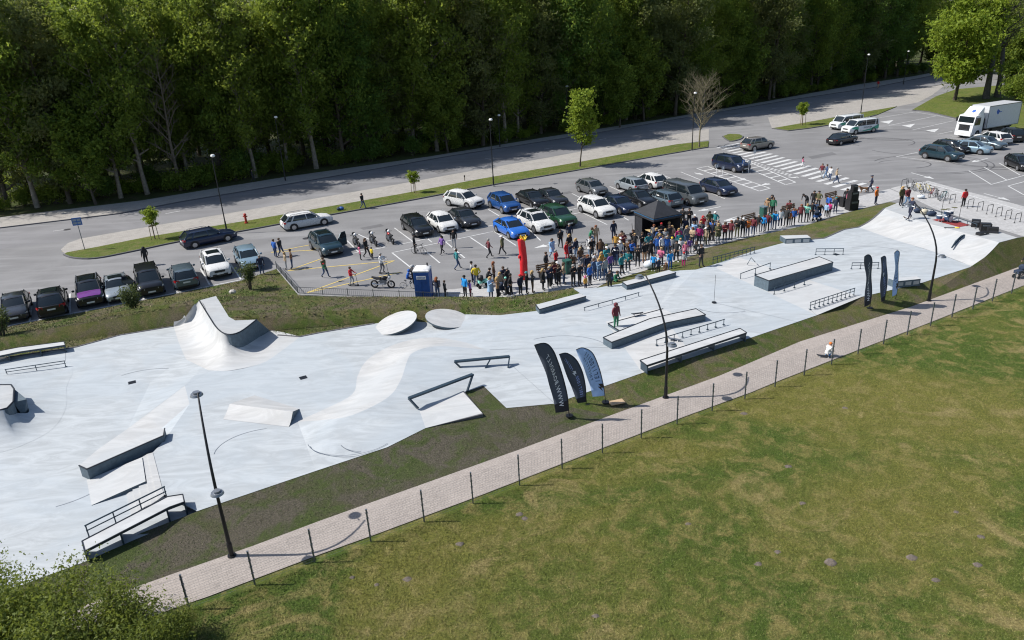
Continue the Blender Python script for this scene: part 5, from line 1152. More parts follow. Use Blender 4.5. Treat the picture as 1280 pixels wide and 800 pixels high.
# --- people scattered on the car park
LOTP = [
 ((328, 343), 'navy', 'jeans', 'stand', SG, 1, 'beside the pale blue hatchback'), ((345, 321.6), 'blue', 'jeans', 'stand', SH, 1, 'before the white estate car'), ((352, 320.5), 'charcoal', 'jeans', 'walk', SH, 1, 'before the white estate car'),
 ((358.4, 337), 'beige', 'lightgrey', 'stand', BLD, .9, 'at the corner of the yellow lines'), ((366, 335.4), 'brown', 'jeans', 'pocket', SH, 1, 'at the corner of the yellow lines'),
 ((407, 347), 'olive', 'jeans', 'walk', SH, 1.03, 'crossing the yellow lines carrying a child'),
 ((451, 325), 'pink', 'charcoal', 'stand', hood('pink'), .68, 'beside the motorcycles'), ((459, 322), 'black', 'black', 'walk', LO, 1, 'beside the motorcycles'), ((465.6, 324), 'yellow', 'black', 'stand', SH, .62, 'beside the motorcycles'),
 ((454, 261), 'black', 'jeans', 'walk', SB, 1, 'on the kerb of the grass strip'),
 ((553.5, 317.6), 'purple', 'black', 'walk', LB_, 1, 'crossing the empty bays'), ((568, 310), 'black', 'lightgrey', 'stand', LB_, 1, 'in the empty bays'), ((572, 337), 'teal', 'jeans', 'walk', SH, 1.03, 'in the empty bays'),
 ((611.6, 322.6), 'maroon', 'charcoal', 'walk', SG, 1, 'beside the red tube'), ((628.5, 319), 'olive', 'black', 'walk', cap('white'), 1, 'beside the red tube'),
 ((547.5, 373), 'navy', 'jeans', 'pocket', AU, 1, 'beside the blue toilet cabin'), ((557, 372), 'charcoal', 'black', 'stand', SH, .8, 'beside the blue toilet cabin'), ((582, 372), 'brightblue', 'black', 'stand', SB, 1, 'at the car park edge'), ((588.4, 372), 'purple', 'maroon', 'stand', SH, .78, 'at the car park edge'),
 ((590.7, 353), 'lightgrey', 'navy', 'pocket', SB, 1, 'beside the pushchair'), ((596, 357.5), 'yellow', 'jeans', 'pocket', SB, 1, 'beside the pushchair'),
 ((184, 331.5), 'black', 'black', 'stand', hood('black'), 1, 'behind the black people carrier'),
 ((317, 228), 'charcoal', 'charcoal', 'walk', SB, 1, 'on the footway under the trees'), ((1097, 110.5), 'red', 'beige', 'walk', SH, 1, 'on the far footway by the bend'),
 ((767, 300.5), 'navy', 'navy', 'stand', SH, 1.05, 'alone between the cars and the crowd'), ((792, 307), 'lightblue', 'black', 'stand', SB, .8, 'beside the tent corner'),
 ((1003, 209), 'pink', 'white', 'walk', LB_, .75, 'on the zebra crossing'), ((1026.7, 222), 'maroon', 'lightgrey', 'walk', SH, .95, 'on the zebra crossing'), ((1032.3, 224), 'denim', 'palejeans', 'walk', SH, 1, 'on the zebra crossing'), ((1037.4, 225.5), 'white', 'jeans', 'walk', SB, .9, 'on the zebra crossing'), ((1044.7, 229.5), 'beige', 'jeans', 'walk', SG, 1, 'on the zebra crossing'),
 ((1088, 240.5), 'navy', 'navy', 'walk', cap('navy'), 1.05, 'walking the brown dog'), ((1094, 255.5), 'orange', 'navy', 'stand', bea('red'), 1, 'beside the loudspeaker stack'), ((1203.6, 258.5), 'red', 'black', 'stand', SB, 1.02, 'among the bicycle racks')]
for px, t_, b_, po, hr, hh, wh in LOTP: person(px, t_, b_, po, hair=hr, h=hh, where=wh, group=GA, rz=random.uniform(-3, 3) if po != 'walk' else random.choice((-.5, .3, 2.6, -2.4)))
# --- spectators; each row: foot pixel, top, trousers, pose, hair, height factor
CR = [(609, 351, 'charcoal', 'black', 'crouch', SB, 1), (614, 374, 'lightblue', 'jeans', 'phone', BLD, 1), (618, 354, 'brown', 'black', 'stand', AU, 1), (622.5, 375, 'tan', 'black', 'crossed', BLD, 1), (626, 366, 'beige', 'charcoal', 'stand', BLD, .95), (633, 370, 'charcoal', 'charcoal', 'stand', bea('mint'), .85), (639, 370, 'black', 'black', 'pocket', SB, 1.04), (635, 362, 'black', 'charcoal', 'stand', SG, 1), (630, 360, 'navy', 'black', 'crossed', SH, 1),
 (651, 369, 'navy', 'charcoal', 'stand', bea('red'), .95), (658.6, 367, 'black', 'black', 'crossed', bea('teal'), 1), (666, 366, 'charcoal', 'brown', 'crossed', BLD, 1), (679, 362.5, 'black', 'black', 'stand', BLD, 1), (687, 360.6, 'navy', 'black', 'phone', SG, 1),
 (690.6, 323, 'lightblue', 'palejeans', 'walk', LO, 1), (700.7, 310, 'black', 'black', 'walk', SB, 1), (712, 303, 'navy', 'black', 'stand', SG, 1), (712, 317, 'black', 'denim', 'stand', BLD, 1), (709, 325, 'red', 'red', 'stand', AU, .9), (720, 323, 'navy', 'palejeans', 'stand', BLD, 1), (727, 323, 'charcoal', 'jeans', 'stand', SH, .66), (745, 305, 'beige', 'tan', 'stand', AU, 1), (738, 319.5, 'white', 'palejeans', 'stand', SH, 1), (777, 313, 'brown', 'brown', 'walk', LB_, 1), (770, 315, 'mustard', 'charcoal', 'stand', SB, .95),
 (695, 338, 'red', 'black', 'crossed', SG, 1), (683, 341, 'charcoal', 'black', 'stand', SH, 1), (688.5, 359, 'navy', 'black', 'crossed', BLD, 1), (698.6, 358, 'black', 'black', 'phone', SH, 1), (705, 355, 'beige', 'jeans', 'stand', LO, 1), (716.7, 358, 'black', 'black', 'crossed', SG, 1.03), (724.6, 357, 'black', 'black', 'crossed', SG, 1.03), (732, 363.5, 'mustard', 'navy', 'stand', hood('pink'), .68), (735, 345, 'navy', 'navy', 'stand', AU, 1), (737.4, 357, 'blue', 'navy', 'stand', BLD, 1), (743, 349, 'denim', 'jeans', 'stand', LO, 1), (744, 341, 'white', 'jeans', 'crossed', SG, 1), (749, 350, 'palejeans', 'denim', 'phone', BLD, 1), (758, 332, 'black', 'black', 'crossed', bea('olive'), 1.03), (756.5, 349, 'lightgrey', 'denim', 'stand', LO, 1), (762, 364, 'charcoal', 'black', 'stand', SH, .95), (768, 355, 'green', 'charcoal', 'crouch', SH, 1), (769, 331, 'navy', 'denim', 'stand', LB_, 1), (774.6, 327, 'white', 'navy', 'stand', cap('white'), 1), (777, 344, 'teal', 'black', 'point', SH, 1), (784.7, 340, 'teal', 'charcoal', 'pocket', SB, 1.03), (797, 333, 'black', 'black', 'phone', SH, 1.02), (752, 341, 'mustard', 'black', 'stand', BLD, 1), (763, 341, 'purple', 'jeans', 'stand', LO, .95),
 (805.5, 328.5, 'black', 'tan', 'stand', LB_, 1), (813, 327, 'black', 'black', 'stand', SB, 1.06), (817, 306, 'grey', 'jeans', 'stand', ('short', 'auburn'), 1.03), (826, 303, 'charcoal', 'black', 'crossed', bea('red'), 1), (836, 300.5, 'black', 'black', 'stand', BLD, 1), (839.5, 306, 'beige', 'jeans', 'stand', BLD, 1), (848, 308, 'magenta', 'palejeans', 'stand', BLD, .95), (847, 292, 'mustard', 'brown', 'stand', AU, 1), (856, 296, 'navy', 'navy', 'stand', SG, 1.02), (853, 283.5, 'black', 'black', 'crossed', SB, 1.03), (861, 284.5, 'black', 'black', 'crossed', SB, 1.05), (858, 306, 'grey', 'denim', 'stand', BLD, 1), (865, 308, 'beige', 'black', 'crossed', AU, 1), (867, 301, 'lightblue', 'jeans', 'stand', LO, 1), (873.5, 307, 'magenta', 'charcoal', 'stand', LB_, 1), (878, 293, 'red', 'black', 'stand', hood('red'), 1), (884, 305.5, 'black', 'black', 'crossed', SB, 1.03), (890, 303, 'navy', 'black', 'pocket', SB, 1.04), (881.5, 307, 'beige', 'olive', 'stand', cap('white'), .95),
 (816.7, 339, 'brightblue', 'charcoal', 'stand', SH, .8), (822.5, 343, 'navy', 'black', 'stand', bea('lightblue'), .72), (826, 334, 'pink', 'charcoal', 'phone', BLD, .95), (833, 320, 'blue', 'denim', 'stand', SG, 1), (832, 344.5, 'brown', 'brown', 'stand', AU, .6), (837.4, 337, 'brightblue', 'blue', 'stand', SH, .9), (845, 327.5, 'charcoal', 'black', 'pocket', SB, 1.03), (839.5, 318, 'lightgrey', 'navy', 'stand', cap('yellow'), .9), (854.4, 334, 'lightgrey', 'magenta', 'stand', bea('red'), .7), (856.5, 325, 'pink', 'jeans', 'stand', BLD, .9), (821.5, 320, 'blue', 'jeans', 'stand', SH, 1), (850, 320, 'white', 'palejeans', 'stand', BLD, .9), (828, 320, 'white', 'charcoal', 'stand', SH, 1), (862, 317, 'purple', 'navy', 'stand', SH, .75), (869, 316, 'grey', 'black', 'crouch', LO, 1), (824, 312, 'olive', 'brown', 'stand', SB, 1), (831, 310, 'lightgrey', 'jeans', 'stand', BLD, 1),
 (897, 304, 'olive', 'lightgrey', 'crossed', BLD, 1), (905.5, 302, 'maroon', 'black', 'crossed', LO, 1), (913, 300, 'maroon', 'charcoal', 'stand', AU, 1), (921, 297, 'black', 'olive', 'crossed', SB, 1.04), (934, 295.5, 'orange', 'jeans', 'crossed', SH, .95), (941, 294.5, 'maroon', 'jeans', 'stand', LB_, 1), (947, 291.5, 'black', 'grey', 'pocket', SG, 1), (953.3, 290, 'brightblue', 'navy', 'stand', SH, .9), (958.6, 289, 'maroon', 'black', 'stand', SG, 1), (962, 287, 'teal', 'denim', 'phone', SB, .95), (967.7, 286.5, 'brightblue', 'jeans', 'stand', SH, 1), (974.6, 284.5, 'white', 'navy', 'stand', SB, 1.02), (982, 283, 'charcoal', 'black', 'stand', SH, 1), (985.7, 282.5, 'orange', 'grey', 'stand', SG, .85), (991, 281.5, 'blue', 'charcoal', 'stand', ('short', 'auburn'), .9), (963.4, 267, 'black', 'black', 'phone', hood('black'), 1.06), (965.5, 269, 'green', 'black', 'stand', SH, 1), (958, 268, 'tan', 'beige', 'stand', BLD, .9), (986, 266, 'maroon', 'black', 'sit', SB, 1), (928, 296.5, 'charcoal', 'black', 'stand', cap('white'), 1),
 (1000, 278, 'maroon', 'black', 'stand', AU, 1), (1007.6, 277.5, 'mint', 'charcoal', 'phone', BLD, 1), (1013.7, 275, 'charcoal', 'black', 'pocket', SB, 1), (1018, 274, 'denim', 'lightgrey', 'stand', SG, 1), (1023, 273.5, 'charcoal', 'navy', 'bent', SH, 1), (1008, 259, 'charcoal', 'black', 'bent', SB, 1), (1016, 260, 'black', 'black', 'stand', SB, 1), (1022, 261, 'olive', 'black', 'pocket', SB, 1.03), (1032, 272, 'lightblue', 'black', 'stand', SH, .8), (1036, 271, 'magenta', 'charcoal', 'stand', SB, .85), (1043.5, 267, 'navy', 'navy', 'stand', cap('teal'), .95), (1035, 264, 'blue', 'charcoal', 'stand', SH, .9), (1061, 259, 'pink', 'black', 'stand', SB, 1), (1057, 257, 'charcoal', 'black', 'stand', SB, 1)]
for x, y, t_, b_, po, hr, hh in CR:
    if x < 668: wh = 'beside the pushchair group'
    elif x < 730: wh = 'in the crowd by the green bin'
    elif x < 800: wh = 'in the crowd between bin and tent'
    elif x < 900: wh = 'in the crowd before the tent'
    elif x < 995: wh = 'by the first bench'
    else: wh = 'by the far bench'
    onc = y > 328 and 770 < x < 870
    person((x, y), t_, b_, po, hair=hr, h=hh, where=wh, group=GC, z=.16 if onc else .02, coat=(.32 if (t_ in ('lightblue', 'white', 'olive') and b_ in ('jeans', 'palejeans', 'lightgrey')) or (x in (679, 709)) else None), shoes=random.choice(('black', 'white', 'black', 'charcoal', 'lightgrey')))
FILL = random.Random(12)
for i in range(34):        # more of the dense part of the crowd
    a = FILL.random(); x = 690+a*215+FILL.uniform(-4, 4); yb = 358-(x-690)*.26; y = yb-FILL.uniform(2, 24)
    if 808 < x < 838 and y < 306: y = 318
    t_ = FILL.choice(('black', 'navy', 'charcoal', 'black', 'grey', 'denim', 'olive', 'brown', 'maroon', 'navy', 'lightgrey', 'teal', 'blue')); b_ = FILL.choice(('black', 'jeans', 'charcoal', 'navy', 'jeans', 'black'))
    person((x, y), t_, b_, FILL.choice(('stand', 'crossed', 'pocket', 'phone')), hair=FILL.choice((SH, SB, LO, LB_, SG, BLD, cap('black'), bea('navy'), cap('white'))), h=FILL.choice((1, 1, 1, .95, 1.03, .78)), where='in the crowd by the green bin' if x < 730 else ('in the crowd between bin and tent' if x < 800 else 'in the crowd before the tent'), group=GC)
person((770, 411), 'maroon', 'green', 'stand', hair=hood('maroon'), rz=R(-55), z=Z2, label='skater in maroon hooded top and green trousers standing on the low pad', h=1.05)
person((875.6, 334), 'black', 'charcoal', 'pocket', hair=SH, rz=R(-60), z=Z2+.1, label='person all in black standing alone on the concrete edge before the crowd', h=1.04)
person((1137, 273.5), 'navy', 'navy', 'walk', hair=('short', 'auburn'), rz=R(200), z=ZD, label='skater in navy with board at the edge of the end deck', h=1.03)
person((1125.5, 257), 'olive', 'black', 'stand', hair=BLD, rz=R(-70), z=ZD, label='person in olive camouflage jacket standing at the back of the end deck')
person((1132.6, 258.5), 'maroon', 'palejeans', 'walk', hair=SB, rz=R(-80), z=ZD, label='person in dark maroon top and pale jeans on the end deck')
person((1033, 446), 'white', 'brightblue', 'crouch', hair=bea('orange'), rz=R(20), label='child in white top and orange hat crouching on the path by the fence', h=.8)
person((1281, 343), 'black', 'charcoal', 'walk', hair=SB, rz=R(200), label='person in black pushing a pushchair along the path', h=1.03)
p6 = person((405.5, 338.5), 'green', 'black', 'sit', hair=bea('red'), rz=R(-30), z=.95, h=.5, label='small child in green top and red hat carried across the car park')
person((440, 357), 'red', 'lightgrey', 'scoot', hair=SH, rz=R(-15), h=.9, label='child in red hooded top standing on a scooter by the yellow lines')
person((478, 342), 'white', 'grey', 'scoot', hair=SG, rz=R(-15), h=1, label='rider in white T-shirt on a scooter beside the black motorcycle')
person((519, 316.5), 'black', 'black', 'stand', hair=hel('charcoal'), rz=R(0), h=1.06, label='person in black with helmet holding a bicycle in the empty bays')
person((510, 358), 'blue', 'navy', 'ride', hair=hood('blue'), rz=R(0), h=.85, label='child in blue hooded jacket on a small bicycle beside the toilet cabin')
person((517.5, 357), 'charcoal', 'black', 'pocket', hair=hel('lightgrey'), rz=R(30), h=1, label='person in charcoal with pale helmet behind the toilet cabin')
person((737, 306.5), 'green', 'palejeans', 'ride', hair=LO, rz=R(0), h=1, label='person in green jacket astride a bicycle behind the crowd')
asphalt('patch_asphalt', (.15, .15, .155))
# ================================================================== MARKINGS
def mark(name, pts, wd, mat='paint_white', z=.016, parent=None, step=6):
    m_ = MB(); l = GP(pts) if not isinstance(pts[0], Vector) else pts; strip(m_, densify(l, step), wd, z); return m_.build(name, mat, parent or lot)
WL = .13
base = [(37, 401.5), (87.5, 391.5), (136, 382), (180, 374), (221, 365), (262, 356), (301, 349)]
for p in base+[(-14, 412), (-66, 424)]:
    g = G(*p); mark('bay_line', [g, g+U*5.2], WL)
mark('bay_line', [(-120, 434), (37, 402), (136, 383), (221, 366), (301, 350)], WL)
for a, b in (((493, 285), (516, 302)), ((490, 316), (619, 289)), ((498, 306), (617, 281.5)), ((490, 316), (514, 335)), ((532, 314), (550, 329)), ((556.5, 302), (581, 322.6)), ((588, 297), (610.5, 312)), ((617, 289), (645, 307)), ((610.5, 262), (624, 270)), ((658, 284), (676, 301)), ((434, 301), (449, 316)), ((448, 293), (482, 309)), ((482, 309), (440, 317)), ((715, 242), (728, 248.6)), ((762, 233), (788, 245)), ((851, 215), (878, 226)), ((727, 265.5), (759, 281)), ((705, 264), (727, 259)), ((700, 271), (729.5, 265)), ((766.6, 264), (786, 275.6)), ((882, 238.5), (906, 248.6)), ((829, 219), (850, 228)), ((524, 290), (540, 303)), ((660, 262), (672, 270)), ((806, 226), (822, 234)),
             ((1099, 147.5), (1144, 140)), ((1111, 157), (1175, 144)), ((1141, 162.5), (1192, 151)), ((1172, 168), (1196, 163)), ((1144, 140), (1192, 148.5)), ((1120, 196), (1147, 190.6)), ((1120, 196), (1183, 203)), ((1211, 213.5), (1238, 230)), ((1230, 209), (1258, 225)), ((1249, 204), (1275, 219)), ((1238, 231), (1300, 214)), ((1260, 232.6), (1300, 255)), ((1260, 232.6), (1300, 222)), ((1159, 229), (1290, 267)), ((1188, 170), (1202, 172)), ((1253, 168), (1290, 172)), ((905, 276), (921, 271)), ((820, 300), (925, 275))):
    mark('bay_line', [a, b], WL)
def arrow(tail, tip, wd=.16, hw=.42, hl=1.3):
    a, b = G(*tail), G(*tip); d = (b-a).normalized(); n = Vector((-d.y, d.x, 0)); z = Vector((0, 0, .018)); m_ = MB()
    q = b-d*hl; m_.add([a+n*wd/2+z, a-n*wd/2+z, q-n*wd/2+z, q+n*wd/2+z], [(0, 1, 2, 3)]); m_.add([q+n*hw+z, q-n*hw+z, b+z], [(0, 1, 2)]); m_.build('arrow', 'paint_white', lot)
for a, b in (((696, 304), (667, 310.5)), ((901, 258.5), (871, 264.5)), ((940, 269), (905, 277)), ((1139, 216), (1168, 224)), ((1230, 242), (1263, 251)), ((1235, 198), (1214, 203)), ((920, 221), (934, 226)), ((868, 216), (880, 219)), ((962, 229.5), (950, 232)), ((995, 222), (984, 222.5))): arrow(a, b)
for x, y in ((1100, 152.3), (1127, 157), (1157, 163)):      # broad triangle marks of the bus bays
    m_ = MB(); c_ = [p+Vector((0, 0, .014)) for p in GP([(x, y), (x+17, y-2.2), (x+11, y+2.4)])]; m_.poly(c_); m_.build('triangle_mark', 'paint_white', lot)
def hatch(o4, n):
    P_ = GP(o4)
    for a, b in zip(P_, P_[1:]+P_[:1]): mark('hatch_line', [a, b], .18)
    for i in range(1, n):
        t = i/n; a = P_[0]+(P_[3]-P_[0])*t; b = P_[1]+(P_[2]-P_[1])*t; mark('hatch_line', [a, b], .28, z=.019)
hatch([(871, 210.6), (884, 208), (962.5, 235.6), (949, 239)], 8); hatch([(920, 204), (934, 201.5), (994.5, 228), (982, 231)], 7)
lz, rz_ = GP([(897, 185), (1064, 241.5)]), GP([(924, 179.3), (1092, 232.5)])
for i in range(21):
    t = i/20; a = lz[0]+(lz[1]-lz[0])*t; b = rz_[0]+(rz_[1]-rz_[0])*t
    mark('zebra_bar', [a, b], .58, z=.017)
for i in range(15):
    for k in range(2):
        t = .27+.40*(i+.5*k)/15; a = lz[0]+(lz[1]-lz[0])*t; d = (rz_[0]-lz[0]).normalized()
        q = a-d*(.5+.55*k); mark('speed_table_mark', [q, q-d*.4], .34, z=.018)
for a, b in (((360, 338.6), (493, 326)), ((384, 366), (493, 326)), ((384, 366), (500, 340.5)), ((339, 315.6), (394, 305)), ((339, 315.6), (398, 312.5)), ((360, 338.6), (402, 323.5))): mark('yellow_bay_line', [a, b], .16, 'paint_yellow', random.uniform(.015, .019))
cl_ = [(a+b)/2 for a, b in zip(GP([(-100, 300), (0, 285.5), (150, 267.5), (225, 253), (400, 224), (560, 196), (720, 171), (860, 147), (990, 125), (1090, 110)]), GP([(-100, 326), (0, 312), (150, 289), (225, 276), (400, 247), (560, 218), (720, 190), (860, 164.5), (990, 139), (1090, 121)]))]
cl_ = densify(cl_, 1.5)
for i in range(0, len(cl_)-2, 7): mark('road_dash', [cl_[i], cl_[i+1]], .14, z=.02, parent=road)
rg = random.Random(3)
for cx, cy, r0, r1, n_ in ((1238, 201, 4.2, 2.4, 2), (1242, 208, 2.2, 1.2, 1), (1118, 168, 5.5, 3, 2), (1100, 178, 4, 6, 2), (1165, 205, 6, 5, 2), (1150, 183, 7, 4, 1), (1265, 196, 3, 2, 1), (1130, 205, 3, 2, 1)):
    c_ = G(cx, cy)
    for k in range(n_):
        a0 = rg.uniform(0, 6.28); sp = rg.uniform(2.2, 5.2); rr = r0*(1+.12*k); pts = [c_+Vector((rr*math.cos(a0+sp*i/26), rr*.85*math.sin(a0+sp*i/26), 0)) for i in range(27)]
        mark('tyre_mark', pts, .16, 'tyre_mark', .0125+.0004*k, step=50)
for cx, cy, rr, zz, a0, a1 in ((440, 545, 2.2, Z2, 200, 330), (463, 548, 1.5, Z2, 190, 260), (700, 440, 3.0, Z2, 20, 120), (180, 480, 2.6, 0, 30, 140), (60, 600, 3.2, 0, 300, 400), (905, 380, 2.0, Z3, 200, 300), (1090, 320, 3.0, Z4, 10, 100), (330, 560, 2.4, Z1, 100, 190)):
    c_ = G(cx, cy, zz); m_ = MB(); strip(m_, [c_+Vector((rr*math.cos(R(a0+(a1-a0)*i/16)), rr*.8*math.sin(R(a0+(a1-a0)*i/16)), .007)) for i in range(17)], .035); m_.build('wheel_scuff', 'lamp_grey', park)
for q4 in (((540, 214), (562, 210.5), (570, 213.5), (548, 217.5)), ((690, 243), (712, 239), (716, 241), (694, 245)), ((150, 352), (205, 341), (209, 344), (154, 355)), ((1010, 196), (1040, 190), (1046, 193), (1015, 199)), ((450, 285), (476, 280), (480, 282.5), (454, 287.5))):
    m_ = MB(); m_.poly([p+Vector((0, 0, .0112)) for p in GP(q4)]); m_.build('asphalt_patch', 'patch_asphalt', lot)
# ================================================================== LAMPS
BOW = Vector((-.36, .93, 0)).normalized()
def bow_lamp(px, label):
    b = G(*px); root = thing('lamp_post', label, 'street lamp', b); pts = []; rad = []
    for i in range(15):
        t = i/14; z = 6.6*(t if t < .5 else t-.04*((t-.5)/.5)**2); off = 2.3*max(0, (t-.42)/.58)**2.0; pts.append(Vector((0, 0, z))+BOW*off); rad.append(.085-.05*t)
    m_ = MB(); m_.tube(pts, rad, 10); m_.build('pole', 'black_metal', root, smooth=True)
    m_ = MB(); m_.cyl((0, 0, .03), .17, .06, 12); m_.cyl((0, 0, .35), .1, .6, 12); m_.build('base', 'black_metal', root, smooth=True)
    for p, d in ((pts[-1]-Vector((0, 0, .25)), BOW*.38-Vector((.1, 0, .0))), (Vector((0, 0, 3.25)), -BOW*.34+Vector((.05, 0, .02)))):
        m_ = MB(); m_.tube([(0, 0, 0), d*.6], .025, 6); c_ = d; m_.cyl((c_.x, c_.y, c_.z), .26, .09, 16, r2=.22); m_.cyl((c_.x, c_.y, c_.z+.08), .14, .08, 12); h_ = m_.build('lamp_head', 'lamp_grey', root, p, smooth=True)
        g = MB(); g.cyl((c_.x, c_.y, c_.z-.055), .21, .02, 16); g.build('lens', 'white_plastic', h_)
bow_lamp((290, 695), 'black bowed lamp post standing at the path beside the long ledge with handrail')
bow_lamp((832, 497), 'black bowed lamp post beside the path behind the leaning feather flags')
bow_lamp((1161, 376), 'black bowed lamp post beside the path near the end bank and the pale blue flag')
def street_lamp(px, h, label, z=.1):
    b = G(px[0], px[1], z); root = thing('street_lamp', label, 'street lamp', b); m_ = MB(); m_.tube([(0, 0, 0), (0, 0, 1.2), (0, 0, 1.25), (0, 0, h)], [.09, .085, .065, .045], 8); m_.build('pole', 'black_metal', root, smooth=True)
    m_ = MB(); m_.cyl((0, 0, .04), .15, .08, 10); m_.build('base', 'lamp_grey', root)
    m_ = MB(); m_.cyl((.12, 0, h+.1), .24, .16, 12, r2=.16); m_.ball((.12, 0, h+.02), .2, 10, 6, sc=(1.1, 1, .6)); m_.build('lamp_head', 'white_plastic', root, smooth=True)
for p, h, lb, z in (((284, 291), 7.8, 'street lamp on the grass strip between the navy estate and the hydrant', .1), ((357, 226.5), 8.3, 'street lamp at the far kerb under the trees near the walking person', .1), ((617, 232), 7.8, 'street lamp on the grass strip behind the blue SUV', .1), ((625, 184), 4.8, 'short street lamp at the far kerb of the road below the wood', .1), ((865, 188), 7.8, 'street lamp at the end of the grass strip beside the bare young tree', .1), ((1076, 141), 9.6, 'tall street lamp behind the white and green vans', .1), ((709, 166), 7.5, 'street lamp in the shade of the wood by the far footway', .1), ((1129, 106), 7, 'street lamp at the bend of the road by the wood', .1)): street_lamp(p, h, lb, z)
# ================================================================== FENCES
FL = densify([p+Vector((.15, -.28, 0)) for p in PN], .05)
pos = []; d_ = 0; last = FL[0]; nextd = .6
for a, b in zip(FL, FL[1:]):
    d_ += (b-a).length
    if d_ >= nextd: pos.append(b); nextd += 2.33
pos = [Vector((p.x, p.y, 0)) for p in pos]
fence = thing('wire_fence', 'long galvanised wire-mesh fence between the path and the field', 'fence', pos[0])
m_ = MB(); m_.box((0, 0, .78), (.055, .055, 1.56)); m_.box((0, 0, 1.575), (.07, .07, .03)); 
for z in (.25, .55, .85, 1.15, 1.42): m_.box((0, 0, z), (.085, .085, .035))
pme = m_.mesh('post', 'galv')
for p in pos: obj('post', pme, fence, p-pos[0])
def wirepanel(L_):
    m_ = MB(); r = .0026
    for i in range(13): m_.bar((0, 0, .06+i*.118), (L_, 0, .06+i*.118), r*1.6, r*1.6)
    n = int(L_/.16)
    for i in range(1, n): m_.bar((L_*i/n, .004, .05), (L_*i/n, .004, 1.5), r, r)
    me = m_.mesh('wire_panel', 'lamp_grey'); return me
wp = wirepanel(2.25)
for a, b in zip(pos, pos[1:]):
    d = b-a; o = obj('wire_panel', wp, fence, a-pos[0]+d.normalized()*.035, math.atan2(d.y, d.x)); o.scale.x = (d.length-.07)/2.25; o['kind'] = 'stuff'
low = thing('picket_fence', 'low dark railing along the car park edge beside the motorcycle', 'fence', G(346, 336))
ll = densify(GP([(346, 336.5), (373, 368.5), (500, 374), (592, 377.5)]), 1.9); o0 = ll[0].copy()
m_ = MB(); m_.box((0, 0, .34), (.05, .05, .68)); pme2 = m_.mesh('post', 'galv')
for p in ll: obj('post', pme2, low, p-o0)
for a, b in zip(ll, ll[1:]):
    m_ = MB(); d = b-a
    for z in (.12, .6): m_.bar(a-o0+Vector((0, 0, z)), b-o0+Vector((0, 0, z)), .03, .03)
    n = int(d.length/.16)
    for i in range(1, n): q = a-o0+d*(i/n); m_.bar(q+Vector((0, 0, .12)), q+Vector((0, 0, .6)), .014, .014)
    m_.build('rail_panel', 'galv', low)
m_ = MB()
for a, b in zip(ll, ll[1:]): m_.bar(a+Vector((.1, -.12, .04)), b+Vector((.1, -.12, .04)), .12, .1)
struct(m_.build('lot_kerb', 'kerb_stone'))
# ================================================================== FEATHER FLAGS
plain('flag_dark', (.055, .07, .10), .8, var=.12, scale=2); plain('flag_black', (.014, .016, .024), .8); plain('flag_blue', (.34, .50, .80), .8, var=.1, scale=2); plain('flag_print', (.68, .72, .78), .8); plain('flag_ink', (.05, .09, .2), .8); plain('flag_print_blue', (.30, .38, .70), .8)
def flag(px, poleuv, leftuv, ang, mat, label, printer, z=.2, k=1.0, wk=1.0):
    b = G(px[0], px[1], z); root = thing('feather_flag', label, 'flag', (b.x, b.y, 0)); b0 = Vector((0, 0, z)); e = Vector((-math.cos(ang), -math.sin(ang), 0)); n = Vector((math.sin(ang), -math.cos(ang), 0))
    if n.y > 0: n = -n
    def pt(u, v, off=0.0): return b0+e*(u*wk)+Vector((0, 0, v*k))+n*(off+.05*math.sin(u*4+v*1.3))
    pl = smoothline([Vector((u, v, 0)) for u, v in poleuv], 5); lf = smoothline([Vector((u, v, 0)) for u, v in leftuv], 5)
    m_ = MB(); m_.tube([b0-Vector((0, 0, .3))]+[pt(p.x, p.y) for p in pl], .02, 6); m_.build('pole', 'black_metal', root)
    m_ = MB(); m_.cyl((0, 0, z+.02), .2, .06, 10); m_.build('ground_spike', 'black_metal', root)
    # fabric: rows from the left edge to the pole edge, at equal heights of parameter
    N = 24; fab = [p for p in pl if p.y >= leftuv[0][1]-.02]
    def samp(line, t):
        x = t*(len(line)-1); i = min(int(x), len(line)-2); f = x-i; return line[i]+(line[i+1]-line[i])*f
    for side, nm in ((1, 'fabric'),):
        m_ = MB(); rows = []
        for i in range(N+1):
            a, c_ = samp(lf, i/N), samp(fab, i/N); rows.append([pt(a.x+(c_.x-a.x)*s, a.y+(c_.y-a.y)*s) for s in (0, .25, .5, .75, 1)])
        m_.loft(rows); f = m_.build('fabric', mat, root, smooth='all'); sm = f.modifiers.new('s', 'SOLIDIFY'); sm.thickness = .006
        m_ = MB(); rows2 = [[p+n*.006 for p in r_] for r_ in rows[:4]]; m_.loft(rows2); hem = m_.build('hem', 'flag_black' if mat != 'flag_blue' else 'flag_blue', f)
    def frame(t):      # centre line of the fabric
        a, c_ = samp(lf, t), samp(fab, t); return (a+c_)/2, (c_-a)
    printer(root, frame, pt, e, n, f); return root
def print_text(word, mat, t0, t1, hgt):
    def go(root, frame, pt, e, n, f):
        me = text_mesh(word, 1.0, mat, 0.0); xs = [v.co.x for v in me.vertices]; ys = [v.co.y for v in me.vertices]; w_ = max(xs)-min(xs); hh = max(ys)-min(ys); mx, my = min(xs), (min(ys)+max(ys))/2
        for v in me.vertices:
            t = t0+(t1-t0)*(v.co.x-mx)/w_; c_, wd = frame(t); q = c_+wd.normalized()*((v.co.y-my)/hh*hgt)     # mirrored: seen from the back of the flag
            v.co = pt(q.x, q.y, .012)
        me.update(); obj('lettering', me, f)
    return go
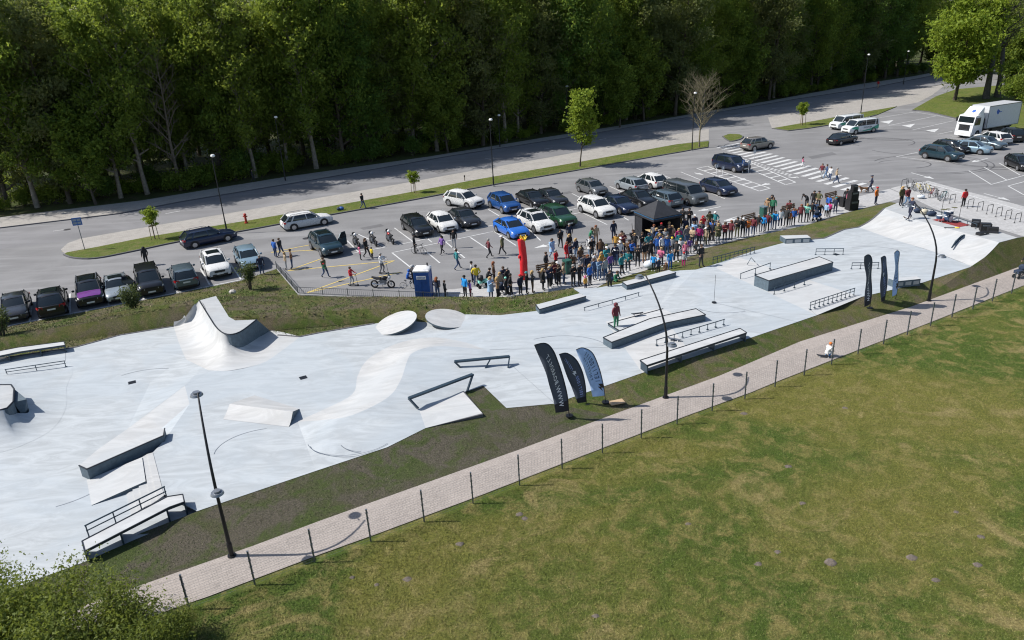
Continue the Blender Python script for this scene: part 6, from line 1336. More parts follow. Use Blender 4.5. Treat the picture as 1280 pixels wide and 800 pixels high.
def print_strokes(mat, lines, seed, mark_at=None, mmat=None):
    def go(root, frame, pt, e, n, f):
        rn = random.Random(seed); m_ = MB()
        for t0, t1, off, hgt, cnt_ in lines:
            for i in range(cnt_):
                t = t0+(t1-t0)*i/cnt_; dt = (t1-t0)/cnt_*.62; kind = rn.choice('OIEL')
                def Q(tt, s): c_, wd = frame(tt); q = c_+wd.normalized()*(off+s*hgt); return pt(q.x, q.y, .012)
                bars = {'O': [(0, .25, -.5, .5), (.75, 1, -.5, .5), (.25, .75, -.5, -.3), (.25, .75, .3, .5)], 'I': [(.3, .6, -.5, .5)], 'E': [(0, .28, -.5, .5), (.28, 1, -.5, -.3), (.28, .8, -.1, .1), (.28, 1, .3, .5)], 'L': [(0, .28, -.5, .5), (.28, 1, .3, .5)]}[kind]
                for a, b, c_, d in bars: m_.add([Q(t+dt*a, c_), Q(t+dt*b, c_), Q(t+dt*b, d), Q(t+dt*a, d)], [(0, 1, 2, 3)])
        m_.build('lettering', mat, f)
        if mark_at:
            m_ = MB(); t, off, s = mark_at
            def Q(du, dv): c_, wd = frame(t); q = c_+Vector((du*s+off, dv*s, 0)); return pt(q.x, q.y, .013)
            m_.add([Q(-.2, .5), Q(.35, .5), Q(.05, .1), Q(.4, .12), Q(-.25, -.6), Q(-.02, -.05), Q(-.35, -.08)], [(0, 1, 2), (0, 2, 5, 6), (2, 3, 5), (3, 4, 5)]); m_.build('emblem', mmat or mat, f)
    return go
k_ = 1/20.5
def uv(pts, b): return [((b[0]-x)*k_, (b[1]-y)*k_) for x, y in pts]
f1p = uv([(712, 520), (711, 513), (710, 495), (706, 472.5), (701, 454), (696, 440), (689, 432.5), (677, 433)], (712, 520)); f1l = uv([(697, 514), (695, 497.5), (691, 480), (687.5, 464), (681, 445), (677.5, 434.5)], (712, 520))
f2p = uv([(733, 505), (732.5, 496), (732, 482.5), (729, 465), (722.5, 450), (712.5, 440.6), (704, 441.5)], (733, 505)); f2l = uv([(723, 502), (720, 492.5), (716.5, 481), (712.5, 470), (708, 455), (704.5, 443)], (733, 505))
f3p = uv([(757, 503), (755.6, 491), (754, 479), (750, 460), (742.5, 441), (732.5, 434), (725, 436)], (757, 503)); f3l = uv([(742.5, 494), (740, 481), (736, 468), (732.5, 456), (728, 445), (725.5, 437.5)], (757, 503))
pt1 = print_text('WWW.BOARDS.LT', 'flag_print', .08, .70, .24)
pt2 = print_strokes('flag_print_blue', [(.14, .48, .06, .16, 9), (.60, .84, -.02, .14, 7)], 4, (.53, 0, .3), 'flag_print')
pt3 = print_strokes('flag_ink', [(.26, .74, .12, .24, 10), (.30, .72, -.16, .13, 9)], 8, (.17, -.2, .42), 'black_plastic')
flag((712, 520), f1p, f1l, R(8), 'flag_dark', 'tallest dark feather flag with white web address, leaning over the grass edge', pt1)
flag((733, 505), f2p, f2l, R(8), 'flag_dark', 'dark feather flag with pale violet print between the web-address flag and a blue one', pt2)
flag((757, 503), f3p, f3l, R(8), 'flag_blue', 'light blue feather flag with dark print beside the brown board', pt3)
flag((1087, 385), f1p, f1l, R(36), 'flag_dark', 'dark feather flag turned edgeways with white web address near the close-posted rail', pt1, .25, .93, .95)
flag((1105, 378), f2p, f2l, R(36), 'flag_dark', 'narrow dark feather flag with blue print beside the pale blue turned flag', pt2, .25, 1.12, .95)
flag((1119, 376), f3p, f3l, R(42), 'flag_blue', 'pale blue feather flag twisted edgeways before the open-sided box', pt3, .25, 1.14, .9)
# ================================================================== EVENT KIT
# --- tent
plain('tent_black', (.018, .02, .026), .75, var=.2, scale=3); plain('tent_trim', (.015, .10, .22), .7); plain('table_top', (.55, .42, .22), .6)
A, F_, B = G(793, 293), G(816.5, 304), G(850, 297); D = A+B-F_; cc = (A+B)/2; tent = thing('event_tent', 'black pop-up tent with peaked roof between the parked cars and the crowd', 'tent', (cc.x, cc.y, 0)); cs = [p-cc for p in (A, F_, B, D)]
E_ = [p+Vector((0, 0, 2.25)) for p in cs]; pk = Vector((0, 0, 3.35)); m_ = MB(); ov = [Vector((p.x*1.04, p.y*1.04, 2.25)) for p in cs]
for i in range(4):
    a, b = ov[i], ov[(i+1) % 4]; mid_ = (a+b)/2*.5+pk*.5-Vector((0, 0, .08)); m_.add([a, b, pk], [(0, 1, 2)])
m_.build('roof', 'tent_black', tent)
for i in range(4):
    m_ = MB(); a, b = ov[i], ov[(i+1) % 4]; m_.add([a, b, b-Vector((0, 0, .32)), a-Vector((0, 0, .32))], [(0, 3, 2, 1)]); v = m_.build('valance', 'tent_black', tent)
    m2 = MB(); dz = Vector((0, 0, .06)); out = Vector((a.x+b.x, a.y+b.y, 0)).normalized()*.006; m2.add([a-dz+out, b-dz+out, b-dz*2.2+out, a-dz*2.2+out], [(0, 3, 2, 1)]); m2.build('trim', 'tent_trim', v)
for p in cs: m_ = MB(); m_.bar(p*.985, p*.985+Vector((0, 0, 2.25)), .05, .05); m_.build('leg', 'black_metal', tent)
for i in (2, 3):
    m_ = MB(); a, b = cs[i]*.98, cs[(i+1) % 4]*.98; m_.add([a, b, b+Vector((0, 0, 2.2)), a+Vector((0, 0, 2.2))], [(0, 1, 2, 3)]); m_.build('wall', 'tent_black', tent)
m_ = MB(); a, b = cs[0]*.975, cs[0]*.6+cs[1]*.38; m_.add([a, b, b+Vector((0, 0, 2.1)), a+Vector((0, 0, 2.1))], [(0, 1, 2, 3)]); m_.build('wall', 'tent_black', tent)
tq = (A*.35+F_*.45+B*.2); tb = thing('folding_table', 'folding table with yellow top inside the black tent', 'table', (tq.x, tq.y, 0), head(A, F_)); m_ = MB(); m_.box((0, 0, .74), (1.5, .6, .04)); m_.build('top', 'table_top', tb)
for x in (-.65, .65):
    for y in (-.24, .24): m_ = MB(); m_.bar((x, y, 0), (x, y, .72), .03, .03); m_.build('leg', 'black_metal', tb)
# --- toilet cabin
plain('toilet_blue', (.015, .09, .33), .45, var=.15, scale=2); plain('toilet_dark', (.01, .06, .24), .45)
t = G(531, 370); cab_ = thing('toilet_cabin', 'blue portable toilet with white roof standing at the car park edge', 'toilet', t, R(-6)); m_ = MB(); m_.box((0, 0, 1.08), (1.12, 1.12, 2.06)); m_.build('body', 'toilet_blue', cab_)
m_ = MB(); m_.box((0, 0, .04), (1.2, 1.2, .1)); m_.build('skid', 'toilet_dark', cab_)
for x in (-.27, .27): m_ = MB(); m_.box((x, -.575, 1.02), (.46, .03, 1.8)); m_.build('door_panel', 'toilet_dark', cab_)
m_ = MB(); m_.box((0, -.6, 1.68), (.72, .02, .26)); sg = m_.build('sign_plate', 'white_plastic', cab_)
m_ = MB(); [m_.box((-.28+.07*i, -.614, 1.68), (.045, .006, .1)) for i in range(9)]; m_.build('lettering', 'toilet_dark', sg)
for sx in (-1, 1):
    for sy in (-1, 1): m_ = MB(); m_.box((sx*.54, sy*.54, 1.08), (.09, .09, 2.1)); m_.build('corner_post', 'toilet_blue', cab_)
m_ = MB(); rows = []
for z, k in ((2.11, 1.0), (2.2, 1.03), (2.3, .86), (2.36, .5)): rows.append([Vector((k*.6*sx, k*.6*sy, z)) for sx, sy in ((-1, -1), (1, -1), (1, 1), (-1, 1))])
m_.loft(rows, close=True); m_.add(rows[-1], [(0, 1, 2, 3)]); m_.build('roof', 'white_plastic', cab_, smooth=30)
m_ = MB(); m_.cyl((.35, .3, 2.4), .06, .3, 8); m_.build('vent_pipe', 'black_plastic', cab_)
# --- inflatable tube
plain('tube_red', (.62, .012, .02), .5, var=.1, scale=2); plain('tube_yellow', (.75, .5, .03), .5)
t = G(656, 349); tube = thing('inflatable_tube', 'red inflatable tube figure with yellow tuft rising behind the spectators', 'inflatable', t); m_ = MB(); pts = [Vector((.10*math.sin(i*.25-.6)-.02*i, .03*math.sin(i), .0+3.3*i/12)) for i in range(13)]; m_.tube(pts, [.30, .31, .3, .31, .3, .31, .3, .3, .29, .3, .29, .29, .27], 12); m_.build('body', 'tube_red', tube, smooth=True)
m_ = MB(); m_.tube([(-.18, -.1, 2.02), (-.36, -.14, 1.98), (-.40, -.15, 1.80)], [.12, .10, .07], 8); m_.build('arm', 'tube_red', tube, smooth=True)
m_ = MB(); [m_.tube([(.1*math.cos(a)+.03, .1*math.sin(a), 3.2), (.3*math.cos(a)+.03, .3*math.sin(a), 3.5+.1*math.sin(a*3))], [.08, .03], 5) for a in [k*.785 for k in range(8)]]; m_.build('tuft', 'tube_yellow', tube)
m_ = MB(); m_.box((0, 0, .2), (.55, .55, .4)); m_.build('blower', 'black_plastic', tube)
# --- motorcycles
plain('moto_red', (.35, .02, .02), .3, .2); plain('moto_black', (.015, .015, .017), .35, .2)
def motorcycle(px, rz, mat, label, case=None):
    t = thing('motorcycle', label, 'motorcycle', G(*px), rz)
    for x in (-.68, .70):
        m_ = MB(); n = 18; R_, r_ = .27, .065
        vs_ = [Vector(((R_+r_*math.cos(b))*math.cos(a), r_*1.1*math.sin(b), (R_+r_*math.cos(b))*math.sin(a))) for a in [2*math.pi*i/n for i in range(n)] for b in [2*math.pi*j/8 for j in range(8)]]
        m_.add(vs_, [(i*8+j, i*8+(j+1) % 8, ((i+1) % n)*8+(j+1) % 8, ((i+1) % n)*8+j) for i in range(n) for j in range(8)]); w_ = m_.build('wheel', 'rubber', t, Vector((x, 0, .335)), smooth='all')
        m_ = MB(); m_.cyl((0, 0, 0), .06, .12, 8, ax='y'); [m_.bar((0, 0, 0), (.22*math.cos(a), 0, .22*math.sin(a)), .03, .03) for a in [k*1.257 for k in range(5)]]; m_.build('rim', 'rim', w_)
    m_ = MB(); m_.ball((.16, 0, .86), .24, 10, 6, sc=(1.25, .62, .62)); m_.build('tank', mat, t, smooth='all')
    m_ = MB(); m_.box((.05, 0, .5), (.5, .26, .34)); m_.box((.1, 0, .66), (.6, .16, .1)); m_.build('engine', 'galv', t)
    m_ = MB(); m_.tube([(-.68, 0, .335), (-.25, 0, .55), (.35, 0, .8), (.5, 0, .92)], .04, 6); m_.build('frame', 'black_metal', t)
    m_ = MB(); m_.tube([(-.85, 0, .92), (-.45, 0, .80), (-.1, 0, .82)], [.07, .13, .12], 8); m_.build('seat', 'black_plastic', t, smooth=True)
    for s in (1, -1): m_ = MB(); m_.tube([(.70, s*.09, .335), (.52, s*.09, .95)], .028, 6); m_.build('fork', 'chrome', t)
    m_ = MB(); m_.tube([(.36, -.38, 1.03), (.48, -.12, 1.0), (.48, .12, 1.0), (.36, .38, 1.03)], .02, 6); m_.build('handlebar', 'black_metal', t)
    m_ = MB(); m_.ball((.64, 0, .92), .13, 8, 5, sc=(.8, 1, 1)); m_.build('headlight', 'headlight', t, smooth='all')
    m_ = MB(); m_.tube([(.2, -.14, .4), (-.3, -.17, .36), (-.8, -.18, .45)], [.035, .04, .06], 8); m_.build('exhaust', 'chrome', t, smooth=True)
    m_ = MB(); m_.add([Vector((.66, -.16, 1.02)), Vector((.66, .16, 1.02)), Vector((.52, .12, 1.26)), Vector((.52, -.12, 1.26))], [(0, 1, 2, 3)]); m_.build('screen', 'car_glass', t)
    m_ = MB(); m_.tube([(-.1, .1, .4), (-.15, .32, .0)], .015, 5); m_.build('stand', 'black_metal', t)
    if case:
        m_ = MB(); m_.ball((.12, 0, 1.12), .15, 8, 6, sc=(1.1, .95, 1)); hlm = m_.build('helmet', 'white_plastic', None, t.location+Vector((0, 0, 0)), rz, smooth='all'); tag(hlm, 'white helmet resting on the tank of the '+case, 'helmet')
motorcycle((479, 360), R(-12), 'moto_black', 'black sports motorcycle parked beside the low railing')
motorcycle((446, 308), R(118), 'moto_black', 'black motorcycle next to the open door of the teal SUV', 'motorcycle beside the teal SUV')
motorcycle((467, 306), R(118), 'moto_black', 'dark motorcycle between the black one and the red one in the bays', 'dark motorcycle between two others')
motorcycle((488, 303.5), R(118), 'moto_red', 'red motorcycle parked in the bay beside the black estate', 'red motorcycle')
# --- bicycles
BW = MB(); n = 20
vs_ = [Vector(((.33+.018*math.cos(b))*math.cos(a), .018*math.sin(b), (.33+.018*math.cos(b))*math.sin(a))) for a in [2*math.pi*i/n for i in range(n)] for b in [2*math.pi*j/5 for j in range(5)]]
BW.add(vs_, [(i*5+j, i*5+(j+1) % 5, ((i+1) % n)*5+(j+1) % 5, ((i+1) % n)*5+j) for i in range(n) for j in range(5)]); bwm = BW.mesh('wheel', 'rubber', 'all')
SPK = MB(); [SPK.bar((0, 0, 0), (.32*math.cos(a), 0, .32*math.sin(a)), .006, .006) for a in [k*.628 for k in range(10)]]; spm = SPK.mesh('spokes', 'chrome')
for cname, cc_ in (('bike_black', (.015, .015, .016)), ('bike_teal', (.02, .16, .17)), ('bike_white', (.5, .5, .5)), ('bike_yellow', (.5, .4, .05)), ('bike_red', (.4, .03, .03)), ('bike_blue', (.03, .1, .35))): plain(cname, cc_, .35, .3)
def bicycle(px, rz, mat, label, sc=1.0, z=.012, tilt=0, group=None):
    t = thing('bicycle', label, 'bicycle', G(px[0], px[1], z), rz, group); t.scale = (sc,)*3; t.rotation_euler = (tilt, 0, rz)
    for x in (-.52, .53): w_ = obj('wheel', bwm, t, Vector((x, 0, .35))); obj('spokes', spm, w_)
    m_ = MB()
    for a, b in (((-.52, 0, .35), (-.12, 0, .32)), ((-.12, 0, .32), (.40, 0, .78)), ((-.12, 0, .32), (-.24, 0, .85)), ((-.24, 0, .80), (.38, 0, .85)), ((-.52, 0, .35), (-.22, 0, .78)), ((.38, 0, .92), (.53, 0, .35))): m_.tube([a, b], .02, 6)
    m_.build('frame', mat, t)
    m_ = MB(); m_.box((-.27, 0, .90), (.25, .13, .05), taper=.8); m_.build('saddle', 'black_plastic', t)
    m_ = MB(); m_.tube([(.36, -.29, 1.02), (.40, 0, .98), (.36, .29, 1.02)], .016, 6); m_.bar((.38, 0, .9), (.40, 0, .99), .03, .03); m_.build('handlebar', 'black_metal', t)
    m_ = MB(); m_.cyl((-.12, .03, .32), .09, .015, 12, ax='y'); m_.bar((-.12, .06, .32), (-.05, .06, .18), .02, .02); m_.bar((-.12, -.06, .32), (-.19, -.06, .46), .02, .02); m_.build('crank', 'chrome', t); return t
bicycle((524, 318), R(-30), 'bike_black', 'black bicycle held by the person in the empty bays')
bicycle((511, 361), R(-5), 'bike_white', 'small pale bicycle under the child in blue beside the toilet cabin', .8)
bicycle((738, 312), R(-6), 'bike_black', 'black bicycle ridden by the person in the green jacket')
GR = 'bicycles parked in the racks'
for x, y, a, mt, lb in ((1134, 236, 60, 'bike_black', 'black bicycle at the outermost rack beside the camouflage jacket'), (1141, 237.5, 75, 'bike_black', 'black bicycle, second in the tight cluster at the racks'), (1147, 240, 100, 'bike_yellow', 'yellow bicycle in the tight cluster at the racks'), (1153, 240, 80, 'bike_white', 'pale bicycle in the tight cluster at the racks'), (1159, 241.5, 95, 'bike_yellow', 'mustard bicycle at the end of the tight cluster'), (1164, 246, 40, 'bike_red', 'red bicycle in the loose part of the racks'), (1171, 248, 70, 'bike_black', 'black bicycle standing alone in the loose part of the racks'), (1179, 250, 30, 'bike_teal', 'teal bicycle leaning in the rack nearest the red jacket')): bicycle((x, y), R(a), mt, lb, 1.0, .02, 0, GR)
m_ = MB(); m_.tube([(-.0, -.36, 0), (0, -.36, .78), (0, -.3, .84), (0, .3, .84), (0, .36, .78), (0, .36, 0)], .028, 6); rkm = m_.mesh('hoop', 'black_metal')
for i, (x, y) in enumerate(((1129.5, 234), (1166, 246), (1178, 249.5), (1190, 253.5), (1212.5, 259.7), (1224.5, 263.3), (1236.5, 267), (1248, 270.3), (1259.5, 274), (1271.5, 278))):
    r_ = thing('bike_rack', ('dark hoop bicycle rack with a bicycle against it' if i < 3 else ('empty dark hoop bicycle rack next to the person in the red jacket' if i in (3, 4) else 'empty dark hoop bicycle rack in the row along the paving')), 'bike rack', G(x, y, .013), R(-68), 'hoop bicycle racks'); obj('hoop', rkm, r_)
    f_ = MB(); f_.box((0, -.36, .01), (.14, .14, .02)); f_.build('foot_plate', 'black_metal', r_); f_ = MB(); f_.box((0, .36, .01), (.14, .14, .02)); f_.build('foot_plate', 'black_metal', r_)
# --- benches, bins
def bench(px, rz, label):
    t = thing('bench', label, 'bench', G(px[0], px[1], .013), rz)
    for i in range(3): m_ = MB(); m_.box((0, -.2+.17*i, .45), (1.9, .14, .04)); m_.build('seat_slat', 'wood_brown', t)
    for i in range(3): m_ = MB(); m_.box((0, .30+.03*i, .60+.15*i), (1.9, .035, .12)); m_.build('back_slat', 'wood_brown', t)
    for x in (-.75, .75): m_ = MB(); m_.box((x, 0, .215), (.06, .5, .43)); m_.bar((x, .26, .3), (x, .38, 1.0), .05, .05); m_.build('leg', 'black_metal', t)
bench((938, 281), R(30), 'brown slatted bench with its back to the car park by the orange-topped spectators'); bench((1041, 252.5), R(30), 'brown slatted bench standing free near the loudspeaker stack'); bench((988, 269), R(30), 'brown slatted bench hidden among spectators, person seated on it'); bench((686, 345), R(22), 'brown slatted bench behind the spectators beside the green bin')
plain('bin_green', (.02, .09, .07), .5); plain('bin_lid', (.12, .17, .2), .5)
for px, lb in (((709, 341.5), 'dark green litter bin among the spectators by the bench'), ((953.5, 272), 'litter bin with grey-blue lid beside the first bench')):
    t = thing('litter_bin', lb, 'bin', G(px[0], px[1], .013)); m_ = MB(); m_.box((0, 0, .55), (.5, .5, 1.0), R(30), taper=1.06); m_.build('body', 'bin_green', t); m_ = MB(); m_.box((0, 0, 1.09), (.6, .6, .08), R(30)); m_.build('lid', 'bin_green' if 'dark' in lb else 'bin_lid', t); m_ = MB(); m_.box((0, -.27, .9), (.3, .06, .12), R(0)); m_.build('slot', 'black_plastic', t)
# --- loudspeakers
def speaker(px, sz, rz, label, z=.013, dz=0.0, two=False):
    t = thing('loudspeaker', label, 'loudspeaker', G(px[0], px[1], z)+Vector((0, 0, dz)), rz); m_ = MB(); m_.box((0, 0, sz[2]/2), sz); m_.build('cabinet', 'black_plastic', t)
    m_ = MB(); m_.cyl((0, -sz[1]/2-.012, sz[2]*.36), min(sz[0], sz[2])*.34, .03, 16, ax='y'); m_.build('cone', 'rubber', t); m_ = MB(); m_.box((0, -sz[1]/2-.01, sz[2]*.80), (sz[0]*.7, .03, sz[2]*.18)); m_.build('horn', 'galv', t); return t
speaker((1064, 262), (.95, .8, 1.0), R(10), 'big black bass loudspeaker at the foot of the stack'); speaker((1064, 262), (.8, .7, .85), R(10), 'black loudspeaker in the middle of the stack', dz=1.003); speaker((1064.5, 262), (.5, .45, .6), R(10), 'small black loudspeaker on top of the stack', dz=1.856)
speaker((1054.5, 258), (.7, .5, .95), R(20), 'black loudspeaker beside the stack near the free bench'); 
speaker((1219, 283.5), (.62, .45, .6), R(-30), 'square black guitar amplifier at the back rail of the deck', ZD); speaker((1231, 288.5), (.75, .55, .62), R(-20), 'large black stage monitor on the deck', ZD)
t = thing('stage_monitor', 'black wedge stage monitor beside the large monitor on the deck', 'loudspeaker', G(1240, 290.5, ZD), R(-25)); m_ = MB(); m_.hexa([(-.4, -.3, 0), (.4, -.3, 0), (.4, .3, 0), (-.4, .3, 0)], [(-.4, -.05, .45), (.4, -.05, .45), (.4, .25, .42), (-.4, .25, .42)]); m_.build('cabinet', 'black_plastic', t); m_ = MB(); m_.box((0, -.19, .23), (.6, .02, .3)); m_.build('grille', 'rubber', t)
t = thing('equipment_case', 'flat black equipment case lying on the deck edge', 'case', G(1227.5, 293, ZD), R(20)); m_ = MB(); m_.box((0, 0, .1), (.95, .4, .2)); m_.build('shell', 'black_plastic', t); m_ = MB(); m_.box((0, -.205, .12), (.2, .02, .03)); m_.build('handle', 'chrome', t)
plain('rug_red', (.22, .03, .03), .95, var=.3, scale=8); t = thing('stage_rug', 'dark red rug under the drum kit on the deck', 'rug', G(1189, 278, ZD+.004), head(G(1150, 276, ZD), G(1190, 287, ZD))); m_ = MB(); m_.box((0, 0, .006), (2.6, 1.25, .012)); m_.build('pile', 'rug_red', t)
kit = thing('drum_kit', 'drum kit with cymbals on the red rug on the deck', 'drum kit', G(1185, 277, ZD+.016), R(-60)); plain('drum_blue', (.03, .06, .12), .3); plain('cymbal', (.55, .42, .15), .3, .9)
m_ = MB(); m_.cyl((0, 0, .3), .3, .42, 18, ax='x'); m_.build('bass_drum', 'drum_blue', kit, smooth=True); m_ = MB(); m_.cyl((.216, 0, .3), .27, .012, 18, ax='x'); m_.build('bass_head', 'white_plastic', kit)
for x, y, z, r_ in ((.05, .2, .75, .15), (.05, -.2, .75, .16), (-.5, -.5, .38, .22), (-.5, .42, .6, .18)): m_ = MB(); m_.cyl((x, y, z), r_, .24, 14); d = m_.build('drum', 'drum_blue', kit, smooth=True); m_ = MB(); m_.cyl((x, y, z+.125), r_*.96, .01, 14); m_.build('skin', 'white_plastic', d); m_ = MB(); m_.bar((x, y, 0), (x, y, z-.12), .03, .03); m_.build('stand', 'chrome', d)
for x, y, z, r_ in ((.0, .62, 1.1, .24), (-.1, -.75, 1.15, .26), (-.55, .75, .85, .18)): m_ = MB(); m_.cyl((x, y, z), r_, .012, 16, r2=r_*.3); c_ = m_.build('cymbal', 'cymbal', kit); m_ = MB(); m_.bar((x, y, 0), (x, y, z), .022, .022); m_.build('stand', 'chrome', c_)
for px, lb in (((1176, 270), 'microphone stand beside the drum kit'), ((1198, 277), 'microphone stand behind the guitar on the deck')):
    t = thing('microphone_stand', lb, 'microphone stand', G(px[0], px[1], ZD)); m_ = MB(); m_.bar((0, 0, 0), (0, 0, 1.45), .025, .025); m_.build('pole', 'black_metal', t); m_ = MB(); m_.tube([(0, 0, 1.4), (.45, -.2, 1.6)], .012, 5); m_.build('boom', 'black_metal', t); m_ = MB(); m_.cyl((0, 0, .015), .17, .03, 12); m_.build('base', 'black_metal', t)
g_ = thing('guitar', 'yellow and black electric guitar lying on the deck', 'guitar', G(1193, 285, ZD), R(-10)); m_ = MB(); m_.ball((.2, 0, .03), .2, 10, 5, sc=(1.1, .8, .18)); m_.build('body', 'tube_yellow', g_, smooth='all'); m_ = MB(); m_.box((-.3, 0, .04), (.7, .06, .03)); m_.box((-.7, 0, .04), (.16, .1, .03)); m_.build('neck', 'black_plastic', g_)
plain('bag_cream', (.55, .5, .38), .8); plain('bag_navy', (.02, .035, .07), .8); plain('bag_blue', (.04, .12, .35), .7); plain('bag_white', (.62, .68, .74), .7)
def bag(px, sz, mat, label, z=0.0, rz=0):
    t = thing('bag', label, 'bag', G(px[0], px[1], z), rz); m_ = MB(); m_.ball((0, 0, sz[2]*.5), .5, 10, 6, sc=(sz[0], sz[1], sz[2])); m_.v = [(x, y, max(z_, 0)) for x, y, z_ in m_.v]; m_.build('body', mat, t, smooth='all'); m_ = MB(); m_.tube([(-.2*sz[0], 0, sz[2]*.95), (0, 0, sz[2]*1.25), (.2*sz[0], 0, sz[2]*.95)], .02, 5); m_.build('strap', 'black_plastic', t)
bag((1155, 268), (.7, .5, .5), 'bag_cream', 'cream bag on the deck beside the skater', ZD); bag((1147, 266), (.8, .5, .45), 'bag_navy', 'navy bag on the deck next to the cream bag', ZD); bag((1164, 270), (.9, .5, .45), 'bag_navy', 'dark kit bag between the cream bag and the drum kit', ZD); bag((1151, 248), (.8, .6, .4), 'bag_white', 'pale blue bag on the paving below the parked bicycles', .02)
bag((427, 262.5), (.6, .45, .4), 'bag_blue', 'blue rucksack on the grass strip kerb near the standing person', .1); bag((423.5, 263), (.45, .4, .35), 'bag_navy', 'dark rucksack next to the blue one on the grass strip', .1); bag((641.5, 381), (.9, .6, .5), 'bag_navy', 'dark bundle lying on the grass verge below the spectators', .15); bag((812, 335.5), (1.0, .8, .7), 'bag_white', 'white-blue sack on the grass at the front of the crowd', .1); bag((764, 352), (.4, .35, .4), 'bag_blue', 'blue bag at the feet of the crowd above the ledge', .06)
# --- pushchairs, scooters, skateboards, dog
plain('mint_cloth', (.22, .60, .50), .8)
def pushchair(px, rz, mat, label):
    t = thing('pushchair', label, 'pushchair', G(*px), rz)
    for x, y in ((-.35, .25), (-.35, -.25), (.35, .2), (.35, -.2)): m_ = MB(); m_.cyl((x, y, .14), .14, .05, 12, ax='y'); m_.build('wheel', 'rubber', t)
    m_ = MB(); 
    for y in (.24, -.24): m_.tube([(.35, y*.9, .14), (-.2, y, .6), (-.5, y, 1.0)], .018, 5); m_.tube([(-.35, y, .14), (.1, y, .55)], .018, 5)
    m_.tube([(-.5, -.24, 1.0), (-.5, .24, 1.0)], .02, 5); m_.build('frame', 'black_metal', t)
    m_ = MB(); m_.box((.05, 0, .5), (.8, .4, .22)); m_.build('seat', mat, t); m_ = MB(); m_.ball((-.1, 0, .75), .32, 10, 6, sc=(1, .75, .8)); m_.v = [(min(x, .02), y, max(z_, .6)) for x, y, z_ in m_.v]; m_.build('hood', 'black_plastic' if mat == 'mint_cloth' else 'bag_navy', t, smooth='all')
pushchair((604, 359), R(20), 'mint_cloth', 'mint-green pushchair with black hood in the group of spectators'); pushchair((1274, 347), R(200), 'bag_navy', 'dark pushchair on the path at the fence'); pushchair((1021, 276), R(40), 'bag_blue', 'blue pushchair among the spectators by the far bench'); pushchair((629, 368), R(10), 'bag_navy', 'navy pushchair behind the pale-coated spectator')
def kick_scooter(px, rz, label, sc=1.0):
    t = thing('kick_scooter', label, 'scooter', G(*px), rz); t.scale = (sc,)*3
    for x in (-.36, .40): m_ = MB(); m_.cyl((x, 0, .09), .09, .03, 12, ax='y'); m_.build('wheel', 'rubber', t)
    m_ = MB(); m_.box((-.02, 0, .1), (.62, .13, .03)); m_.build('deck', 'black_metal', t); m_ = MB(); m_.tube([(.40, 0, .1), (.30, 0, 1.0)], .018, 6); m_.tube([(.30, -.22, 1.0), (.30, .22, 1.0)], .016, 6); m_.build('handlebar', 'black_metal', t)
kick_scooter((442, 357.5), R(-15), 'black kick scooter under the child in red'); kick_scooter((480, 342.5), R(-15), 'black kick scooter under the rider in white'); kick_scooter((785, 295), R(-10), 'black kick scooter standing beside the tent corner', 1.15)
def skateboard(px, z, rz, label, mat='wood_brown', tilt=0):
    t = thing('skateboard', label, 'skateboard', G(px[0], px[1], z), rz); t.rotation_euler = (tilt, 0, rz)
    m_ = MB(); rows = []
    for x, zz in ((-.41, .15), (-.3, .11), (0, .105), (.3, .11), (.41, .15)): w_ = .06 if abs(x) > .4 else .1; rows.append([Vector((x, -w_, zz)), Vector((x, w_, zz))])
    m_.loft(rows); rows = [[p-Vector((0, 0, .015)) for p in r_] for r_ in rows]; m_.loft(rows); m_.build('deck', mat, t)
    for x in (-.23, .23):
        m_ = MB(); m_.box((x, 0, .065), (.06, .16, .04)); tr = m_.build('truck', 'chrome', t)
        for s in (1, -1): m_ = MB(); m_.cyl((x, s*.09, .03), .03, .035, 10, ax='y'); m_.build('wheel', 'white_plastic', tr)
skateboard((796.5, 393.5), Z3+.17, R(10), 'dark skateboard on the low manual pad behind the skater', 'black_plastic'); skateboard((843, 425.5), Z3, R(-30), 'skateboard lying beside the long single-bar rail', 'lamp_grey'); skateboard((1133, 274), ZD, R(100), 'skateboard at the lip of the end deck before the skater', 'wood_brown', R(15)); skateboard((1030, 446.5), .006, R(160), 'dark skateboard beside the crouching child on the path', 'black_plastic')
plain('board_tan', (.42, .30, .19), .8); t = thing('wooden_board', 'tan wooden board lying on the grass below the light blue flag', 'board', G(771, 503, .2), R(5)); m_ = MB(); m_.box((0, 0, .02), (.8, .45, .04), .2); m_.build('sheet', 'board_tan', t)
plain('dog_brown', (.22, .12, .06), .9); dog = thing('dog', 'brown dog on a lead beside the walker in navy', 'dog', G(1079.5, 241), R(190))
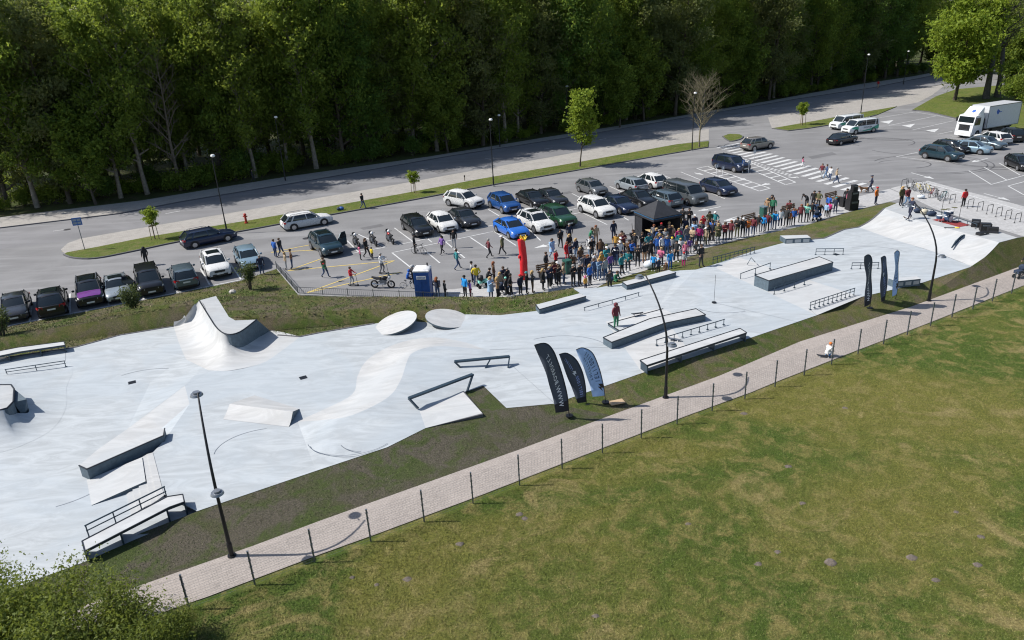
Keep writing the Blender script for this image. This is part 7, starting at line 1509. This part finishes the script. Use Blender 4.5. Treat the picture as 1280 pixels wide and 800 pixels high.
def dog_mesh():
    J = dict(a=((-.35, 0, .50), .12), b=((0, 0, .48), .11), c=((.32, 0, .52), .14), n=((.48, 0, .66), .08), h=((.58, 0, .74), .085), s=((.74, 0, .70), .045), t1=((-.5, 0, .56), .03), t2=((-.66, 0, .68), .02))
    E_ = [('a', 'b'), ('b', 'c'), ('c', 'n'), ('n', 'h'), ('h', 's'), ('a', 't1'), ('t1', 't2')]
    for s, k in ((.1, 'l'), (-.1, 'r')):
        J['f1'+k] = ((.32, s, .36), .06); J['f2'+k] = ((.30+s, s, .2), .035); J['f3'+k] = ((.32+s, s, .03), .035); J['k1'+k] = ((-.30, s, .36), .07); J['k2'+k] = ((-.42-s, s, .22), .035); J['k3'+k] = ((-.36-s, s, .03), .035)
        E_ += [('c', 'f1'+k), ('f1'+k, 'f2'+k), ('f2'+k, 'f3'+k), ('a', 'k1'+k), ('k1'+k, 'k2'+k), ('k2'+k, 'k3'+k)]
    nm = list(J); me = bpy.data.meshes.new('dog'); me.from_pydata([J[k][0] for k in nm], [(nm.index(a), nm.index(b)) for a, b in E_], []); o = bpy.data.objects.new('tmp', me); C.objects.link(o); o.modifiers.new('s', 'SKIN')
    for i, k in enumerate(nm): me.skin_vertices[0].data[i].radius = (J[k][1],)*2; me.skin_vertices[0].data[i].use_root = (k == 'b')
    o.modifiers.new('d', 'SUBSURF').levels = 1; dg = bpy.context.evaluated_depsgraph_get(); dg.update(); m2 = bpy.data.meshes.new_from_object(o.evaluated_get(dg)); bpy.data.objects.remove(o); m2.materials.clear(); m2.materials.append(MATS['dog_brown']); return m2
obj('body', dog_mesh(), dog); m_ = MB(); [m_.hexa([(.55, s*.05, .8), (.6, s*.05, .8), (.6, s*.09, .79), (.55, s*.09, .79)], [(.56, s*.08, .87), (.58, s*.08, .87), (.58, s*.09, .87), (.56, s*.09, .87)]) for s in (1, -1)]; m_.build('ears', 'dog_brown', dog)
# --- hydrant, signs, pole
plain('hydrant_red', (.42, .03, .025), .45); t = thing('fire_hydrant', 'red pillar fire hydrant on the grass strip by the footway', 'hydrant', G(308, 279, .1)); m_ = MB(); m_.cyl((0, 0, .45), .12, .9, 12); m_.cyl((0, 0, .05), .19, .1, 12); m_.ball((0, 0, .95), .17, 10, 6, sc=(1, 1, .8)); m_.build('barrel', 'hydrant_red', t, smooth=True)
for s in (1, -1): m_ = MB(); m_.cyl((s*.16, 0, .75), .07, .14, 8, ax='x'); m_.build('outlet', 'hydrant_red', t)
plain('sign_blue', (.03, .12, .38), .4); plain('sign_back', (.25, .30, .36), .45, .4)
t = thing('road_sign', 'tall blue road sign at the tip of the grass strip by the entrance', 'sign', G(106, 312, .1), R(20)); m_ = MB(); m_.tube([(0, 0, 0), (0, 0, 3.1)], .035, 8); m_.build('post', 'galv', t); m_ = MB(); m_.box((0, -.05, 2.85), (.85, .025, .75)); s_ = m_.build('plate', 'sign_blue', t); m_ = MB(); [m_.box((x, -.066, z), (.3, .006, .2)) for x in (-.19, .19) for z in (2.7, 3.0)]; m_.build('symbol', 'sign_back', s_)
for x, y, hh, lb in ((895.5, 218, 1.15, 'small blue bay sign before the navy hatchback'), (903, 220, 1.1, 'small blue bay sign at the hatching beside the navy hatchback'), (928, 216.5, 1.5, 'white-posted blue bay sign at the nose of the blue people carrier'), (935.5, 216, 1.4, 'blue bay sign at the corner of the blue people carrier'), (942.5, 198, 1.0, 'small blue bay sign beside the zebra crossing')):
    t = thing('bay_sign', lb, 'sign', G(x, y), R(40)); m_ = MB(); m_.tube([(0, 0, 0), (0, 0, hh)], .04, 8); m_.build('post', 'white_plastic', t); m_ = MB(); m_.box((0, -.05, hh-.1), (.55, .03, .45)); p_ = m_.build('plate', 'sign_blue' if 'white' in lb else 'sign_back', t); m_ = MB(); m_.box((0, -.07, hh-.1), (.2, .01, .26)); m_.build('symbol', 'white_plastic', p_)
t = thing('thin_mast', 'thin upright mast on a small foot standing on the open concrete', 'pole', G(892.5, 378, Z3)); m_ = MB(); m_.tube([(0, 0, 0), (0, 0, 2.0)], .012, 6); m_.build('pole', 'black_metal', t); m_ = MB(); m_.cyl((0, 0, .015), .16, .03, 12); m_.build('foot', 'black_metal', t)
t = thing('post_marker', 'small dark marker post on the footway by the small staked tree', 'post', G(581, 226, .014)); m_ = MB(); m_.box((0, 0, .25), (.1, .1, .5)); m_.build('post', 'stake_wood', t); m_ = MB(); m_.box((0, 0, .6), (.16, .14, .2)); m_.build('cap', 'black_plastic', t)
plain('cover_iron', (.05, .05, .055), .6, .3)
for x, y in ((84, 287), (383, 298), (437, 229), (912, 168)): m_ = MB(); m_.cyl((0, 0, .007), .38, .014, 18); m_.cyl((0, 0, .016), .3, .006, 18); m_.build('manhole_cover', 'cover_iron', road if y in (287, 229) else lot, G(x, y, .008))
t = thing('broken_rock', 'grey stone lying on the grass above the quarter pipe', 'rock', G(291, 366.5, .4)); m_ = MB(); m_.ball((0, 0, .12), .3, 7, 5, sc=(1, .8, .6)); m_.build('stone', 'stone', t)
# --- molehills and stones in the field
for i, (x, y, s) in enumerate(((1003, 629, .24), (1039, 703, .42), (509, 724, .28), (471, 731, .18), (948, 705, .25), (972, 690, .22), (1140, 697, .35), (1222, 706, .3), (1226, 671, .26), (985, 583, .3), (575, 680, .3), (649, 643, .3), (656, 648, .26), (1056, 510, .25), (440, 722, .2), (860, 655, .2), (1170, 725, .25), (930, 517, .3), (745, 770, .22), (1195, 640, .2))):
    rn = random.Random(i); m_ = MB(); n = 10; rows = []; s *= .62
    for k, (rr, zz) in enumerate(((1, 0), (.8, .12), (.5, .26), (.2, .33))): rows.append([Vector((rr*s*math.cos(a)*rn.uniform(.75, 1.2), rr*s*.8*math.sin(a)*rn.uniform(.75, 1.2), zz*s*rn.uniform(.7, 1.2))) for a in [2*math.pi*j/n for j in range(n)]])
    m_.loft(rows, close=True); m_.add(rows[-1], [tuple(range(n))]); o = m_.build('molehill', 'molehill_soil', None, G(x, y, -.03), smooth='all'); tag(o, 'small brown molehill of bare soil in the mown field', 'molehill', 'molehills in the field')
# --- grass blades over the near field and verges: uncountable
def blades(name, poly, n, hgt, wd, mats, zfun=lambda x, y: -.03, seed=1, ok=None):
    rg = np.random.default_rng(seed); P_ = np.array([(p.x, p.y) for p in poly]); lo_, hi_ = P_.min(0), P_.max(0); pts = []
    while sum(len(q) for q in pts) < n:
        q = rg.uniform(lo_, hi_, (n, 2)); ins = np.zeros(len(q), bool); j = len(P_)-1
        for i in range(len(P_)):
            yi, yj, xi, xj = P_[i, 1], P_[j, 1], P_[i, 0], P_[j, 0]; c_ = ((yi > q[:, 1]) != (yj > q[:, 1])) & (q[:, 0] < (xj-xi)*(q[:, 1]-yi)/(yj-yi+1e-12)+xi); ins ^= c_; j = i
        q = q[ins]; dd = np.hypot(q[:, 0], q[:, 1]); q = q[rg.random(len(q)) < np.clip((24/dd)**1.5, 0, 1)]; pts.append(q)
    q = np.concatenate(pts)[:n]; n = len(q); a = rg.uniform(0, 6.28, n); s = rg.uniform(.5, 1.5, n)*hgt; lean = rg.normal(0, .6, (n, 2))*s[:, None]
    v = np.empty((n, 3, 3)); dx = np.stack([np.cos(a), np.sin(a)], 1)*wd*rg.uniform(.6, 1.4, (n, 1)); z = np.full(n, zfun(0, 0))
    v[:, 0, :2] = q-dx; v[:, 1, :2] = q+dx; v[:, 2, :2] = q+lean; v[:, 0, 2] = z; v[:, 1, 2] = z; v[:, 2, 2] = z+s
    me = bpy.data.meshes.new(name); me.vertices.add(n*3); me.vertices.foreach_set('co', v.reshape(-1).astype(np.float32)); me.loops.add(n*3); me.loops.foreach_set('vertex_index', np.arange(n*3, dtype=np.int32)); me.polygons.add(n); me.polygons.foreach_set('loop_start', np.arange(n, dtype=np.int32)*3); me.materials.append(mats); me.update(calc_edges=True)
    o = obj(name, me); o['kind'] = 'stuff'; o['label'] = 'short mown grass of the field beyond the fence'; o['category'] = 'grass'; return o
gm, t, n_, b = newmat('grass_blade'); q_ = wpos(t); gr_ = t.nodes.new('ShaderNodeNewGeometry')
k = mixcol(t, ramp(t, tnoise(t, .09, 5, .6, q_, .8), .40, .60), (.085, .145, .02), (.215, .21, .045)); k = mixcol(t, ramp(t, tnoise(t, 1.1, 5, .65, q_, .5), .44, .68), k, (.30, .26, .09)); k = mixcol(t, ramp(t, tnoise(t, .3, 6, .68, q_, .8), .54, .68), k, (.36, .295, .125)); k = mixcol(t, gr_.outputs['Random Per Island'], mixcol(t, .45, k, (.06, .08, .012)), mixcol(t, .35, k, (.34, .31, .15)))
t.links.new(k, b.inputs['Base Color']); b.inputs['Roughness'].default_value = .8; b.inputs['Specular IOR Level'].default_value = .2
blades('grass', [p+Vector((.25, -.35, 0)) for p in PN[1:]]+[Vector((60, 40, 0)), Vector((25, 14, 0)), Vector((-12, 16, 0))], 420000, .042, .014, gm)

# tufts on the verges, set on the sloping ground
from mathutils.bvhtree import BVHTree
def verge_tufts(src, n, hgt, wd, c1, c2, seed, label):
    me0 = src.data; vs_ = [v.co.copy() for v in me0.vertices]; bt = BVHTree.FromPolygons(vs_, [tuple(p.vertices) for p in me0.polygons]); rg = random.Random(seed)
    xs = [v.x for v in vs_]; ys = [v.y for v in vs_]; x0, x1, y0, y1 = max(min(xs), -42), min(max(xs), 60), max(min(ys), 15), min(max(ys), 90); V_ = []; dn = Vector((0, 0, -1)); tries = 0
    while len(V_) < n*3 and tries < n*14:
        tries += 1; x, y = rg.uniform(x0, x1), rg.uniform(y0, y1)
        if .5*noise.noise(Vector((x*.35, y*.35, seed)))+.5*noise.noise(Vector((x*1.7, y*1.7, seed))) < rg.uniform(-.45, .45): continue
        h_ = bt.ray_cast(Vector((x, y, 10)), dn)
        if h_[0] is None: continue
        z = h_[0].z-.005; s = hgt*rg.uniform(.5, 1.5); a = rg.uniform(0, 6.28); w_ = wd*rg.uniform(.6, 1.4); dx, dy = math.cos(a)*w_, math.sin(a)*w_
        V_ += [(x-dx, y-dy, z), (x+dx, y+dy, z), (x+rg.gauss(0, .6)*s, y+rg.gauss(0, .6)*s, z+s)]
    m, t, n_, b = newmat('tuft_%d' % seed); g = t.nodes.new('ShaderNodeNewGeometry'); t.links.new(mixcol(t, g.outputs['Random Per Island'], c1, c2), b.inputs['Base Color']); b.inputs['Roughness'].default_value = .85
    me = bpy.data.meshes.new('grass'); me.from_pydata(V_, [], [(i, i+1, i+2) for i in range(0, len(V_), 3)]); me.materials.append(m); o = obj('grass', me); o['kind'] = 'stuff'; o['label'] = label; o['category'] = 'grass'
vg = {o.name: o for o in C.objects if o.name.startswith('verge')}
verge_tufts(vg['verge'], 9000, .045, .014, (.07, .10, .03), (.18, .16, .10), 21, 'thin tufts on the bare soil bank between park and path')
verge_tufts(vg['verge.001'], 14000, .05, .016, (.06, .11, .02), (.24, .22, .10), 22, 'patchy grass bank between the street course and the path')
verge_tufts(vg['verge.002'], 18000, .08, .03, (.06, .11, .02), (.25, .22, .10), 23, 'patchy grass bank between the parked cars and the park')
